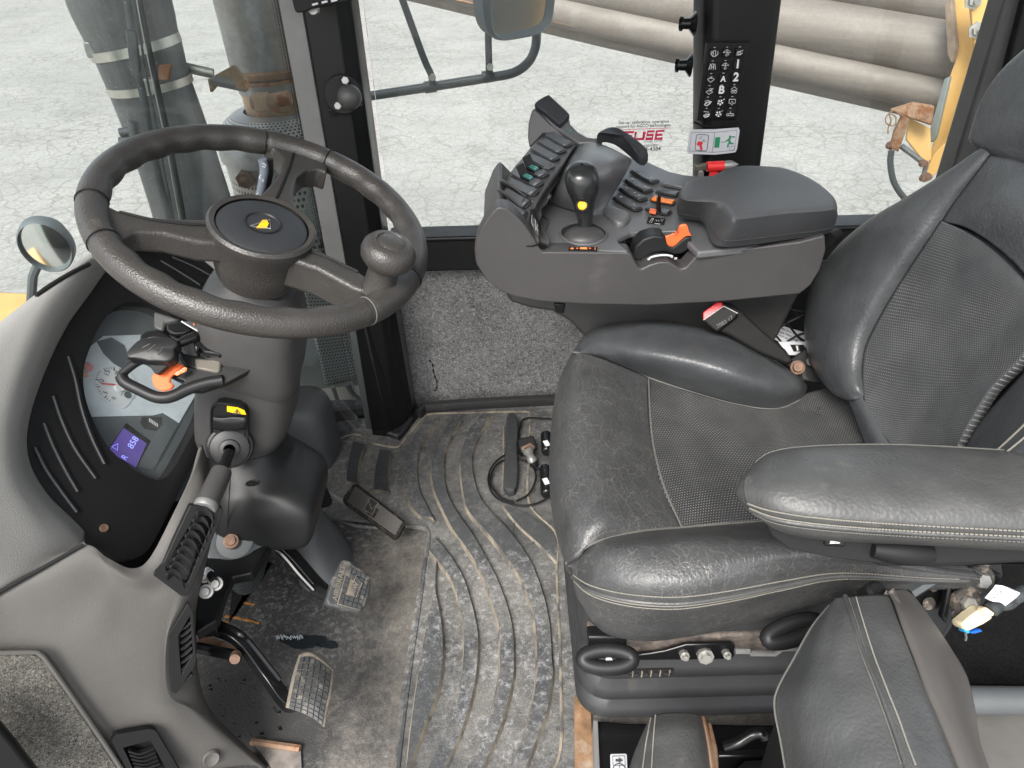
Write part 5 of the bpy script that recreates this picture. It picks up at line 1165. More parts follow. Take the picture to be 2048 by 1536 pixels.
# ================================================================= SEAT
def netz(rows, nu=36, nv=36, f=None):
    return net([[ (P(*q) if f is None else f(*q)) for q in r] for r in rows], nu, nv)
seat = thing('driver_seat', 'black leather driver seat with perforated centre and cracked front edge', 'seat', P(1400, 900, .35))
for kx in KN: kx.parent = seat; kx.location = kx.location - seat.location
FR = [
 [(1156, 722, .38), (1143, 706, .445), (1160, 703, .488), (1200, 714, .502), (1250, 734, .488), (1297, 755, .472)],
 [(1130, 790, .34), (1114, 775, .43), (1138, 768, .49), (1190, 772, .51), (1245, 782, .492), (1297, 800, .468)],
 [(1112, 890, .34), (1100, 880, .425), (1126, 880, .487), (1185, 880, .512), (1250, 885, .495), (1305, 880, .464)],
 [(1112, 990, .34), (1100, 985, .425), (1128, 983, .487), (1190, 985, .512), (1262, 975, .492), (1325, 965, .464)],
 [(1124, 1075, .34), (1112, 1065, .425), (1142, 1050, .488), (1205, 1040, .508), (1285, 1030, .487), (1350, 1022, .466)],
 [(1138, 1150, .36), (1132, 1132, .43), (1150, 1112, .475), (1195, 1082, .490), (1275, 1062, .484), (1362, 1054, .468)]]
obj('cushion_front', MB().grid(netz(FR, 50, 60)), m_leac, seat, solid=.012)
CE = [
 [(1297, 755, .468), (1380, 783, .468), (1470, 808, .458), (1550, 818, .450), (1603, 790, .447), (1690, 762, .455)],
 [(1298, 815, .470), (1380, 828, .462), (1470, 845, .452), (1558, 850, .446), (1630, 830, .448), (1710, 805, .462)],
 [(1306, 890, .470), (1385, 890, .458), (1480, 890, .447), (1568, 890, .444), (1655, 875, .450), (1735, 855, .470)],
 [(1328, 975, .472), (1405, 962, .461), (1495, 955, .450), (1585, 948, .448), (1680, 935, .456), (1775, 915, .480)],
 [(1364, 1056, .466), (1442, 1048, .464), (1532, 1040, .462), (1625, 1032, .462), (1725, 1015, .470), (1840, 990, .48)]]
obj('cushion_centre', MB().grid(netz(CE, 50, 50)), m_leap, seat, solid=.012)
FB = [
 [(1150, 716, .40), (1186, 672, .44), (1242, 655, .46), (1330, 652, .46), (1430, 672, .46), (1520, 712, .45), (1588, 757, .43), (1606, 775, .42)],
 [(1144, 706, .46), (1178, 664, .51), (1240, 645, .525), (1330, 643, .53), (1430, 662, .53), (1520, 702, .518), (1590, 748, .495), (1613, 768, .455)],
 [(1150, 708, .48), (1200, 680, .528), (1270, 665, .548), (1355, 668, .552), (1452, 690, .548), (1532, 730, .528), (1595, 772, .493), (1614, 776, .455)],
 [(1155, 709, .485), (1222, 707, .518), (1292, 712, .542), (1380, 726, .548), (1465, 750, .54), (1538, 775, .512), (1592, 790, .472), (1612, 782, .450)],
 [(1160, 708, .482), (1222, 726, .486), (1297, 756, .466), (1380, 784, .464), (1470, 809, .454), (1550, 819, .446), (1596, 802, .443), (1610, 786, .444)]]
obj('far_bolster', MB().grid(netz(FB, 60, 36)), m_lea, seat, solid=.010)
NB = [
 [(1130, 1128, .43), (1192, 1084, .488), (1275, 1063, .482), (1364, 1055, .464), (1450, 1047, .460), (1540, 1041, .458), (1640, 1041, .462), (1760, 1062, .465), (1900, 1110, .46)],
 [(1136, 1132, .445), (1208, 1105, .510), (1300, 1090, .525), (1400, 1082, .527), (1500, 1083, .528), (1620, 1090, .522), (1740, 1108, .505), (1870, 1135, .475), (1960, 1150, .46)],
 [(1142, 1140, .44), (1190, 1148, .492), (1270, 1155, .512), (1370, 1155, .518), (1470, 1145, .518), (1590, 1130, .512), (1700, 1128, .498), (1850, 1145, .472), (1960, 1155, .455)],
 [(1143, 1150, .43), (1180, 1178, .465), (1252, 1198, .482), (1352, 1205, .487), (1455, 1192, .487), (1565, 1170, .482), (1680, 1151, .475), (1850, 1158, .462), (1960, 1160, .45)],
 [(1147, 1170, .405), (1188, 1215, .425), (1265, 1238, .435), (1362, 1240, .44), (1465, 1222, .44), (1575, 1196, .44), (1690, 1172, .443), (1850, 1168, .44), (1960, 1170, .43)],
 [(1156, 1198, .36), (1200, 1258, .365), (1275, 1277, .37), (1368, 1272, .378), (1475, 1250, .383), (1590, 1220, .395), (1700, 1194, .41), (1850, 1180, .42), (1960, 1180, .41)],
 [(1170, 1205, .32), (1215, 1265, .325), (1290, 1282, .33), (1375, 1274, .335), (1480, 1252, .34), (1600, 1218, .36), (1700, 1190, .38), (1850, 1175, .40), (1960, 1175, .39)]]
gnb = netz(NB, 90, 60); obj('near_bolster', MB().grid(gnb), m_leac, seat, solid=.010)
# stitching: raised piping with two rows of thread
def surf(g, u, v):
    nv = len(g) - 1; nu = len(g[0]) - 1; i = min(int(u * nu), nu - 1); j = min(int(v * nv), nv - 1); f, h = u * nu - i, v * nv - j
    p = (g[j][i].lerp(g[j][i+1], f)).lerp(g[j+1][i].lerp(g[j+1][i+1], f), h)
    n = (g[j][i+1] - g[j][i]).cross(g[j+1][i] - g[j][i]).normalized()
    if n.dot(ORG - p) < 0: n = -n
    return p, n
def stitches(name, g, uv0, uv1, path=None, n=120, r=.0009, lift=.0006, gap=.35, mat=None, par=None):
    mb = MB()
    for k in range(n):
        t0, t1 = k / n, (k + 1 - gap) / n
        a = path(t0); b_ = path(t1); p, n1 = surf(g, *a); q, n2 = surf(g, *b_)
        mb.tube([p + n1 * lift, (p + q) / 2 + n1 * (lift + r * .8), q + n2 * lift], r, 5)
    return obj(name, mb, mat or m_stitch, par)
stitches('stitching', gnb, 0, 0, lambda t_: (.02 + .93 * t_, .455), 210, .0008, par=seat)
stitches('stitching', gnb, 0, 0, lambda t_: (.02 + .93 * t_, .55), 210, .0008, par=seat)
pp = MB(); pp.tube([surf(gnb, .01 + .96 * k / 120, .503)[0] + surf(gnb, .01 + .96 * k / 120, .503)[1] * .001 for k in range(121)], .0028, 8); obj('piping', pp, m_leaw, seat)
pp = MB(); pp.tube([surf(gnb, .01 + .96 * k / 120, .525)[0] + surf(gnb, .01 + .96 * k / 120, .525)[1] * .001 for k in range(121)], .0010, 6); obj('piping_edge', pp, m_stitch, seat)
for l in ([(1145, 704, .486), (1175, 709, .490), (1225, 727, .487), (1297, 755, .471), (1380, 783, .467), (1470, 808, .457), (1550, 818, .449), (1600, 800, .446)],
          [(1297, 757, .471), (1300, 815, .473), (1307, 890, .472), (1328, 972, .474), (1364, 1055, .468)],
          [(1132, 1127, .44), (1160, 1104, .475), (1195, 1083, .491), (1275, 1063, .486), (1364, 1055, .468), (1450, 1048, .464), (1540, 1041, .460)]):
    obj('seam', MB().tube(even([P(*q) for q in l], 60), .0016, 6), m_stitchd, seat)

# backrest
PB = Plane((.53, .80, .47), (-.965, 0, .26))
def pb(x, y, o=0): return PB(x, y, o)
CB = [[(1800, 902, .0), (1840, 902, -.005), (1880, 902, -.005), (1930, 902, 0)],
      [(1750, 840, .0), (1815, 850, -.008), (1890, 850, -.008), (1965, 840, 0)],
      [(1736, 770, .0), (1815, 790, -.010), (1910, 795, -.010), (2000, 785, 0)],
      [(1742, 700, .0), (1840, 715, -.010), (1945, 730, -.010), (2050, 735, 0)],
      [(1770, 640, .0), (1870, 655, -.008), (1975, 675, -.008), (2085, 690, 0)],
      [(1815, 565, .0), (1900, 585, -.004), (1995, 610, -.004), (2100, 640, 0)],
      [(1860, 500, .002), (1930, 520, .003), (2010, 550, .003), (2095, 610, .0)],
      [(1897, 446, .0), (1950, 468, .004), (2010, 510, .004), (2085, 590, .0)]]
obj('back_centre', MB().grid(netz(CB, 40, 60, pb)), m_leap2, seat, solid=.012)
# spine cushion and outer bolster
FBk = [
 [(1730, 812, -0.06), (1700, 803, 0.0062), (1705, 800, 0.0186), (1722, 797, 0.0124), (1742, 800, 0.0)],
 [(1690, 800, -0.06), (1660, 782, 0.0093), (1680, 775, 0.0279), (1712, 775, 0.0236), (1738, 780, 0.0)],
 [(1650, 750, -0.06), (1622, 728, 0.0124), (1655, 725, 0.0341), (1700, 730, 0.0279), (1736, 740, 0.0)],
 [(1640, 660, -0.06), (1608, 655, 0.0124), (1650, 655, 0.0384), (1706, 670, 0.031), (1744, 696, 0.0)],
 [(1655, 590, -0.06), (1620, 578, 0.0124), (1670, 580, 0.0403), (1735, 605, 0.0322), (1775, 632, 0.0)],
 [(1695, 520, -0.06), (1665, 503, 0.0124), (1716, 508, 0.0384), (1780, 535, 0.031), (1820, 558, 0.0)],
 [(1760, 460, -0.06), (1732, 443, 0.0124), (1780, 450, 0.0341), (1828, 472, 0.0279), (1862, 497, 0.0)],
 [(1840, 408, -0.06), (1812, 394, 0.0112), (1842, 402, 0.0279), (1872, 420, 0.0217), (1898, 442, 0.0)],
 [(1910, 360, -0.06), (1890, 345, 0.0093), (1905, 352, 0.0217), (1922, 366, 0.0174), (1940, 382, 0.0)],
 [(1990, 295, -0.06), (1976, 286, 0.0062), (1980, 290, 0.0124), (1986, 300, 0.0093), (1992, 314, 0.0)]]
obj('back_far_bolster', MB().grid(netz(FBk, 36, 80, pb)), m_lea, seat, solid=.010)
UP = [[(1897, 446, 0), (1960, 462, .012), (2040, 520, .012), (2110, 610, 0)], [(1915, 415, 0), (1990, 435, .018), (2080, 495, .018), (2170, 590, 0)], [(1945, 375, 0), (2020, 395, .018), (2110, 450, .018), (2210, 540, 0)], [(1992, 314, 0), (2060, 335, .006), (2140, 385, .006), (2260, 480, 0)]]
obj('back_upper', MB().grid(netz(UP, 30, 30, pb)), m_lea, seat, solid=.010)
hr = pillow([pb(*q, -.02) for q in [(1974, 300), (1978, 262), (2000, 205), (2052, 135), (2160, 60), (2300, 60), (2380, 250), (2260, 470), (2120, 372), (2040, 334)]], PB.n, .038, 72, 10, .6, crown=.25)
obj('headrest', MB().grid(hr, close_u=True), m_lea, seat)
TK = [[(1688, 763, .0), (1715, 780, .005), (1742, 800, .0)], [(1712, 812, .0), (1735, 825, .008), (1760, 850, .0)], [(1738, 880, .0), (1765, 890, .008), (1802, 905, .0)], [(1760, 930, .0), (1790, 930, .004), (1830, 930, 0)]]
obj('back_tuck', MB().grid(netz(TK, 16, 24, pb)), m_leas, seat, solid=.008)
NK = [[(1915, 920, .0), (1960, 842, .0), (2052, 738, 0), (2150, 630, 0), (2250, 520, 0)],
      [(1945, 920, .05), (1995, 862, .055), (2080, 770, .06), (2190, 660, .06), (2300, 560, .05)],
      [(1985, 925, .07), (2040, 880, .075), (2120, 810, .08), (2230, 720, .08), (2340, 620, .06)],
      [(2020, 930, .06), (2080, 900, .065), (2160, 850, .065), (2270, 780, .065), (2380, 680, .05)],
      [(2060, 940, .0), (2120, 920, .0), (2200, 890, .0), (2300, 830, .0), (2420, 740, .0)]]
gnk = netz(NK, 40, 36, pb); obj('back_near_bolster', MB().grid(gnk), m_lea, seat, solid=.010)
for v in (.42, .52): stitches('stitching', gnk, 0, 0, lambda t_, v=v: (.03 + .5 * t_, v), 60, .0010, par=seat)
for l in ([(1742, 800), (1736, 760), (1738, 730), (1744, 698), (1775, 634), (1820, 560), (1862, 499), (1898, 445), (1940, 384), (1992, 315)], [(1898, 446), (1950, 466), (2010, 508), (2085, 590)], [(1800, 904), (1752, 842), (1738, 780)]):
    obj('seam', MB().tube(even([pb(*q, .0015) for q in l], 60), .0017, 6), m_blk, seat)
stitches('stitching', netz(UP, 30, 30, pb), 0, 0, lambda t_: (.05 + .9 * t_, .05), 50, .0008, mat=m_stitchd, par=seat)
obj('back_shell', slab(Plane(PB.p - PB.n * .07, PB.n), [(1700, 790), (1650, 740), (1640, 660), (1660, 590), (1700, 525), (1765, 465), (1845, 412), (1915, 362), (2000, 300), (2200, 300), (2300, 800), (1900, 940), (1740, 860)], .05), m_blk, seat, bevel=.01)

# near armrest
arm = thing('armrest', 'worn grey leather armrest with stitched edge over black plastic box', 'armrest', P(1700, 1000, .6))
AR = [
 [(1520, 940, .63), (1552, 915, .64), (1630, 903, .645), (1800, 900, .645), (2048, 915, .645), (2260, 925, .645)],
 [(1506, 930, .67), (1542, 905, .685), (1622, 893, .69), (1800, 890, .69), (2048, 903, .69), (2260, 914, .69)],
 [(1492, 950, .69), (1545, 925, .706), (1640, 914, .71), (1800, 915, .71), (2048, 930, .71), (2260, 942, .71)],
 [(1486, 975, .692), (1545, 968, .712), (1640, 968, .718), (1800, 977, .718), (2048, 995, .718), (2260, 1010, .718)],
 [(1490, 1000, .685), (1546, 1015, .70), (1640, 1028, .705), (1800, 1040, .705), (2048, 1054, .705), (2260, 1066, .705)],
 [(1500, 1020, .67), (1552, 1042, .682), (1648, 1056, .686), (1800, 1067, .686), (2048, 1079, .686), (2260, 1090, .686)],
 [(1515, 1036, .65), (1562, 1062, .66), (1655, 1077, .664), (1800, 1084, .664), (2048, 1096, .664), (2260, 1106, .664)],
 [(1532, 1040, .62), (1580, 1070, .625), (1665, 1083, .63), (1800, 1090, .63), (2048, 1102, .63), (2260, 1112, .63)]]
gar = netz(AR, 80, 56); ab = MB().grid(gar)
obj('pad', ab, m_leaw, arm, solid=.01)
ecap = [r[0] for r in gar]; cc2 = sum(ecap, Vector()) / len(ecap); eb = MB()
eb.grid([ecap, [p.lerp(cc2, .4) + Vector((-.010, 0, 0)) for p in ecap], [p.lerp(cc2, .8) + Vector((-.014, 0, 0)) for p in ecap], [cc2 + Vector((-.015, 0, 0)) for p in ecap]]); obj('pad_front', eb, m_leaw, arm)
for v, mt in ((.60, m_stitch), (.66, m_stitch), (.735, m_stitchd)): stitches('stitching', gar, 0, 0, lambda t_, v=v: (.02 + .95 * t_, v), 130, .0008, mat=mt, par=arm)
pp = MB().tube([surf(gar, .01 + .98 * k / 100, .69)[0] + surf(gar, .01 + .98 * k / 100, .69)[1] * .0005 for k in range(101)], .0022, 8); obj('piping', pp, m_leaw, arm)
pp = MB().tube([surf(gar, .03 + .95 * k / 100, .14)[0] for k in range(101)], .0012, 6); obj('piping', pp, m_stitchd, arm)
ABX = Plane(P(1700, 1085, .63), (-.1, -.9, .42))
obj('box', slab(ABX, [(1528, 1040), (1560, 1062), (1660, 1080), (1800, 1088), (2048, 1098), (2300, 1108), (2300, 1112), (2100, 1120), (1880, 1128), (1760, 1127), (1660, 1115), (1580, 1098), (1545, 1072)], .06), m_blk, arm, bevel=.006, bseg=3)
sw = obj('seat_switch', slab(Plane(ABX.p + ABX.n * .003, ABX.n), [(1652, 1063), (1698, 1066), (1690, 1095), (1648, 1093)], .006), m_paint, arm, bevel=.002)
ap_ = Plane(ABX.p + ABX.n * .0045, ABX.n)
obj('seat_icon', MB().tube(pts(ap_, cK([(608, 238), (650, 236), (664, 214)])), .0009, 5), m_white, sw); obj('seat_icon', MB().tube(pts(ap_, cK([(606, 247), (664, 245)])), .0007, 5), m_white, sw)
obj('pull_handle', MB().tube(pts(Plane(ABX.p + ABX.n * .004, ABX.n), [(1745, 1098), (1790, 1104), (1830, 1107), (1866, 1108)]), lambda u: .0115 * (.6 + .5 * math.sin(u * 2.6 + .3)), 14, smooth=14), m_blk, arm)
obj('under_arm', slab(Plane(P(1800, 1110, .58), (-.1, -.9, .42)), [(1700, 1110), (2300, 1118), (2300, 1112), (2100, 1126), (1900, 1134), (1760, 1132)], .08), m_blk, arm, bevel=.004)

# suspension and base under the cushion
base = thing('seat_suspension', 'ribbed black rubber bellows of the seat suspension with adjuster handles', 'seat suspension', (.35, .83, .05))
def rr(z, ins, x0=.093, x1=.66, y0=.645, y1=1.02, r=.05, n=10):
    x0 += ins; x1 -= ins; y0 += ins; y1 -= ins; o = []
    for cx, cy, a0_ in ((x0 + r, y0 + r, math.pi), (x1 - r, y0 + r, 1.5 * math.pi), (x1 - r, y1 - r, 0), (x0 + r, y1 - r, .5 * math.pi)):
        for k in range(n + 1): a = a0_ + k / n * math.pi / 2; o.append(Vector((cx + r * math.cos(a), cy + r * math.sin(a), z)))
    return o
prof = [(.335, .02), (.325, .004), (.26, .0), (.235, .001), (.222, .012), (.212, .013), (.200, .002), (.175, .0), (.163, .012), (.155, .013), (.143, .002), (.118, .0), (.106, .012), (.098, .013), (.088, .002), (.066, .0), (.055, .006), (.048, .014)]
obj('bellows', MB().grid([rr(z, i) for z, i in prof], close_u=True), m_bell, base, sharp=60)
obj('top_frame', MB().prism(rr(.333, .03), (0, 0, .05)), m_paint2, base)
obj('brand_vent', MB().box((.20, .6445, .192), (.07, .004, .014)), m_clear, base, bevel=.002)
for k in range(9): obj('vent_slat', MB().box((.170 + k * .0075, .6418, .192 + .0028 * (-1 if k % 2 else 1)), (.0065, .002, .003)), m_bell, base)
for k in range(5): obj('vent_bar', MB().box((.172 + k * .014, .6412, .192), (.0016, .002, .014)), m_dust, base)
pl0 = MB().prism([P(*q, .04) for q in [(1186, 1440), (1250, 1446), (1600, 1450), (1600, 1700), (1196, 1700)]], (0, 0, -.035)); obj('base_plate', pl0, m_paint, base, bevel=.003)
obj('base_rail', MB().prism([P(*q, .055) for q in [(1186, 1440), (1196, 1441), (1206, 1700), (1194, 1700)]], (0, 0, -.05)), m_grey2, base, bevel=.001)
lbl = slab(Plane(P(1235, 1520, .0425), (0, 0, 1)), cJ([(345, 1462), (350, 1456), (432, 1454), (440, 1460), (446, 1640), (350, 1640)]), .001); lo_ = obj('label', lbl, m_sticker, base)
zl = Z(.0432)
obj('label_arrow', MB().prism(pts(zl, cJ([(375, 1485), (395, 1485), (395, 1475), (418, 1492), (395, 1509), (395, 1499), (375, 1499)])), (0, 0, .0004)), m_dkp, lo_)
obj('label_border', MB().tube(pts(zl, cJ([(358, 1468), (428, 1466), (432, 1522), (362, 1524)])), .0006, 4, closed=True), m_dkp, lo_)
obj('label_circle', MB().tube([p for p in superring(P(*cJ([(398, 1548)])[0], .0435), .010, .010, 24)], .0008, 4, closed=True), m_dkp, lo_)
obj('label_cross', MB().tube(pts(zl, cJ([(398, 1520), (398, 1600)])), .0006, 4), m_dkp, lo_)
# rails and lever plate on the near side
RP = Y(.635)
obj('rail', slab(Y(.64), cJ([(220, 785), (500, 775), (900, 780), (1300, 765), (1500, 790), (1500, 870), (1100, 878), (430, 870), (220, 840)]), .03), M('dusty_rail', (.10, .085, .075), .7, var=(60, .6), dirt=(50, .5, .2, (.26, .2, .16))), base, bevel=.004)
obj('side_plate', slab(Y(.628), cJ([(500, 920), (500, 890), (560, 885), (660, 868), (780, 832), (1040, 824), (1062, 840), (1056, 900), (1030, 914), (760, 918)]), .006), m_paint, base, bevel=.002)
for q, r_ in (((890, 892), .012), ((770, 888), .007), ((1012, 882), .006)): obj('bolt', MB().lathe(Y(.622)(*cJ([q])[0]), (0, -.9, .4), [(0, .01), (r_ * .6, .01), (r_ * .62, .004), (r_, .004), (r_, -.008)], 8), m_bolt, base)
obj('link_rod', MB().tube(pts(Y(.622), cJ([(1060, 866), (1140, 866), (1150, 878), (1290, 880), (1330, 850), (1480, 848)])), .0045, 8), m_grey2, base)
obj('tab', slab(Y(.60), cJ([(216, 788), (440, 788), (442, 842), (216, 838)]), .02), m_paint2, base, bevel=.003)
def handle(c, rx, ry, lab, icon, yv, rot=0):
    hp = Plane(Y(yv)(*c), (0, -.55, .83)); o_ = [(c[0] + rx * math.cos(a), c[1] + ry * math.sin(a) + rot * math.cos(a) * rx) for a in [2*math.pi*k/28 for k in range(28)]]
    h = obj('handle', MB().tube([hp(*q) for q in o_], .0105, 12, closed=True), m_plas_s, base, label=lab)
    o2 = [(c[0] + rx * .9 * math.cos(a), c[1] + 6 + ry * .55 * math.sin(a) + rot * math.cos(a) * rx) for a in [2*math.pi*k/28 for k in range(28)]]
    obj('handle_web', slab(hp, o2, .008), m_plas_s, base, bevel=.002)
    hi = Plane(hp.p + hp.n * .0012, hp.n)
    for l in icon: obj('handle_icon', MB().prism([hi(*q) for q in l], hp.n * .0012), m_white, h)
handle((1215, 1318), 50, 18, 'adjuster handle with backrest icon', [cJ([(305, 962), (322, 905), (350, 905), (362, 922), (345, 926), (332, 922), (320, 965)]), cJ([(318, 890), (330, 890), (330, 900), (318, 900)]), cJ([(335, 890), (347, 890), (347, 900), (335, 900)])], .585)
handle((1585, 1262), 50, 17, 'second adjuster handle half hidden by the folded seat', [cJ([(1478, 690), (1500, 675), (1530, 672), (1534, 700), (1510, 692), (1482, 700)])], .58, -.3)
# bracket plates with big bolts, right of the cushion
t = thing('seat_bracket', 'black seat bracket with two large dusty bolts by the armrest', 'bracket', P(1900, 1180, .3))
KP = Plane(P(1930, 1180, .42), (.05, -.85, .52))
obj('plate', slab(KP, cU([(1080, 160), (1000, 760), (940, 690), (1060, 130), (1560, 120), (1580, 260), (1480, 440), (1200, 740), (1100, 760)]), .01), m_paint, t, bevel=.002)
obj('rear_plate', slab(Plane(KP.p - KP.n * .03, KP.n), cU([(620, 440), (1040, 180), (1060, 700), (940, 900), (600, 700)]), .01), m_paint, t, bevel=.002)
obj('edge_bar', MB().tube(pts(Plane(KP.p + KP.n * .004, KP.n), cU([(625, 445), (1030, 200)])), .007, 6), m_pole, t)
m_dwash = M('dusty_washer', (.05, .045, .04), .5, metal=.3, dirt=(90, .5, .2, (.30, .25, .2)))
for cx, cy in ((1330, 300), (1185, 535)):
    c_ = KP(*cU([(cx, cy)])[0]); ax = KP.n if KP.n.y < 0 else -KP.n
    bo_ = obj('bolt', MB().lathe(c_, ax, [(0, .010), (.0095, .010), (.0105, .008), (.0105, .0025)], 6), m_bolt, t); obj('washer', MB().lathe(c_, ax, [(.0100, .0028), (.018, .0028), (.0195, .001), (.0195, -.004)], 28), m_dwash, bo_)
for cx, cy, r_ in ((1095, 670, .009), (1370, 160, .009), (860, 392, .006), (810, 550, .010)):
    c_ = (KP if cx > 1000 else Plane(KP.p - KP.n * .026, KP.n))(*cU([(cx, cy)])[0], .0008); obj('slot', MB().lathe(c_, KP.n, [(0, .001), (r_ * .8, .001), (r_ * .9, 0)], 16), m_dwash, t)
t = thing('wire_connector', 'cream plastic connector with blue plug hanging from the seat bracket', 'connector', P(1950, 1240, .36))
CPn = Plane(P(1950, 1230, .42), (.1, -.75, .65))
obj('body', slab(CPn, cU([(1145, 760), (1250, 670), (1370, 590), (1420, 600), (1470, 700), (1380, 760), (1230, 830), (1180, 820)]), .022), m_cream, t, bevel=.003)
obj('shell', slab(Plane(CPn.p + CPn.n * .006, CPn.n), cU([(1350, 610), (1400, 585), (1490, 650), (1470, 680), (1400, 700)]), .012), m_cream, t, bevel=.002)
obj('blue_plug', slab(Plane(CPn.p - CPn.n * .004, CPn.n), cU([(1240, 835), (1340, 810), (1362, 835), (1290, 858), (1240, 856)]), .012), m_blue, t, bevel=.002)
obj('blue_plug', slab(Plane(CPn.p - CPn.n * .002, CPn.n), cU([(1175, 815), (1230, 830), (1235, 852), (1205, 858), (1170, 840)]), .012), M('light_blue_plug', (.02, .30, .62), .4), t, bevel=.002)
wr = MB().tube(pts(CPn, cU([(1440, 620), (1520, 560), (1620, 540), (1700, 480), (1800, 420)])), lambda u: .008 + .0012 * math.sin(u * 120), 10, smooth=60); obj('corrugated_conduit', wr, m_pole, t)
obj('wire', MB().tube(pts(CPn, cU([(1180, 840), (1190, 900), (1180, 930)])), .0016, 6), m_pole, t)
t = thing('paper_tag', 'crumpled white paper tag taped to the wiring beside the seat', 'tag', P(1995, 1185, .42))
TG = Plane(P(1995, 1188, .45), (-.1, -.6, .8)); gg = net([[TG(*cU([q[:2]])[0], q[2]) for q in r] for r in [[(1490, 352, 0), (1570, 370, .004), (1650, 395, -.002), (1745, 440, .0)], [(1440, 430, .003), (1520, 450, -.003), (1600, 465, .004), (1690, 500, 0)], [(1378, 490, 0), (1470, 525, .003), (1540, 540, -.003), (1590, 570, 0)]]], 16, 10)
obj('tag', MB().grid(gg), m_paper, t, solid=.001)
TG2 = Plane(TG.p + TG.n * .006, TG.n)
ptext('L1G1175', *cU([(1440, 485), (1510, 425), (1425, 470)]), m_dkp, t, TG2, .01, .0); ptext('B.P.W128', *cU([(1480, 500), (1560, 430), (1468, 487)]), m_dkp, t, TG2, .01, .0)
obj('rear_carpet', MB().prism([P(*q, .10) for q in [(1860, 1130), (2300, 1090), (2500, 1380), (1900, 1366)]], (0, 0, -.09)), m_carpb, kind='structure')
sx = MB().prism([P(*q, .16) for q in [(1900, 1362), (2500, 1372), (2600, 1700), (1850, 1700)]], (0, 0, -.15)); obj('door_step', sx, M('grey_step_plastic', (.11, .107, .10), .5, var=(9, .25), dirt=(14, .6, .2, (.22, .2, .17))), kind='structure', bevel=.02, bseg=4)
obj('step_rail', MB().tube([P(1920, 1400, .20), P(2500, 1405, .20)], .020, 14), m_foot, kind='structure')

# folded jump seat in the foreground
js = thing('folded_jump_seat', 'folded grey leather jump seat standing in the right foreground', 'jump seat', P(1750, 1500, .3))
JF = [[(606, 606, .50), (618, 582, .515), (640, 560, .525), (668, 552, .53), (695, 552, .535)],
      [(505, 730, .49), (560, 715, .525), (630, 700, .54), (690, 690, .55), (742, 690, .555)],
      [(398, 920, .47), (500, 905, .52), (620, 895, .545), (720, 885, .555), (800, 875, .56)],
      [(312, 1080, .45), (440, 1085, .515), (600, 1085, .545), (760, 1075, .56), (878, 1062, .565)],
      [(292, 1190, .44), (440, 1250, .51), (620, 1260, .545), (800, 1240, .56), (940, 1220, .565)],
      [(330, 1400, .43), (480, 1420, .505), (660, 1420, .54), (850, 1410, .56), (1000, 1390, .565)],
      [(370, 1640, .42), (520, 1640, .50), (720, 1640, .54), (920, 1640, .56), (1080, 1640, .565)]]
def ck(x, y, z): return P(1448 + .349 * x, 1000 + .349 * y, z)
gjf = netz(JF, 40, 60, ck); obj('face', MB().grid(gjf), m_leaj, js, solid=.01)
JB = [[(695, 552, .535), (760, 545, .535), (830, 541, .535), (900, 540, .53), (955, 545, .525)],
      [(742, 690, .555), (800, 690, .553), (870, 695, .55), (940, 695, .545), (1008, 690, .54)],
      [(800, 875, .56), (860, 880, .56), (930, 890, .555), (1010, 890, .55), (1082, 880, .545)],
      [(878, 1062, .565), (935, 1080, .565), (1005, 1090, .56), (1080, 1085, .555), (1155, 1070, .548)],
      [(940, 1220, .565), (1000, 1240, .565), (1075, 1250, .56), (1150, 1240, .555), (1222, 1225, .548)],
      [(1000, 1390, .565), (1060, 1410, .565), (1140, 1420, .56), (1220, 1410, .555), (1295, 1400, .548)],
      [(1080, 1640, .565), (1150, 1640, .565), (1230, 1640, .56), (1310, 1640, .555), (1392, 1640, .548)]]
gjb = netz(JB, 30, 60, ck); obj('side_band', MB().grid(gjb), m_leaj, js, solid=.01)
JS = [[(955, 545, .53), (930, 515, .53), (960, 510, .52), (1040, 515, .49), (1100, 560, .44)],
      [(1008, 690, .545), (1040, 665, .545), (1085, 640, .53), (1130, 620, .49), (1195, 690, .44)],
      [(1082, 880, .55), (1130, 860, .55), (1200, 820, .53), (1250, 800, .49), (1292, 835, .44)],
      [(1155, 1070, .553), (1205, 1060, .552), (1280, 1030, .535), (1335, 985, .49), (1392, 1005, .44)],
      [(1222, 1225, .553), (1275, 1220, .552), (1345, 1210, .535), (1400, 1185, .49), (1438, 1190, .44)],
      [(1295, 1400, .553), (1350, 1400, .552), (1420, 1390, .535), (1450, 1380, .49), (1470, 1390, .44)],
      [(1392, 1640, .553), (1450, 1640, .552), (1520, 1640, .535), (1545, 1640, .49), (1560, 1640, .44)]]
obj('shell', MB().grid(netz(JS, 30, 60, ck)), M('grey_brown_shell', (.095, .088, .082), .5, grain=(800, .15), var=(6, .12)), js, solid=.008)
for g_, u, mt in ((gjf, .955, m_stitchd), (gjb, .05, m_stitchd), (gjb, .22, m_stitch)):
    stitches('stitching', g_, 0, 0, lambda t_, u=u: (u, .02 + .9 * t_), 110, .0008, mat=mt, par=js)
obj('piping', MB().tube([surf(gjb, .0, k / 80)[0] for k in range(81)], .0028, 8), m_leaw, js)
obj('piping', MB().tube([surf(gjf, .0, k / 80)[0] for k in range(81)], .0018, 6), m_stitchd, js)
obj('shell_gap', MB().tube([surf(gjb, 1.0, k / 80)[0] for k in range(81)], .0028, 6), m_clear, js)
obj('hinge_tab', MB().lathe(ck(875, 520, .515), (.1, -.3, 1), [(0, .004), (.008, .004), (.012, 0), (.013, -.02)], 20), m_blk, js)
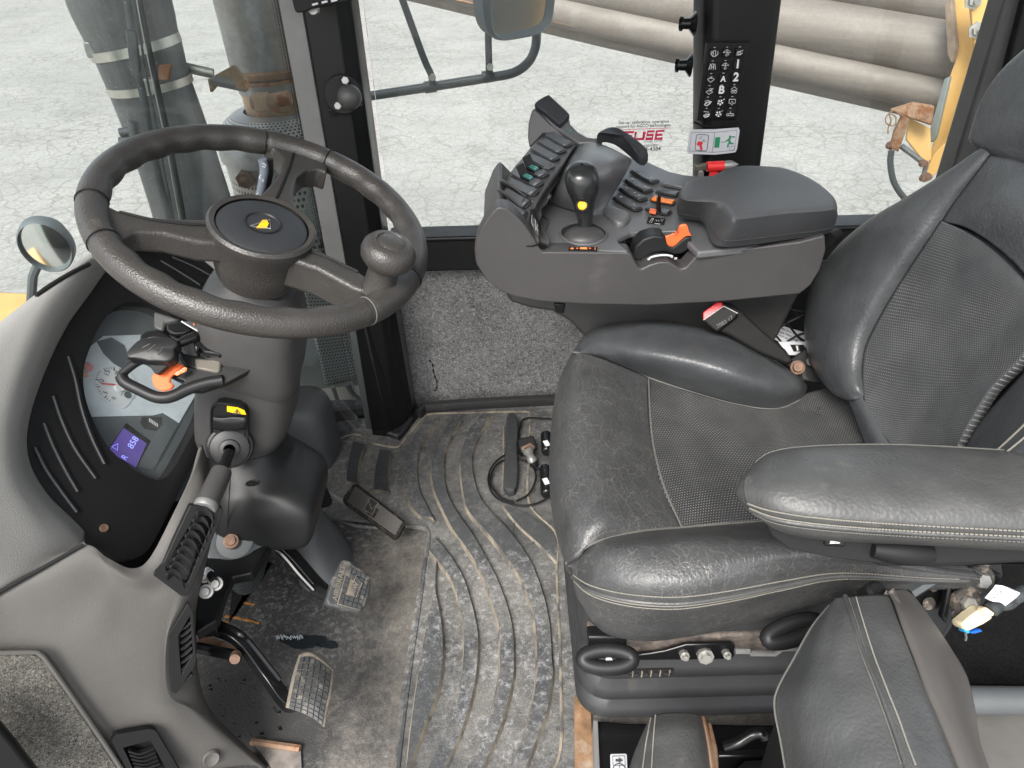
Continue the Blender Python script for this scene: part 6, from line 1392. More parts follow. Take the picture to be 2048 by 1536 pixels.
# solid core below
obj('core', MB().prism([ck(*q, .44) for q in [(560, 640), (690, 580), (960, 560), (1090, 600), (1290, 880), (1420, 1200), (1540, 1640), (400, 1640), (330, 1200), (400, 960)]], (0, 0, -.18)), m_blk, js, bevel=.01)
# small cushion beside it
sc_ = thing('small_cushion', 'small stitched grey leather cushion at the bottom edge below the seat bellows', 'cushion', P(1340, 1500, .15))
def cj(x, y, z): return P(1100 + .349 * x, 1000 + .349 * y, z)
SCN = [[(556, 1282, .30), (590, 1240, .32), (650, 1222, .33), (740, 1218, .335), (830, 1226, .33), (880, 1250, .32)],
       [(515, 1370, .31), (575, 1330, .335), (650, 1310, .345), (750, 1305, .35), (840, 1312, .345), (895, 1330, .33)],
       [(470, 1480, .31), (560, 1440, .34), (650, 1425, .35), (760, 1420, .355), (850, 1428, .35), (915, 1440, .335)],
       [(420, 1650, .31), (540, 1640, .345), (650, 1635, .355), (770, 1630, .36), (870, 1635, .355), (940, 1640, .34)]]
gsc = netz(SCN, 36, 36, cj); obj('top', MB().grid(gsc), m_leaw, sc_, solid=.01)
for u in (.17, .27): stitches('stitching', gsc, 0, 0, lambda t_, u=u: (u, .02 + .9 * t_), 50, .0008, par=sc_)
obj('torn_edge', MB().tube([surf(gsc, .99, k / 50)[0] + Vector((.0, 0, -.002)) for k in range(51)], .0035, 7), m_rust, sc_)
obj('core', MB().prism([cj(*q, .30) for q in [(560, 1300), (650, 1240), (860, 1240), (900, 1290), (940, 1650), (430, 1650)]], (0, 0, -.12)), m_blk, sc_, bevel=.006)
obj('hinge_plate', MB().prism([cj(*q, .27) for q in [(905, 1270), (925, 1275), (960, 1420), (975, 1650), (930, 1650)]], (0, 0, -.1)), m_rust, sc_, bevel=.002)
t = thing('seat_track', 'black steel seat track and release lever in shadow at the bottom edge', 'seat track', P(1500, 1500, .1))
obj('track', MB().prism([cj(*q, .12) for q in [(960, 1430), (1340, 1420), (1400, 1440), (1400, 1475), (960, 1470)]], (0, 0, -.05)), m_paint, t, bevel=.003)
obj('track', MB().prism([cj(*q, .10) for q in [(940, 1480), (1400, 1490), (1420, 1640), (940, 1640)]], (0, 0, -.04)), m_paint, t, bevel=.003)
obj('release_lever', MB().tube([cj(*q) for q in [(1000, 1415, .15), (1080, 1390, .16), (1160, 1345, .17), (1215, 1340, .175), (1230, 1365, .17)]], .008, 10, smooth=24), m_paint, t)
obj('cover', MB().prism([cj(*q, .14) for q in [(1030, 1560), (1120, 1480), (1330, 1470), (1400, 1500), (1420, 1640), (1000, 1640)]], (0, 0, -.04)), m_paint2, t, bevel=.01, bseg=3)
# ================================================================= CONTROL CONSOLE
con = thing('control_console', 'grey black armrest console with joystick, rocker switches and padded rest', 'console', (.25, 1.15, .6))
YN = Y(1.018)
side = [(949, 500), (955, 472), (969, 445), (985, 424), (994, 415), (1003, 414), (1015, 417), (1030, 430), (1048, 449), (1066, 474), (1081, 500), (1086, 504), (1255, 505), (1262, 508), (1270, 524), (1277, 536), (1284, 538), (1299, 530), (1319, 524), (1339, 524), (1352, 532), (1361, 538), (1371, 536), (1384, 522), (1397, 506), (1408, 502), (1500, 497), (1600, 484), (1650, 471), (1652, 500), (1640, 540), (1622, 570), (1600, 588), (1450, 603), (1300, 611), (1180, 609), (1080, 603), (1030, 594), (1000, 582), (972, 560), (952, 528)]
obj('side_panel', slab(YN, side, .035), m_plas_c, con, bevel=.007, bseg=4, bang=20)
obj('body', MB().prism(pts(Y(1.064), [(965, 500), (985, 450), (1000, 430), (1040, 470), (1075, 512), (1255, 515), (1280, 545), (1370, 548), (1400, 512), (1640, 485), (1640, 540), (1610, 585), (1450, 600), (1180, 604), (1020, 590), (975, 555)]), (0, .26, .0)), m_plas_c, con, bevel=.006)
obj('lower_skirt', MB().prism(pts(Y(1.15), [(1002, 570), (1080, 590), (1300, 600), (1605, 578), (1560, 668), (1530, 720), (1200, 720), (1165, 672), (1140, 645), (1105, 625), (1060, 618), (1020, 606)]), (0, .16, 0)), m_plas, con, bevel=.008)
obj('skirt_slot', MB().prism(pts(Y(1.146), [(1107, 607), (1131, 608), (1128, 628), (1112, 626)]), (0, .02, 0)), m_plas_s, con, bevel=.003)
DZ = Z(.718)
deck = [(1084, 501), (1257, 501), (1239, 487), (1236, 478), (1248, 470), (1262, 463), (1352, 460), (1372, 480), (1396, 504), (1600, 484), (1600, 345), (1400, 352), (1372, 350), (1340, 343), (1310, 330), (1285, 318), (1230, 310), (1150, 315), (1130, 350), (1098, 390), (1080, 425), (1068, 455), (1070, 478)]
m_deckp = M('console_plastic_sheen', (.098, .10, .103), .36, grain=(1300, .15), var=(8, .08), dirt=(30, .74, .2, (.17, .16, .15)))  # console plastic made paler: sheen of the upward faces is in the colour
obj('deck', MB().prism(pts(DZ, deck), (0, 0, -.012)), m_deckp, con, bevel=.0035, bseg=3)
obj('pocket', MB().prism([P(*q, .672) for q in [(1236, 490), (1262, 470), (1360, 470), (1400, 515), (1370, 540), (1280, 542)]], (0, 0, -.02)), m_plas_s, con)  # console plastic given black here to carry the shade of the recess
# moulding lines of the deck
obj('deck_line', MB().tube(even(pts(Z(.7195), cL([(700, 1000), (640, 1040), (610, 1080), (670, 1130), (690, 1160), (640, 1290), (622, 1390)])), 40), .0016, 6), m_plas_c, con)
rd = pillow(pts(Z(.716), cL([(1165, 1090), (1200, 1010), (1240, 1060), (1400, 1130), (1370, 1200), (1290, 1215), (1230, 1170)])), (0, 0, 1), .012, 48, 5, .6, crown=.1); obj('ridge', MB().grid(rd, close_u=True), m_deckp, con)
# joystick hump
HU = [[(985, 470, .775), (1060, 462, .79), (1130, 470, .795), (1220, 500, .795), (1310, 545, .79), (1395, 590, .775), (1420, 630, .76)],
      [(900, 545, .775), (980, 540, .80), (1080, 555, .808), (1170, 590, .808), (1260, 635, .803), (1330, 690, .785), (1370, 730, .765)],
      [(820, 660, .765), (900, 665, .795), (1000, 690, .803), (1100, 720, .800), (1200, 760, .79), (1260, 810, .77), (1300, 850, .75)],
      [(755, 780, .75), (830, 800, .775), (920, 820, .782), (1020, 850, .778), (1110, 880, .765), (1180, 920, .748), (1230, 960, .735)],
      [(712, 890, .735), (780, 910, .750), (870, 940, .755), (970, 970, .75), (1060, 990, .742), (1130, 1020, .73), (1180, 1060, .722)],
      [(700, 985, .718), (770, 1020, .720), (850, 1045, .722), (940, 1070, .722), (1020, 1085, .720), (1090, 1100, .718), (1160, 1115, .716)]]
def cl_(x, y, z): return P(940 + .2278 * x, 180 + .2278 * y, z)
HU = [[(r[0][0] - 50, r[0][1] + 14, r[0][2] - .05)] + r for r in HU]
obj('hump', MB().grid(netz(HU, 50, 50, cl_)), m_deckp, con, solid=.02)
# left switch bank
pA, pB_ = P(1040, 440, 1.06, 'y'), P(1120, 275, 1.36, 'y'); sn = (pB_ - pA).cross(Vector((1, 0, .30))).normalized()
if sn.z < 0: sn = -sn
SB = Plane(pA, sn)
SBN = [[(640, 392, -.012), (690, 376, .0), (790, 405, .002), (880, 445, .002), (928, 485, -.004)],
       [(555, 478, -.01), (600, 460, .004), (700, 500, .007), (820, 570, .006), (868, 590, -.002)],
       [(465, 590, -.008), (520, 575, .008), (640, 620, .011), (740, 680, .010), (800, 705, .0)],
       [(380, 690, -.008), (440, 690, .008), (560, 740, .012), (650, 800, .010), (715, 825, .0)],
       [(305, 800, -.010), (360, 810, .006), (480, 870, .009), (570, 930, .007), (630, 950, -.002)],
       [(255, 900, -.014), (300, 905, .0), (420, 970, .002), (530, 1030, .0), (580, 1060, -.008)],
       [(235, 1010, -.02), (270, 1010, -.008), (380, 1090, -.006), (490, 1160, -.008), (600, 1220, -.012)],
       [(240, 1050, -.026), (290, 1060, -.02), (400, 1145, -.02), (490, 1240, -.022), (600, 1350, -.024)]]
def sb_(x, y, o): return SB(940 + .2278 * x, 180 + .2278 * y, o)
SBN = [r + [(r[-1][0] + (22 if i < 6 else 4), r[-1][1] + (8 if i < 6 else 0), r[-1][2] - (.05 if i < 6 else .02))] for i, r in enumerate(SBN)]
gsb = netz(SBN, 40, 60, sb_); obj('switch_bank', MB().grid(gsb), m_plas_c, con, solid=.025)
def sbz(x, y):   # offset of the bank surface near a crop point
    best = None
    for r in SBN:
        for q in r:
            d_ = (q[0]-x)**2 + (q[1]-y)**2
            if best is None or d_ < best[0]: best = (d_, q[2])
    return best[1]
def rocker(par, plane, a, b_, wpx, mat=m_plas_s, icons=(), fin=False, flat=False, off=.001, teal=False, lab=None):
    """rocker switch between two photograph points along its length; wpx its width in pixels"""
    A, B_ = plane(*a, off), plane(*b_, off); L = (B_ - A); l = L.length; x = L.normalized(); n = plane.n if plane.n.z > 0 else -plane.n; y = n.cross(x).normalized(); wv = wpx / FPX * depth(A); c = (A + B_) / 2
    m3 = Matrix((x, y, n)).transposed()
    bz = []
    rk = obj('rocker_switch', MB().grid([[c + v for v in [x * (l * .56 * s) * 1 for s in (0,)]] * 2]) if False else MB().prism([c + x * (l * .58 * u) + y * (wv * .66 * v) for u, v in ((-.82, -1), (.82, -1), (1, -.55), (1, .55), (.82, 1), (-.82, 1), (-1, .55), (-1, -.55))], n * .0022), m_plas_s if not flat else m_plas_c, par, bevel=.0008, label=lab, origin=c)
    prof_ = [(-1, .001), (-.92, .0056), (-.5, .0050), (0, .0036), (.5, .0038), (.92, .0044), (1, .001)] if not flat else [(-1, .002), (-.9, .0042), (0, .0046), (.9, .0042), (1, .002)]
    rows = [[c + x * (l * .48 * u) + y * (wv * .5 * v) + n * (h if abs(v) < .9 else .002) for v in (-1, -.86, 0, .86, 1)] for u, h in prof_]
    obj('cap', MB().grid(rows), mat, rk, solid=.0006)
    for k, (u, kind) in enumerate(icons):
        ic = c + x * (l * .48 * u) + n * .0072
        if kind == 'ring': obj('icon', MB().tube(superring(ic, .0022, .0022, 12, 2, x, y), .0003, 4, closed=True), m_greyp, rk)
        elif kind == 'bar': obj('icon', MB().box(ic - n * .0012, (.004, .0012, .0005), m3), m_greyp, rk)
        elif kind == 'plus':
            mb = MB().box(ic - n * .001, (.0032, .0006, .0005), m3); mb.box(ic - n * .0010, (.0006, .0032, .0004), m3); obj('icon', mb, m_greyp, rk)
        else:
            mb = MB().tube([ic + (x * math.cos(a_) + y * math.sin(a_)) * (.0012 + .0012 * (i_ % 2)) - n * .0008 for i_, a_ in enumerate([2*math.pi*i/8 for i in range(8)])], .0003, 4, closed=True); obj('icon', mb, m_greyp, rk)
    if fin:
        f_ = [c - x * (l * .06) + n * .003, c + x * (l * .02) + n * .003, c - x * (l * .03) + n * .026, c - x * (l * .07) + n * .026]
        obj('guard_fin', MB().prism([p - y * (wv * .42) for p in f_], y * (wv * .84)), m_blk, rk, bevel=.0005)
    if teal:
        obj('teal_window', MB().box(c + x * (l * .12) + n * .0075, (l * .26, wv * .5, .004), m3), m_teal, rk, bevel=.001)
        for s in (-1, 1): obj('guard_wall', MB().box(c + x * (l * .12) + y * (wv * .42 * s) + n * .006, (l * .36, wv * .1, .006), m3), m_blk, rk, bevel=.0005)
    return rk
def topx(p):
    v = p - ORG; d_ = v.dot(CF); return (1024 + FPX * v.dot(CR) / d_, 768 - FPX * v.dot(CU) / d_)
GP = [[topx(p) for p in r] for r in gsb]
def onbank(q, lift=0.0):
    """point of the bank surface seen at a crop position, with its normal"""
    x_, y_ = cL([q])[0]; bj = min(((GP[j][i][0]-x_)**2 + (GP[j][i][1]-y_)**2, j, i) for j in range(1, len(GP)-1) for i in range(1, 34))[1:]
    j, i = bj; n = (gsb[j][i+1] - gsb[j][i-1]).cross(gsb[j+1][i] - gsb[j-1][i]).normalized(); n = n if n.z > 0 else -n
    return Plane(gsb[j][i], n)(x_, y_, lift), n
class Bank:
    def __init__(s, n): s.n = n
    def __call__(s, x, y, off=0.0): return onbank(((x - 940) / .2278, (y - 180) / .2278), off)[0]
m_swc = M('blank_switch_cap', (.07, .072, .076), .45, grain=(900, .1))
lsw = [((690, 400), (862, 492)), ((630, 458), (802, 548)), ((572, 522), (750, 612)), ((512, 588), (700, 682)), ((450, 660), (650, 755)), ((398, 735), (605, 835)), ((350, 820), (568, 910))]
for i, (a, b_) in enumerate(lsw):
    n_ = onbank(((a[0] + b_[0]) / 2, (a[1] + b_[1]) / 2))[1]
    rocker(con, Bank(n_), cL([a])[0], cL([b_])[0], 19, m_swc, flat=(i in (3,)), off=.001, fin=(i in (4, 5)), teal=(i in (4, 5)), lab='rocker with green window and upright guard fin' if i in (4, 5) else None)
for a, b_ in (((312, 905), (500, 1010)), ((312, 1000), (470, 1115))):
    n_ = onbank(((a[0] + b_[0]) / 2, (a[1] + b_[1]) / 2))[1]; rocker(con, Bank(n_), cL([a])[0], cL([b_])[0], 19, m_swc, off=.001)
# two curved divider fins
for q in ([(282, 856), (340, 865), (410, 900), (490, 950), (555, 1000)], [(250, 950), (310, 955), (380, 990), (450, 1045), (505, 1095)]):
    bs = even([onbank(k_, -.002)[0] for k_ in q], 16); n_ = onbank(q[2])[1]; tp_ = [p + n_ * (.004 + .016 * math.sin(math.pi * min(1, (k + 1.5) / 15))) for k, p in enumerate(bs)]
    obj('divider_fin', MB().grid([bs, tp_]), m_plas_c, con, solid=.0022)
lq = [onbank(k_, .0012) for k_ in [(530, 1050), (565, 1045), (612, 1180), (600, 1300), (560, 1250), (515, 1160)]]
lb_ = obj('symbol_plate', MB().add([p for p, n in lq], [tuple(range(6))]), m_blk, con, solid=.0006)
for l in ([(545, 1100), (540, 1160), (560, 1200)], [(575, 1140), (575, 1230)], [(592, 1180), (585, 1220), (598, 1240)]):
    obj('symbol', MB().tube([onbank(k_, .0022)[0] for k_ in l], .0004, 4), m_greyp, lb_)
# right switch bank on the deck
m_cap = M('switch_cap', (.05, .052, .055), .28, rvar=(30, .05))
rsw = [((1440, 715), (1625, 815)), ((1385, 795), (1570, 895)), ((1335, 870), (1520, 970)), ((1285, 950), (1475, 1055))]
for i, (a, b_) in enumerate(rsw): rocker(con, Z(.721), cL([a])[0], cL([b_])[0], 19, m_cap, icons=[(-.6, 'ring' if i != 2 else 'plus'), (.65, 'star' if i < 2 else 'bar')] + ([(.2, 'bar')] if i == 2 else []), off=0)
rocker(con, Z(.721), *cL([(1690, 825), (1885, 860)]), 19, m_deckp, flat=True, off=0)
rocker(con, Z(.721), *cL([(1650, 895), (1825, 925)]), 18, m_cap, off=0)
rocker(con, Z(.721), *cL([(1600, 965), (1790, 1000)]), 18, m_orange2, off=0, fin=False, lab='bright orange rocker', icons=[(-.7, 'ring')])
rk_ = rocker(con, Z(.721), *cL([(1560, 1045), (1750, 1090)]), 18, m_cap, off=0, fin=True, lab='rocker with short orange end and tall black guard fin')
pq = pts(Z(.7282), cL([(1582, 1035), (1640, 1045), (1632, 1075), (1574, 1062)])); obj('orange_end', MB().prism(pq, (0, 0, -.004)), m_orange, rk_, bevel=.0008)
pq = [P(*q) for q in [(1316, 425, .722), (1323, 427, .722), (1319.5, 393, .765), (1318, 393, .765)]]
obj('guard_fin', MB().prism(pq, (0, .010, 0)), m_blk, rk_, bevel=.0004)
pl_ = obj('symbol_plate', slab(Z(.7196), cL([(1565, 1112), (1718, 1128), (1705, 1182), (1550, 1165)]), .001), m_blk, con)
for l in ([(1575, 1160), (1600, 1125), (1612, 1130), (1590, 1165)], [(1632, 1140), (1640, 1150)], [(1650, 1142), (1660, 1150)], [(1675, 1135), (1685, 1155), (1695, 1135)], [(1620, 1172), (1670, 1178)]):
    obj('symbol', MB().tube(pts(Z(.7203), cL(l)), .0005, 4), m_greyp, pl_)
pl_ = obj('symbol_strip', slab(Z(.7196), cL([(866, 1376), (1118, 1378), (1116, 1408), (864, 1406)]), .001), m_blk, con)
zz = Z(.7204)
for l, r_ in (([(880, 1390), (912, 1390)], .0007), ([(896, 1382), (896, 1399)], .0007), ([(966, 1390), (1028, 1391)], .0018), ([(1098, 1384), (1098, 1400)], .0007)):
    obj('orange_mark', MB().tube(pts(zz, cL(l)), r_, 6), m_orp, pl_)
for l in ([(930, 1390), (948, 1384), (948, 1397)], [(1065, 1391), (1045, 1384), (1045, 1397)]): obj('orange_mark', MB().prism(pts(zz, cL(l)), (0, 0, .0004)), m_orp, pl_)
# small symbol plate by the hump
obj('symbol', MB().tube(pts(Z(.738), cL([(655, 925), (672, 900), (690, 910)])), .0005, 4), m_greyp, con)
# joystick
js_c = P(*cL([(995, 1262)])[0], .719)
obj('boot_ring', MB().grid([superring(js_c + Vector((0, 0, z)), .0365 * k, .043 * k, 40) for z, k in ((0, 1.06), (.003, 1.04), (.003, .98), (-.004, .94))], close_u=True), m_deckp, con)
obj('boot_slot', MB().grid([superring(js_c + Vector((0, 0, .001)), .0365 * .95 * k, .043 * .95 * k, 36) for k in (1, .01)], close_u=True), m_clear, con)
obj('boot_dome', MB().grid([superring(js_c + Vector((0, -.012, .001 + .014 * math.cos(a))), .033 * math.sin(a) + .0002, .028 * math.sin(a) + .0002, 32) for a in [k / 8 * math.pi / 2 for k in range(9)]], close_u=True), m_plas_c, con)
stick = thing('joystick', 'glossy black ball-topped joystick with yellow thumb button', 'joystick', js_c)
sec = [(1163, 328, 3), (1163, 330, 14), (1163, 334, 24), (1163, 342, 31), (1163.5, 352, 34), (1164, 362, 34.5), (1165, 374, 33), (1166, 385, 29), (1167, 396, 25), (1168, 410, 21), (1169, 425, 18), (1170, 440, 15), (1170, 452, 14), (1170, 462, 14)]
rows = []
for x_, y_, hw in sec:
    c_ = Y(1.085)(x_, y_); r_ = hw / FPX * depth(c_); rows.append(superring(c_, r_, r_ * 1.05, 32, 2.1, (1, 0, 0), (0, .97, .2)))
gg = [crm([r[i] for r in rows], 40) for i in range(32)]; gg = [[c[j] for c in gg] for j in range(41)]
obj('grip', MB().grid(gg, close_u=True), M('glossy_grip', (.016, .017, .018), .24, coat=.1), stick)
def front(px_, py_, k): return Y(1.085)(px_, py_) + Vector((0, -.93, .37)) * k
c_ = front(*cL([(973, 1012)])[0], .0215)
obj('button_ring', MB().lathe(c_, (0, -.93, .37), [(.0100, -.003), (.0095, .001), (.0075, .0012)], 24), m_blk, stick)
obj('thumb_button', MB().lathe(c_, (0, -.93, .37), [(.0070, -.002), (.0070, .003), (.0055, .0042), (0, .0038)], 24), m_yel, stick, label='yellow thumb button')
c_ = front(*cL([(972, 903)])[0], .0225)
obj('emblem_disc', MB().lathe(c_, (0, -.93, .37), [(.0095, -.003), (.0090, .001), (.0078, .0012), (.0075, .0002), (0, .0002)], 24), m_plas_s, stick)
ev = [Vector((math.cos(a), 0, math.sin(a))) for a in (math.pi / 2, math.pi * 7 / 6, math.pi * 11 / 6)]
obj('emblem_mark', MB().tube([c_ + Vector((0, -.93, .37)) * .0006 + e_ * .0048 for e_ in ev], .0005, 4, closed=True), m_greyp, stick)
col_ = MB().tube([Y(1.083)(*q) + Vector((0, -.022, .006)) for q in cL([(835, 860), (850, 840), (890, 825), (972, 830)])], .0006, 5, smooth=10); 
# wing with pad and far palm rest
WG = Plane(P(1065, 250, 1.42, 'y'), (-.12, -.55, .80))
obj('wing_side', slab(Plane(WG.p - WG.n * .010, (-.35, -.85, .40)), cL([(552, 160), (600, 190), (700, 290), (810, 370), (920, 460), (935, 490), (870, 470), (700, 385), (640, 385), (560, 475), (520, 505), (505, 420), (510, 300), (530, 210)]), .03), m_plas_c, con, bevel=.006)
obj('wing_top', slab(WG, cL([(552, 160), (600, 120), (685, 72), (720, 90), (868, 225), (880, 290), (950, 360), (1030, 405), (1080, 412), (1170, 405), (1110, 468), (1020, 475), (950, 480), (870, 420), (760, 340), (640, 250)]), .03), m_deckp, con, bevel=.006, bseg=3)
wp_ = pillow([WG(*q, .002) for q in cL([(572, 150), (620, 110), (685, 78), (712, 88), (862, 228), (862, 262), (800, 328), (770, 325), (670, 240), (585, 175)])], WG.n, .012, 60, 6, .35, crown=.05, smooth=True)
obj('wing_pad', MB().grid(wp_, close_u=True), m_pad, con)
obj('led', MB().lathe(WG(*cL([(882, 362)])[0], .001), WG.n, [(0, .001), (.0022, .001), (.003, 0)], 12), m_teal, con)
pr = pillow([P(940 + .2278 * a, 180 + .2278 * b_, z) for a, b_, z in [(1115, 462, .79), (1180, 412, .79), (1262, 395, .79), (1335, 420, .785), (1440, 490, .77), (1550, 590, .755), (1562, 622, .75), (1530, 662, .745), (1480, 650, .75), (1400, 580, .76), (1290, 492, .775), (1200, 460, .785)]], (-.1, -.25, .95), .022, 60, 6, .5, crown=.1)
obj('palm_rest', MB().grid(pr, close_u=True), m_pad, con)
# orange paddle lever
pad_ = thing('throttle_paddle', 'black curved lever with orange thumb pad in the console side notch', 'lever', P(1330, 500, .69))
YL = Y(1.045)
bodyp = cM([(262, 870), (290, 780), (350, 722), (440, 692), (520, 700), (545, 768), (590, 788), (640, 748), (690, 706), (738, 700), (742, 742), (715, 810), (660, 842), (600, 848), (520, 822), (430, 836), (350, 880), (310, 905)])
obj('lever_body', MB().prism(pts(YL, bodyp), (0, .035, 0)), m_plas_s, pad_, bevel=.003, bseg=3)
og = coons(pts(YL, cM([(527, 705), (545, 772), (590, 788), (640, 746), (690, 705), (738, 698)])), [P(1200 + .2474 * a, 300 + .2474 * b_, 1.09, 'y') for a, b_ in [(600, 685), (628, 655), (642, 625), (668, 612), (700, 615), (715, 660)]], pts(YL, cM([(527, 705), (600, 685)])) , pts(YL, cM([(738, 698), (715, 660)])), 24, 10)
obj('thumb_pad', MB().grid([[p + Vector((0, -.001, .0015)) for p in r] for r in og]), m_orange, pad_, solid=.004, label='orange thumb pad')
ch_ = MB().tube(pts(Y(1.026), cM([(385, 885), (420, 865), (480, 852), (540, 850), (585, 858)])), .0016, 6, smooth=16); obj('scale_strip', ch_, m_sticker, pad_)
for q in ((395, 882), (580, 862), (612, 876)): obj('scale_mark', MB().box(Y(1.0245)(*cM([q])[0]), (.004, .001, .003)), m_greyp, pad_)
# padded rest
top = cM([(690, 262), (770, 232), (920, 195), (1010, 152), (1130, 120), (1300, 122), (1480, 135), (1640, 190), (1780, 270), (1890, 370), (1912, 440), (1850, 478), (1500, 505), (1150, 548), (1080, 545), (1048, 490), (990, 432), (900, 412), (700, 398), (655, 350)])
bot = cM([(650, 430), (740, 400), (900, 370), (1000, 330), (1130, 300), (1300, 300), (1480, 310), (1640, 370), (1790, 450), (1905, 560), (1890, 615), (1830, 678), (1500, 728), (1100, 780), (950, 775), (895, 725), (865, 650), (815, 578), (650, 548), (622, 480)])
T = [P(*q, .788) for q in top]; B_ = [P(*q, .728) for q in bot]
Te, Be = even(T, 100, True), even(B_, 100, True); ct_ = sum(Te, Vector()) / 100
rows = [Be, [b_.lerp(t_, .35) + (t_ - ct_).normalized() * .003 for b_, t_ in zip(Be, Te)], [b_.lerp(t_, .8) + (t_ - ct_).normalized() * .002 for b_, t_ in zip(Be, Te)], [t_ + Vector((0, 0, -.002)) for t_ in Te]]
for k in range(1, 9): f_ = k / 8; rows.append([t_.lerp(ct_, f_ ** 1.3 if k < 8 else 1) + Vector((0, 0, .003 * (1 - (1 - f_) ** 3))) for t_ in Te])
rest = thing('armrest_pad', 'thick black moulded arm pad on the rear of the control console', 'arm pad', ct_)
obj('pad', MB().grid(rows, close_u=True), M('moulded_pad', (.052, .054, .057), .48, grain=(420, 1.0), var=(7, .15)), rest, sharp=80)
obj('mould_line', MB().tube([b_.lerp(t_, .25) + (t_ - ct_).normalized() * .0032 for b_, t_ in zip(Be, Te)], .0006, 4, closed=True), m_plas, rest)
obj('hinge', MB().tube([P(1655, 478, 1.10, 'y'), P(1672, 470, 1.12, 'y')], .012, 10), m_blk, rest)

# seat belt buckle
bk_ = thing('seat_belt_buckle', 'black seat belt buckle with red release button beside the cushion', 'seat belt buckle', Y(1.03)(1450, 640))
KB = Plane(Y(1.03)(1450, 635), (-.35, -.7, .62))
m_bkl = M('buckle_black', (.008, .008, .008), .6, spec=.2)
obj('housing', slab(KB, cM([(826, 1372), (822, 1305), (880, 1262), (945, 1222), (1000, 1226), (1112, 1318), (1098, 1350), (945, 1470), (915, 1450)]), .022), m_bkl, bk_, bevel=.003, bseg=3)
obj('release_button', slab(Plane(KB.p + KB.n * .0015, KB.n), cM([(832, 1368), (832, 1310), (945, 1226), (990, 1230), (992, 1268), (850, 1372)]), .006), m_red2, bk_, bevel=.002, label='red release button')
obj('button_rim', MB().tube(pts(Plane(KB.p + KB.n * .002, KB.n), cM([(835, 1375), (1000, 1262), (1112, 1320)])), .0008, 5), m_greyp, bk_)
ptext('7083 17', *cM([(955, 1440), (1080, 1362), (945, 1412)]), m_plas, bk_, Plane(KB.p + KB.n * .0012, KB.n), .0, .0)
obj('strap_sleeve', slab(Plane(KB.p - KB.n * .015, KB.n), cF([(395, 420), (440, 425), (485, 458), (620, 580), (740, 680), (785, 745), (745, 760), (600, 700), (430, 600), (370, 575), (470, 500)]), .022), M('worn_black_sleeve', (.010, .0095, .009), .7, spec=.15, var=(12, .3), dirt=(16, .62, .2, (.12, .105, .08))), bk_, bevel=.004)
obj('anchor_plate', slab(Plane(Y(1.08)(1600, 720), (-.3, -.7, .6)), cT([(455, 1060), (760, 840), (850, 900), (1040, 1270), (900, 1330), (600, 1280)]), .01), m_bkl, bk_, bevel=.002)
obj('anchor_bolt', MB().lathe(Y(1.05)(*cT([(610, 1120)])[0]), (-.2, -.7, .6), [(0, .008), (.008, .008), (.009, .002), (.0125, .001), (.0125, -.006)], 18), m_rbolt, bk_)
for q in ((790, 1040), (735, 1215)): obj('spring_cup', MB().lathe(Y(1.06)(*cT([q])[0]), (.3, -.6, .7), [(0, -.002), (.006, 0), (.0075, .001), (.008, -.004)], 18), m_grey2, bk_)
# net pocket with papers behind the seat
t = thing('net_pocket', 'black string net pocket holding papers, between console and seat back', 'net pocket', Y(1.2)(1610, 660))
obj('dark_backdrop', slab(Y(1.30), [(1540, 540), (1800, 520), (1800, 800), (1540, 800)], .02), m_clear, t)  # added dark sheet stands for the shade behind the net
nn_ = Y(1.16)
for l in ([(370, 460), (480, 560), (600, 710), (720, 800)], [(250, 610), (320, 700), (400, 790)], [(240, 690), (330, 650), (440, 570), (620, 480), (700, 440)], [(470, 790), (600, 715), (720, 670), (760, 640)], [(420, 370), (540, 385), (640, 460), (720, 500)], [(540, 385), (700, 420)], [(240, 560), (340, 600)]):
    obj('cord', MB().tube(pts(nn_, cT(l)), .0022, 6, smooth=10), m_blk, t)
t = thing('paper_sheets', 'printed white paper sheets inside the net pocket', 'papers', Y(1.2)(1600, 680))
PPp = Plane(Y(1.2)(1600, 680), (0, -.7, .7)); obj('sheet', slab(PPp, cT([(210, 560), (310, 550), (520, 620), (700, 670), (760, 700), (770, 830), (400, 800), (190, 700)]), .002), m_paper, t)
PP2 = Plane(PPp.p + PPp.n * .0016, PPp.n)
for s, a, b_, u in (('as reference On', (285, 570), (440, 640), (295, 550)), ('www.use San O', (400, 625), (560, 690), (412, 605)), ('Quick Menu', (345, 665), (530, 730), (357, 645)), ('warranty and', (330, 690), (480, 760), (342, 672)), ('Use', (600, 745), (650, 775), (610, 730)), ('(see)', (545, 760), (600, 785), (555, 745))):
    ptext(s, *cT([a, b_, u]), m_dkp, t, PP2, .0, .0)
t = thing('metal_latch', 'bright metal latch plate with rectangular slot behind the seat', 'latch plate', Y(1.12)(1600, 698))
LPp = Plane(Y(1.13)(1600, 698), (0, -.7, .7))
obj('plate', slab(LPp, cT([(360, 788), (700, 785), (745, 830), (640, 930), (590, 962), (500, 960)]), .003), m_sticker, t, bevel=.001)
obj('slot', slab(Plane(LPp.p + LPp.n * .0008, LPp.n), cT([(515, 828), (690, 828), (700, 850), (690, 915), (560, 915)]), .001), m_clear, t)
obj('pin', MB().tube(pts(Plane(LPp.p + LPp.n * .003, LPp.n), cT([(600, 840), (615, 905)])), .003, 8), m_bolt, t)

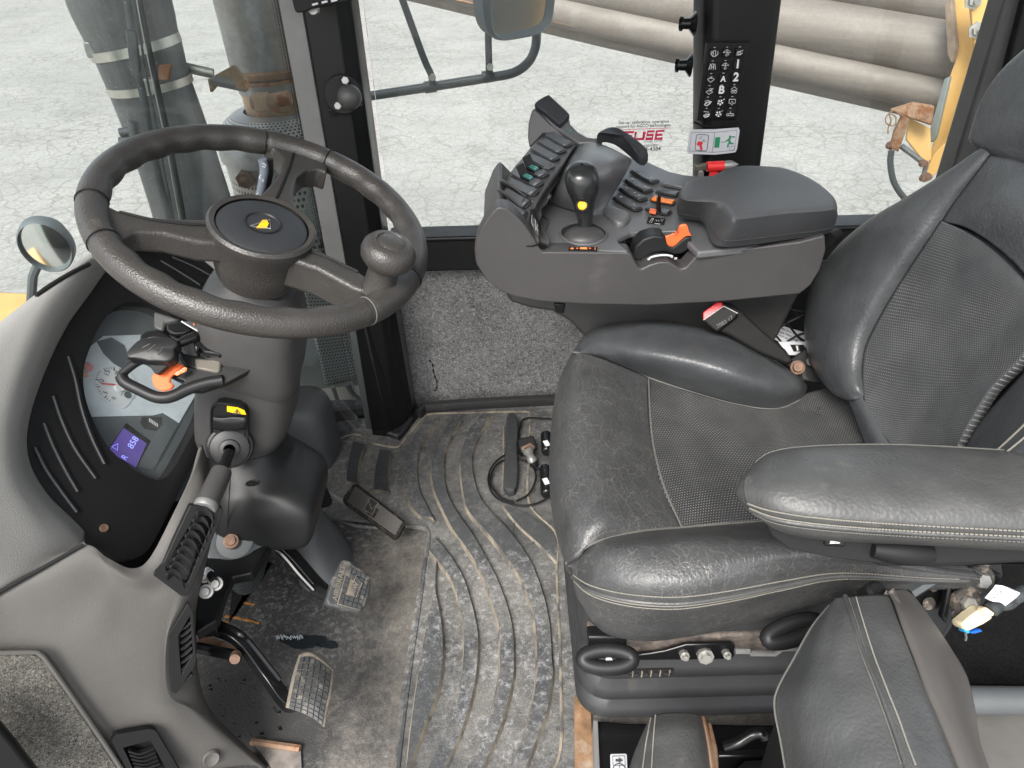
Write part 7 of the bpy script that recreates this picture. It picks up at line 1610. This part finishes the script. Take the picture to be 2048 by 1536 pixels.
# ================================================================= THINGS ON THE PILLARS AND WINDOW
kp = thing('keypad', 'black eighteen-key keypad recessed in the right pillar', 'keypad', BPF(1450, 160))
KPP = Y(1.5165)
obj('plate', slab(KPP, cN([(1085, 132), (1525, 122), (1392, 922), (996, 928)]), .006), m_paint2, kp, bevel=.002)
obj('rim', MB().tube(even(pts(Y(1.515), cN([(1083, 130), (1300, 118), (1528, 120)])), 12), .0016, 6), m_blk, kp)
obj('recess_lip', MB().tube(even(pts(Y(1.516), cN([(960, 940), (1060, 985), (1200, 992), (1330, 975), (1400, 930)])), 20), .0022, 6), m_paint2, kp)
rowc = [[(1172, 238), (1300, 234), (1430, 232)], [(1152, 375), (1283, 372), (1410, 362)], [(1136, 505), (1262, 500), (1390, 495)], [(1120, 628), (1245, 622), (1373, 617)], [(1104, 745), (1231, 742), (1353, 740)], [(1090, 860), (1213, 860), (1334, 858)]]
K2 = Y(1.5085)
def ln(*l, r=.0006, cl=False): return (l, r, cl)
syms = {
 (0, 0): [ln((-30, -20), (-38, 5), (-10, 35), (12, 35), (38, 5), (30, -20)), ln((-12, 35), (-12, -5), (-8, -30), (8, -30), (12, -5), (12, 35)), ln((-22, -20), (-26, 10))],
 (0, 1): [ln((-40, -5), (0, -35), (40, -5), cl=True), ln((0, -25), (0, 5)), ln((-12, 20), (0, 8), (10, 22), (-2, 36), cl=True), ln((10, 0), (20, 10), (18, 25))],
 (0, 2): [ln((-28, 10), (-20, -10), (10, -15), (34, -25)), ln((-18, 14), (-8, -4), (10, -6), (14, 10), (0, 20), (-14, 14)), ln((-32, 24), (10, 22), (30, 0))],
 (1, 0): [ln((-34, 30), (-20, -30)), ln((34, 30), (20, -30)), ln((-12, 30), (-10, -20), (0, -32), (10, -20), (12, 30)), ln((-14, 5), (14, 5))],
 (1, 1): [ln((-36, -10), (0, -36), (36, -10), cl=True), ln((0, -30), (0, 0)), ln((-12, 16), (0, 4), (12, 16), (0, 32), cl=True)],
 (2, 0): [ln((-36, 0), (-15, -12), (20, -12), (36, 0), (0, 32), cl=True), ln((0, -12), (8, -30)), ln((-8, -24), (2, -12))],
 (3, 0): [ln((-36, 5), (-15, -5), (20, -5), (36, 5), (0, 32), cl=True), ln((-8, -22), (20, -28)), ln((10, -8), (36, -30))],
 (3, 2): [ln((-32, -8), (0, -36), (32, -8), (20, 0), (-20, 0), cl=True), ln((-30, 15), (-12, 4), (0, 18), (-16, 32), cl=True), ln((0, 18), (14, 4), (32, 15), (16, 32), cl=True)],
 (4, 0): [ln((-30, 20), (-10, 32), (20, 10), (36, -10), (0, -5), (-24, 5), cl=True, r=.0012), ln((-32, -15), (0, -25), (20, -14))],
 (4, 2): [ln((-32, -30), (32, -30), (32, 10), (15, 10)), ln((-32, -30), (-32, 10), (-15, 10)), ln((-16, 8), (0, 30), (16, 8)), ln((-6, -10), (0, 10), (6, -10))],
 (5, 0): [ln((-30, 20), (-10, 35), (25, 20), (32, 0), cl=True, r=.0012), ln((-30, -25), (20, -20), (-20, 5), (20, 5))],
 (5, 2): [ln((-34, 0), (34, 0), (40, 10), (34, 20), (-34, 20), (-40, 10), cl=True), ln((-20, 10), (-19, 10), r=.0018), ln((20, 10), (21, 10), r=.0018), ln((0, -24), (0, -4))]}
for i, row in enumerate(rowc):
    for j, (cx, cy) in enumerate(row):
        c0 = (cx, cy); hw, hh = 44, 45; sk = -6
        q = [(cx - hw + 4, cy - hh), (cx + hw + 4, cy - hh - 2), (cx + hw - 4, cy + hh - 2), (cx - hw - 4, cy + hh)]
        ps = pts(Y(1.512), cN(q)); key = obj('key', MB().prism([p + Vector((0, .003, 0)) for p in ps], (0, -.0055, 0)), m_blk, kp, bevel=.0022, bseg=3, origin=sum(ps, Vector()) / 4)
        pa = pts(Y(1.5145), cN([(cx - 10 + 3, cy - 62), (cx + 10 + 3, cy - 63), (cx + 10, cy - 57), (cx - 10, cy - 56)])); obj('indicator', MB().prism(pa, (0, -.0012, 0)), m_greyp, kp)
        def cn(l): return pts(Y(1.5088), cN([(cx + a - b_ * .12, cy + b_) for a, b_ in l]))
        if (i, j) in syms:
            mb = MB()
            for l, r_, cl_f in syms[(i, j)]: mb.tube(cn(l), r_ * .9, 5, closed=cl_f)
            obj('symbol', mb, m_white, key)
        elif j == 1 and i >= 4:      # fan
            mb = MB()
            for k in range(5):
                a = 2 * math.pi * k / 5; mb.prism(cn([(6 * math.cos(a), 6 * math.sin(a)), (30 * math.cos(a - .2), 30 * math.sin(a - .2)), (32 * math.cos(a + .45), 32 * math.sin(a + .45)), (16 * math.cos(a + .6), 16 * math.sin(a + .6))]), (0, -.0004, 0))
            mb.tube(cn([(28, -30), (42, -32)]), .0006, 5); 
            if i == 4: mb.tube(cn([(36, -38), (35, -25)]), .0006, 5)
            obj('symbol', mb, m_white, key)
        else:
            s = {(1, 2): '1', (2, 2): '2', (2, 1): 'A', (3, 1): 'B'}[(i, j)]
            wd_ = 9 if s == '1' else 28
            a, b_, u = cn([(-wd_, 28), (wd_, 27), (-wd_ + 3, 0)]); vs, fs = text_mesh(s, a, b_, u - a, None, .0, .03)
            obj('symbol', MB().add(vs, fs), m_white, key, smooth=False, solid=.0004, soff=0)
# emergency sticker
es = thing('emergency_exit_sticker', 'white emergency sticker with red hammer and green running man', 'sticker', Y(1.517)(1425, 283))
SA = Y(1.5178); SBb = Y(1.5165)
obj('sheet', MB().prism(even(pts(SA, cN([(925, 1018), (1170, 1015), (1420, 998), (1432, 1010), (1400, 1235), (1385, 1252), (1180, 1276), (905, 1268), (890, 1255), (912, 1030)])), 40, True, smooth=False), (0, -.0006, 0)), m_sticker, es)
K = .0004
obj('border', MB().tube(pts(SBb, cN([(940, 1048), (1172, 1050), (1402, 1025), (1378, 1232), (1165, 1252), (915, 1240)])), K, 4, closed=True), m_dkp, es)
obj('divider', MB().tube(pts(SBb, cN([(1176, 1052), (1150, 1250)])), K, 4), m_dkp, es)
obj('hammer_frame', MB().tube(even(pts(SBb, cN([(1000, 1072), (1095, 1075), (1110, 1095), (1095, 1225), (1080, 1238), (990, 1232), (975, 1215), (988, 1085)])), 30, True), .0007, 4, closed=True), m_dkp, es)
obj('hammer_symbol', MB().prism(pts(SBb, cN([(992, 1165), (1010, 1140), (1048, 1145), (1055, 1168), (1040, 1172), (1052, 1222), (1030, 1235), (1020, 1180), (995, 1182)])), (0, -.0004, 0)), m_redp, es)
for l in ([(1010, 1115), (1035, 1090)], [(1022, 1118), (1050, 1092)], [(1050, 1140), (1070, 1120), (1078, 1132)], [(1050, 1140), (1085, 1142)], [(1045, 1130), (1052, 1118)]): obj('break_line', MB().tube(pts(SBb, cN(l)), K, 4), m_dkp, es)
obj('door_symbol', MB().prism(pts(SBb, cN([(1182, 1100), (1232, 1096), (1220, 1205), (1170, 1205)])), (0, -.0004, 0)), m_greenp, es)
mb = MB()
for l, r_ in (([(1285, 1145), (1240, 1150)], .0006), ([(1328, 1105), (1322, 1140), (1335, 1160)], .0020), ([(1330, 1108), (1355, 1092), (1382, 1098)], .0012), ([(1322, 1120), (1300, 1130), (1286, 1142)], .0011), ([(1335, 1150), (1350, 1165), (1368, 1160)], .0015), ([(1325, 1150), (1312, 1175), (1308, 1200)], .0015)): mb.tube(pts(SBb, cN(l)), r_, 6)
mb.lathe(SBb(*cN([(1330, 1090)])[0]), (0, -1, 0), [(0, .0008), (.0022, .0004), (.0022, 0)], 12); obj('running_figure', mb, m_greenp, es)
obj('corner_mark', MB().tube(pts(SBb, cN([(1328, 1198), (1380, 1186), (1374, 1226), (1325, 1230)])), K, 4, closed=True), m_dkp, es)
# escape hammer
eh = thing('emergency_hammer', 'red emergency hammer with steel point clipped to the right pillar', 'hammer', Y(1.49)(1435, 335))
HM = Y(1.485)
obj('head', MB().tube(pts(HM, cM([(862, 135), (1000, 128)])), ppr(HM(1435, 333), 20), 24), m_red, eh, bevel=.001)
ax_ = (HM(*cM([(1100, 118)])[0]) - HM(*cM([(1000, 128)])[0])).normalized()
obj('point', MB().lathe(HM(*cM([(1000, 127)])[0]), ax_, [(.0095, 0), (.0100, .012), (.0085, .018), (.001, .030)], 20), m_bolt, eh)
obj('clip', slab(Y(1.48), cM([(768, 122), (800, 128), (866, 112), (866, 165), (820, 172), (768, 178)]), .012), M('olive_clip', (.16, .15, .12), .4, metal=.5), eh, bevel=.002)
obj('clip_leg', slab(Y(1.475), cM([(802, 168), (838, 172), (842, 230), (790, 232)]), .006), m_grey2, eh, bevel=.002)
obj('handle', MB().tube(pts(Y(1.487), cM([(925, 170), (900, 260), (880, 330)])), .009, 10), m_red, eh)
obj('screw_hole', MB().lathe(Y(1.5185)(*cM([(890, 80)])[0]), (0, -1, 0), [(0, .0005), (.004, .0005), (.0045, 0)], 14), m_clear, eh)
# hinge studs on the pillar edge
for cx, cy, nm in ((195, 130, 'upper'), (172, 358, 'lower')):
    t = thing('hinge_stud', nm + ' black hinge stud on the left edge of the keypad pillar', 'stud', Y(1.53)(*cC([(cx, cy)])[0]))
    a_, b_ = Y(1.53)(*cC([(cx + 38, cy)])[0]), Y(1.53)(*cC([(cx - 18, cy)])[0])
    obj('bush', MB().lathe(a_, b_ - a_, [(.022, -.004), (.010, .006), (.0095, .02), (.013, .024), (.013, (b_ - a_).length), (.009, (b_ - a_).length + .001), (.0085, (b_ - a_).length - .003), (0, (b_ - a_).length - .003)], 20), m_paint, t)
# window decal
dc = thing('window_decal', 'transparent support decal with magenta logo lettering on the right window', 'decal', Y(1.588)(1285, 270))
DP = Y(1.5885)
def dtext(s, a, b_, u, mat, bold=.0, ital=0.0, size=None): 
    pa, pb_, pu = pts(DP, cL([a, b_, u])); vs, fs = text_mesh(s, pa, pb_, pu - pa, size, 0, bold, ital); return obj('lettering', MB().add(vs, fs), mat, dc, smooth=False, solid=.0003, soff=0)
dtext('Set-up, calibration, operation', (1305, 300), (1745, 286), (1306, 270), m_dkp, .012)
dtext('support for AGCO technologies', (1284, 334), (1760, 318), (1286, 304), m_dkp, .012)
obj('rule', MB().tube(pts(DP, cL([(1274, 352), (1766, 332)])), .0006, 4), m_magp, dc)
mb = MB(); W_ = .0034
def seg(*l): mb.tube([p for p in pts(DP, cL(l))], W_, 4, squash=((0, 1, 0), .12))
seg((1348, 372), (1440, 370)); seg((1340, 405), (1420, 403)); seg((1352, 372), (1338, 438))
seg((1458, 368), (1446, 432), (1520, 430), (1532, 366)); seg((1620, 362), (1560, 366), (1556, 396), (1606, 394), (1600, 428), (1540, 430)); seg((1705, 358), (1640, 362), (1628, 428), (1690, 426)); seg((1636, 395), (1690, 392))
obj('logo', mb, m_magp, dc)
dtext('Contact Center', (1525, 462), (1690, 452), (1527, 440), m_dkp, .0, .3)
dtext('AGCO ANSWERS', (1435, 502), (1645, 495), (1436, 480), m_dkp, .01)
dtext('525-4384', (1492, 538), (1672, 530), (1494, 510), m_dkp, .01)
# ball mount
bm_ = thing('ball_mount', 'round black ball mount bolted to the front right pillar', 'mount', Y(1.46)(686, 188))
BMn = Vector((.15, -.95, .25)).normalized(); c_ = Y(1.462)(*cO([(865, 1290)])[0])
obj('disc', MB().lathe(c_, BMn, [(0, .006), (.034, .006), (.037, .003), (.037, -.008)], 48), m_blk, bm_)
pb_c = Y(1.415)(*cO([(950, 1325)])[0])
obj('neck', MB().tube([c_, pb_c], .012, 20), m_blk, bm_)
obj('ball', MB().lathe(pb_c, BMn, [(.0225 * math.sin(a) + 1e-5, -.0225 * math.cos(a)) for a in [k / 20 * math.pi for k in range(21)]], 40), m_plas, bm_)
for q in ((890, 1100), (790, 1445)): obj('bolt', MB().lathe(Y(1.455)(*cO([q])[0]), BMn, [(0, .006), (.0068, .006), (.0075, .003), (.0075, -.004)], 6), m_bolt, bm_)
for q in ((678, 1258), (708, 1368), (830, 1092)): obj('hole', MB().lathe(Y(1.4555)(*cO([q])[0]), BMn, [(0, .0006), (.0028, .0006), (.003, 0)], 14), m_clear, bm_)
obj('lower_bracket', slab(Y(1.462), cO([(640, 1500), (900, 1480), (1100, 1400), (1110, 1440), (1100, 1480), (880, 1530), (700, 1600)]), .006), m_paint, bm_, bevel=.001)
# display housing hanging into the top of the view
mh = thing('display_housing', 'underside of a black display unit at the top edge by the front pillar', 'display', Y(1.38)(670, 10))
obj('housing', slab(Y(1.38), cO([(110, -300), (150, -60), (185, 100), (205, 160), (240, 182), (330, 168), (430, 125), (850, 40), (1010, 2), (1000, -300)]), .06), m_blk, mh, bevel=.006)
for q in ((480, 55), (610, 25), (740, 5)): obj('vent_opening', MB().box(Y(1.374)(*cO([q])[0]), (.010, .004, .003), Matrix.Rotation(-.2, 3, 'Y')), m_sticker, mh)
obj('pivot', MB().lathe(Y(1.40)(*cO([(455, 130)])[0]), (0, -1, .2), [(0, .004), (.008, .004), (.009, 0), (.009, -.01)], 18), m_grey2, mh)
# column stalk light-blue grip behind the wheel
ss = thing('indicator_stalk', 'grey blue printed indicator stalk seen behind the wheel spoke', 'stalk', Y(1.05)(525, 350))
YS = Y(1.06)
obj('stalk', MB().tube(pts(YS, cA([(1535, 930), (1545, 1000), (1525, 1120), (1490, 1230)])), ppr(YS(525, 350), 17), 14, smooth=16), M('blue_grey_stalk', (.13, .15, .18), .5), ss)
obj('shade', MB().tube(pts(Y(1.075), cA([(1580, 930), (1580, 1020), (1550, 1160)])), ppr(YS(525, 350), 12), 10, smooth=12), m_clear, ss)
for l in ([(1536, 955), (1556, 965), (1548, 980), (1534, 972)], [(1525, 1045), (1515, 1040), (1527, 1022)], [(1542, 1050), (1532, 1058), (1544, 1062)], [(1500, 1140), (1510, 1130)], [(1524, 1140), (1530, 1150)]): obj('symbol', MB().tube(pts(Y(1.046), cA(l)), .0006, 4), m_white, ss)

# yellow side frame of the machine behind the cab: it shows in the side mirror
t = thing('machine_frame', 'yellow machine side frame seen in the side mirror', 'machine frame', (2.6, 1.9, -.4))
obj('upper_beam', MB().box((3.2, 1.95, .22), (3.0, .12, .16)), m_yelp, t, bevel=.01)
obj('lower_beam', MB().box((3.2, 2.0, -.75), (3.0, .12, .16)), m_yelp, t, bevel=.01)
for x_ in (1.9, 2.7, 3.5, 4.4): obj('post', MB().box((x_, 1.97, -.26), (.12, .08, .80)), m_yelp, t, bevel=.006)
obj('tank_panel', MB().box((3.2, 1.5, -.2), (3.0, .5, 1.0)), m_duct, t, bevel=.03)
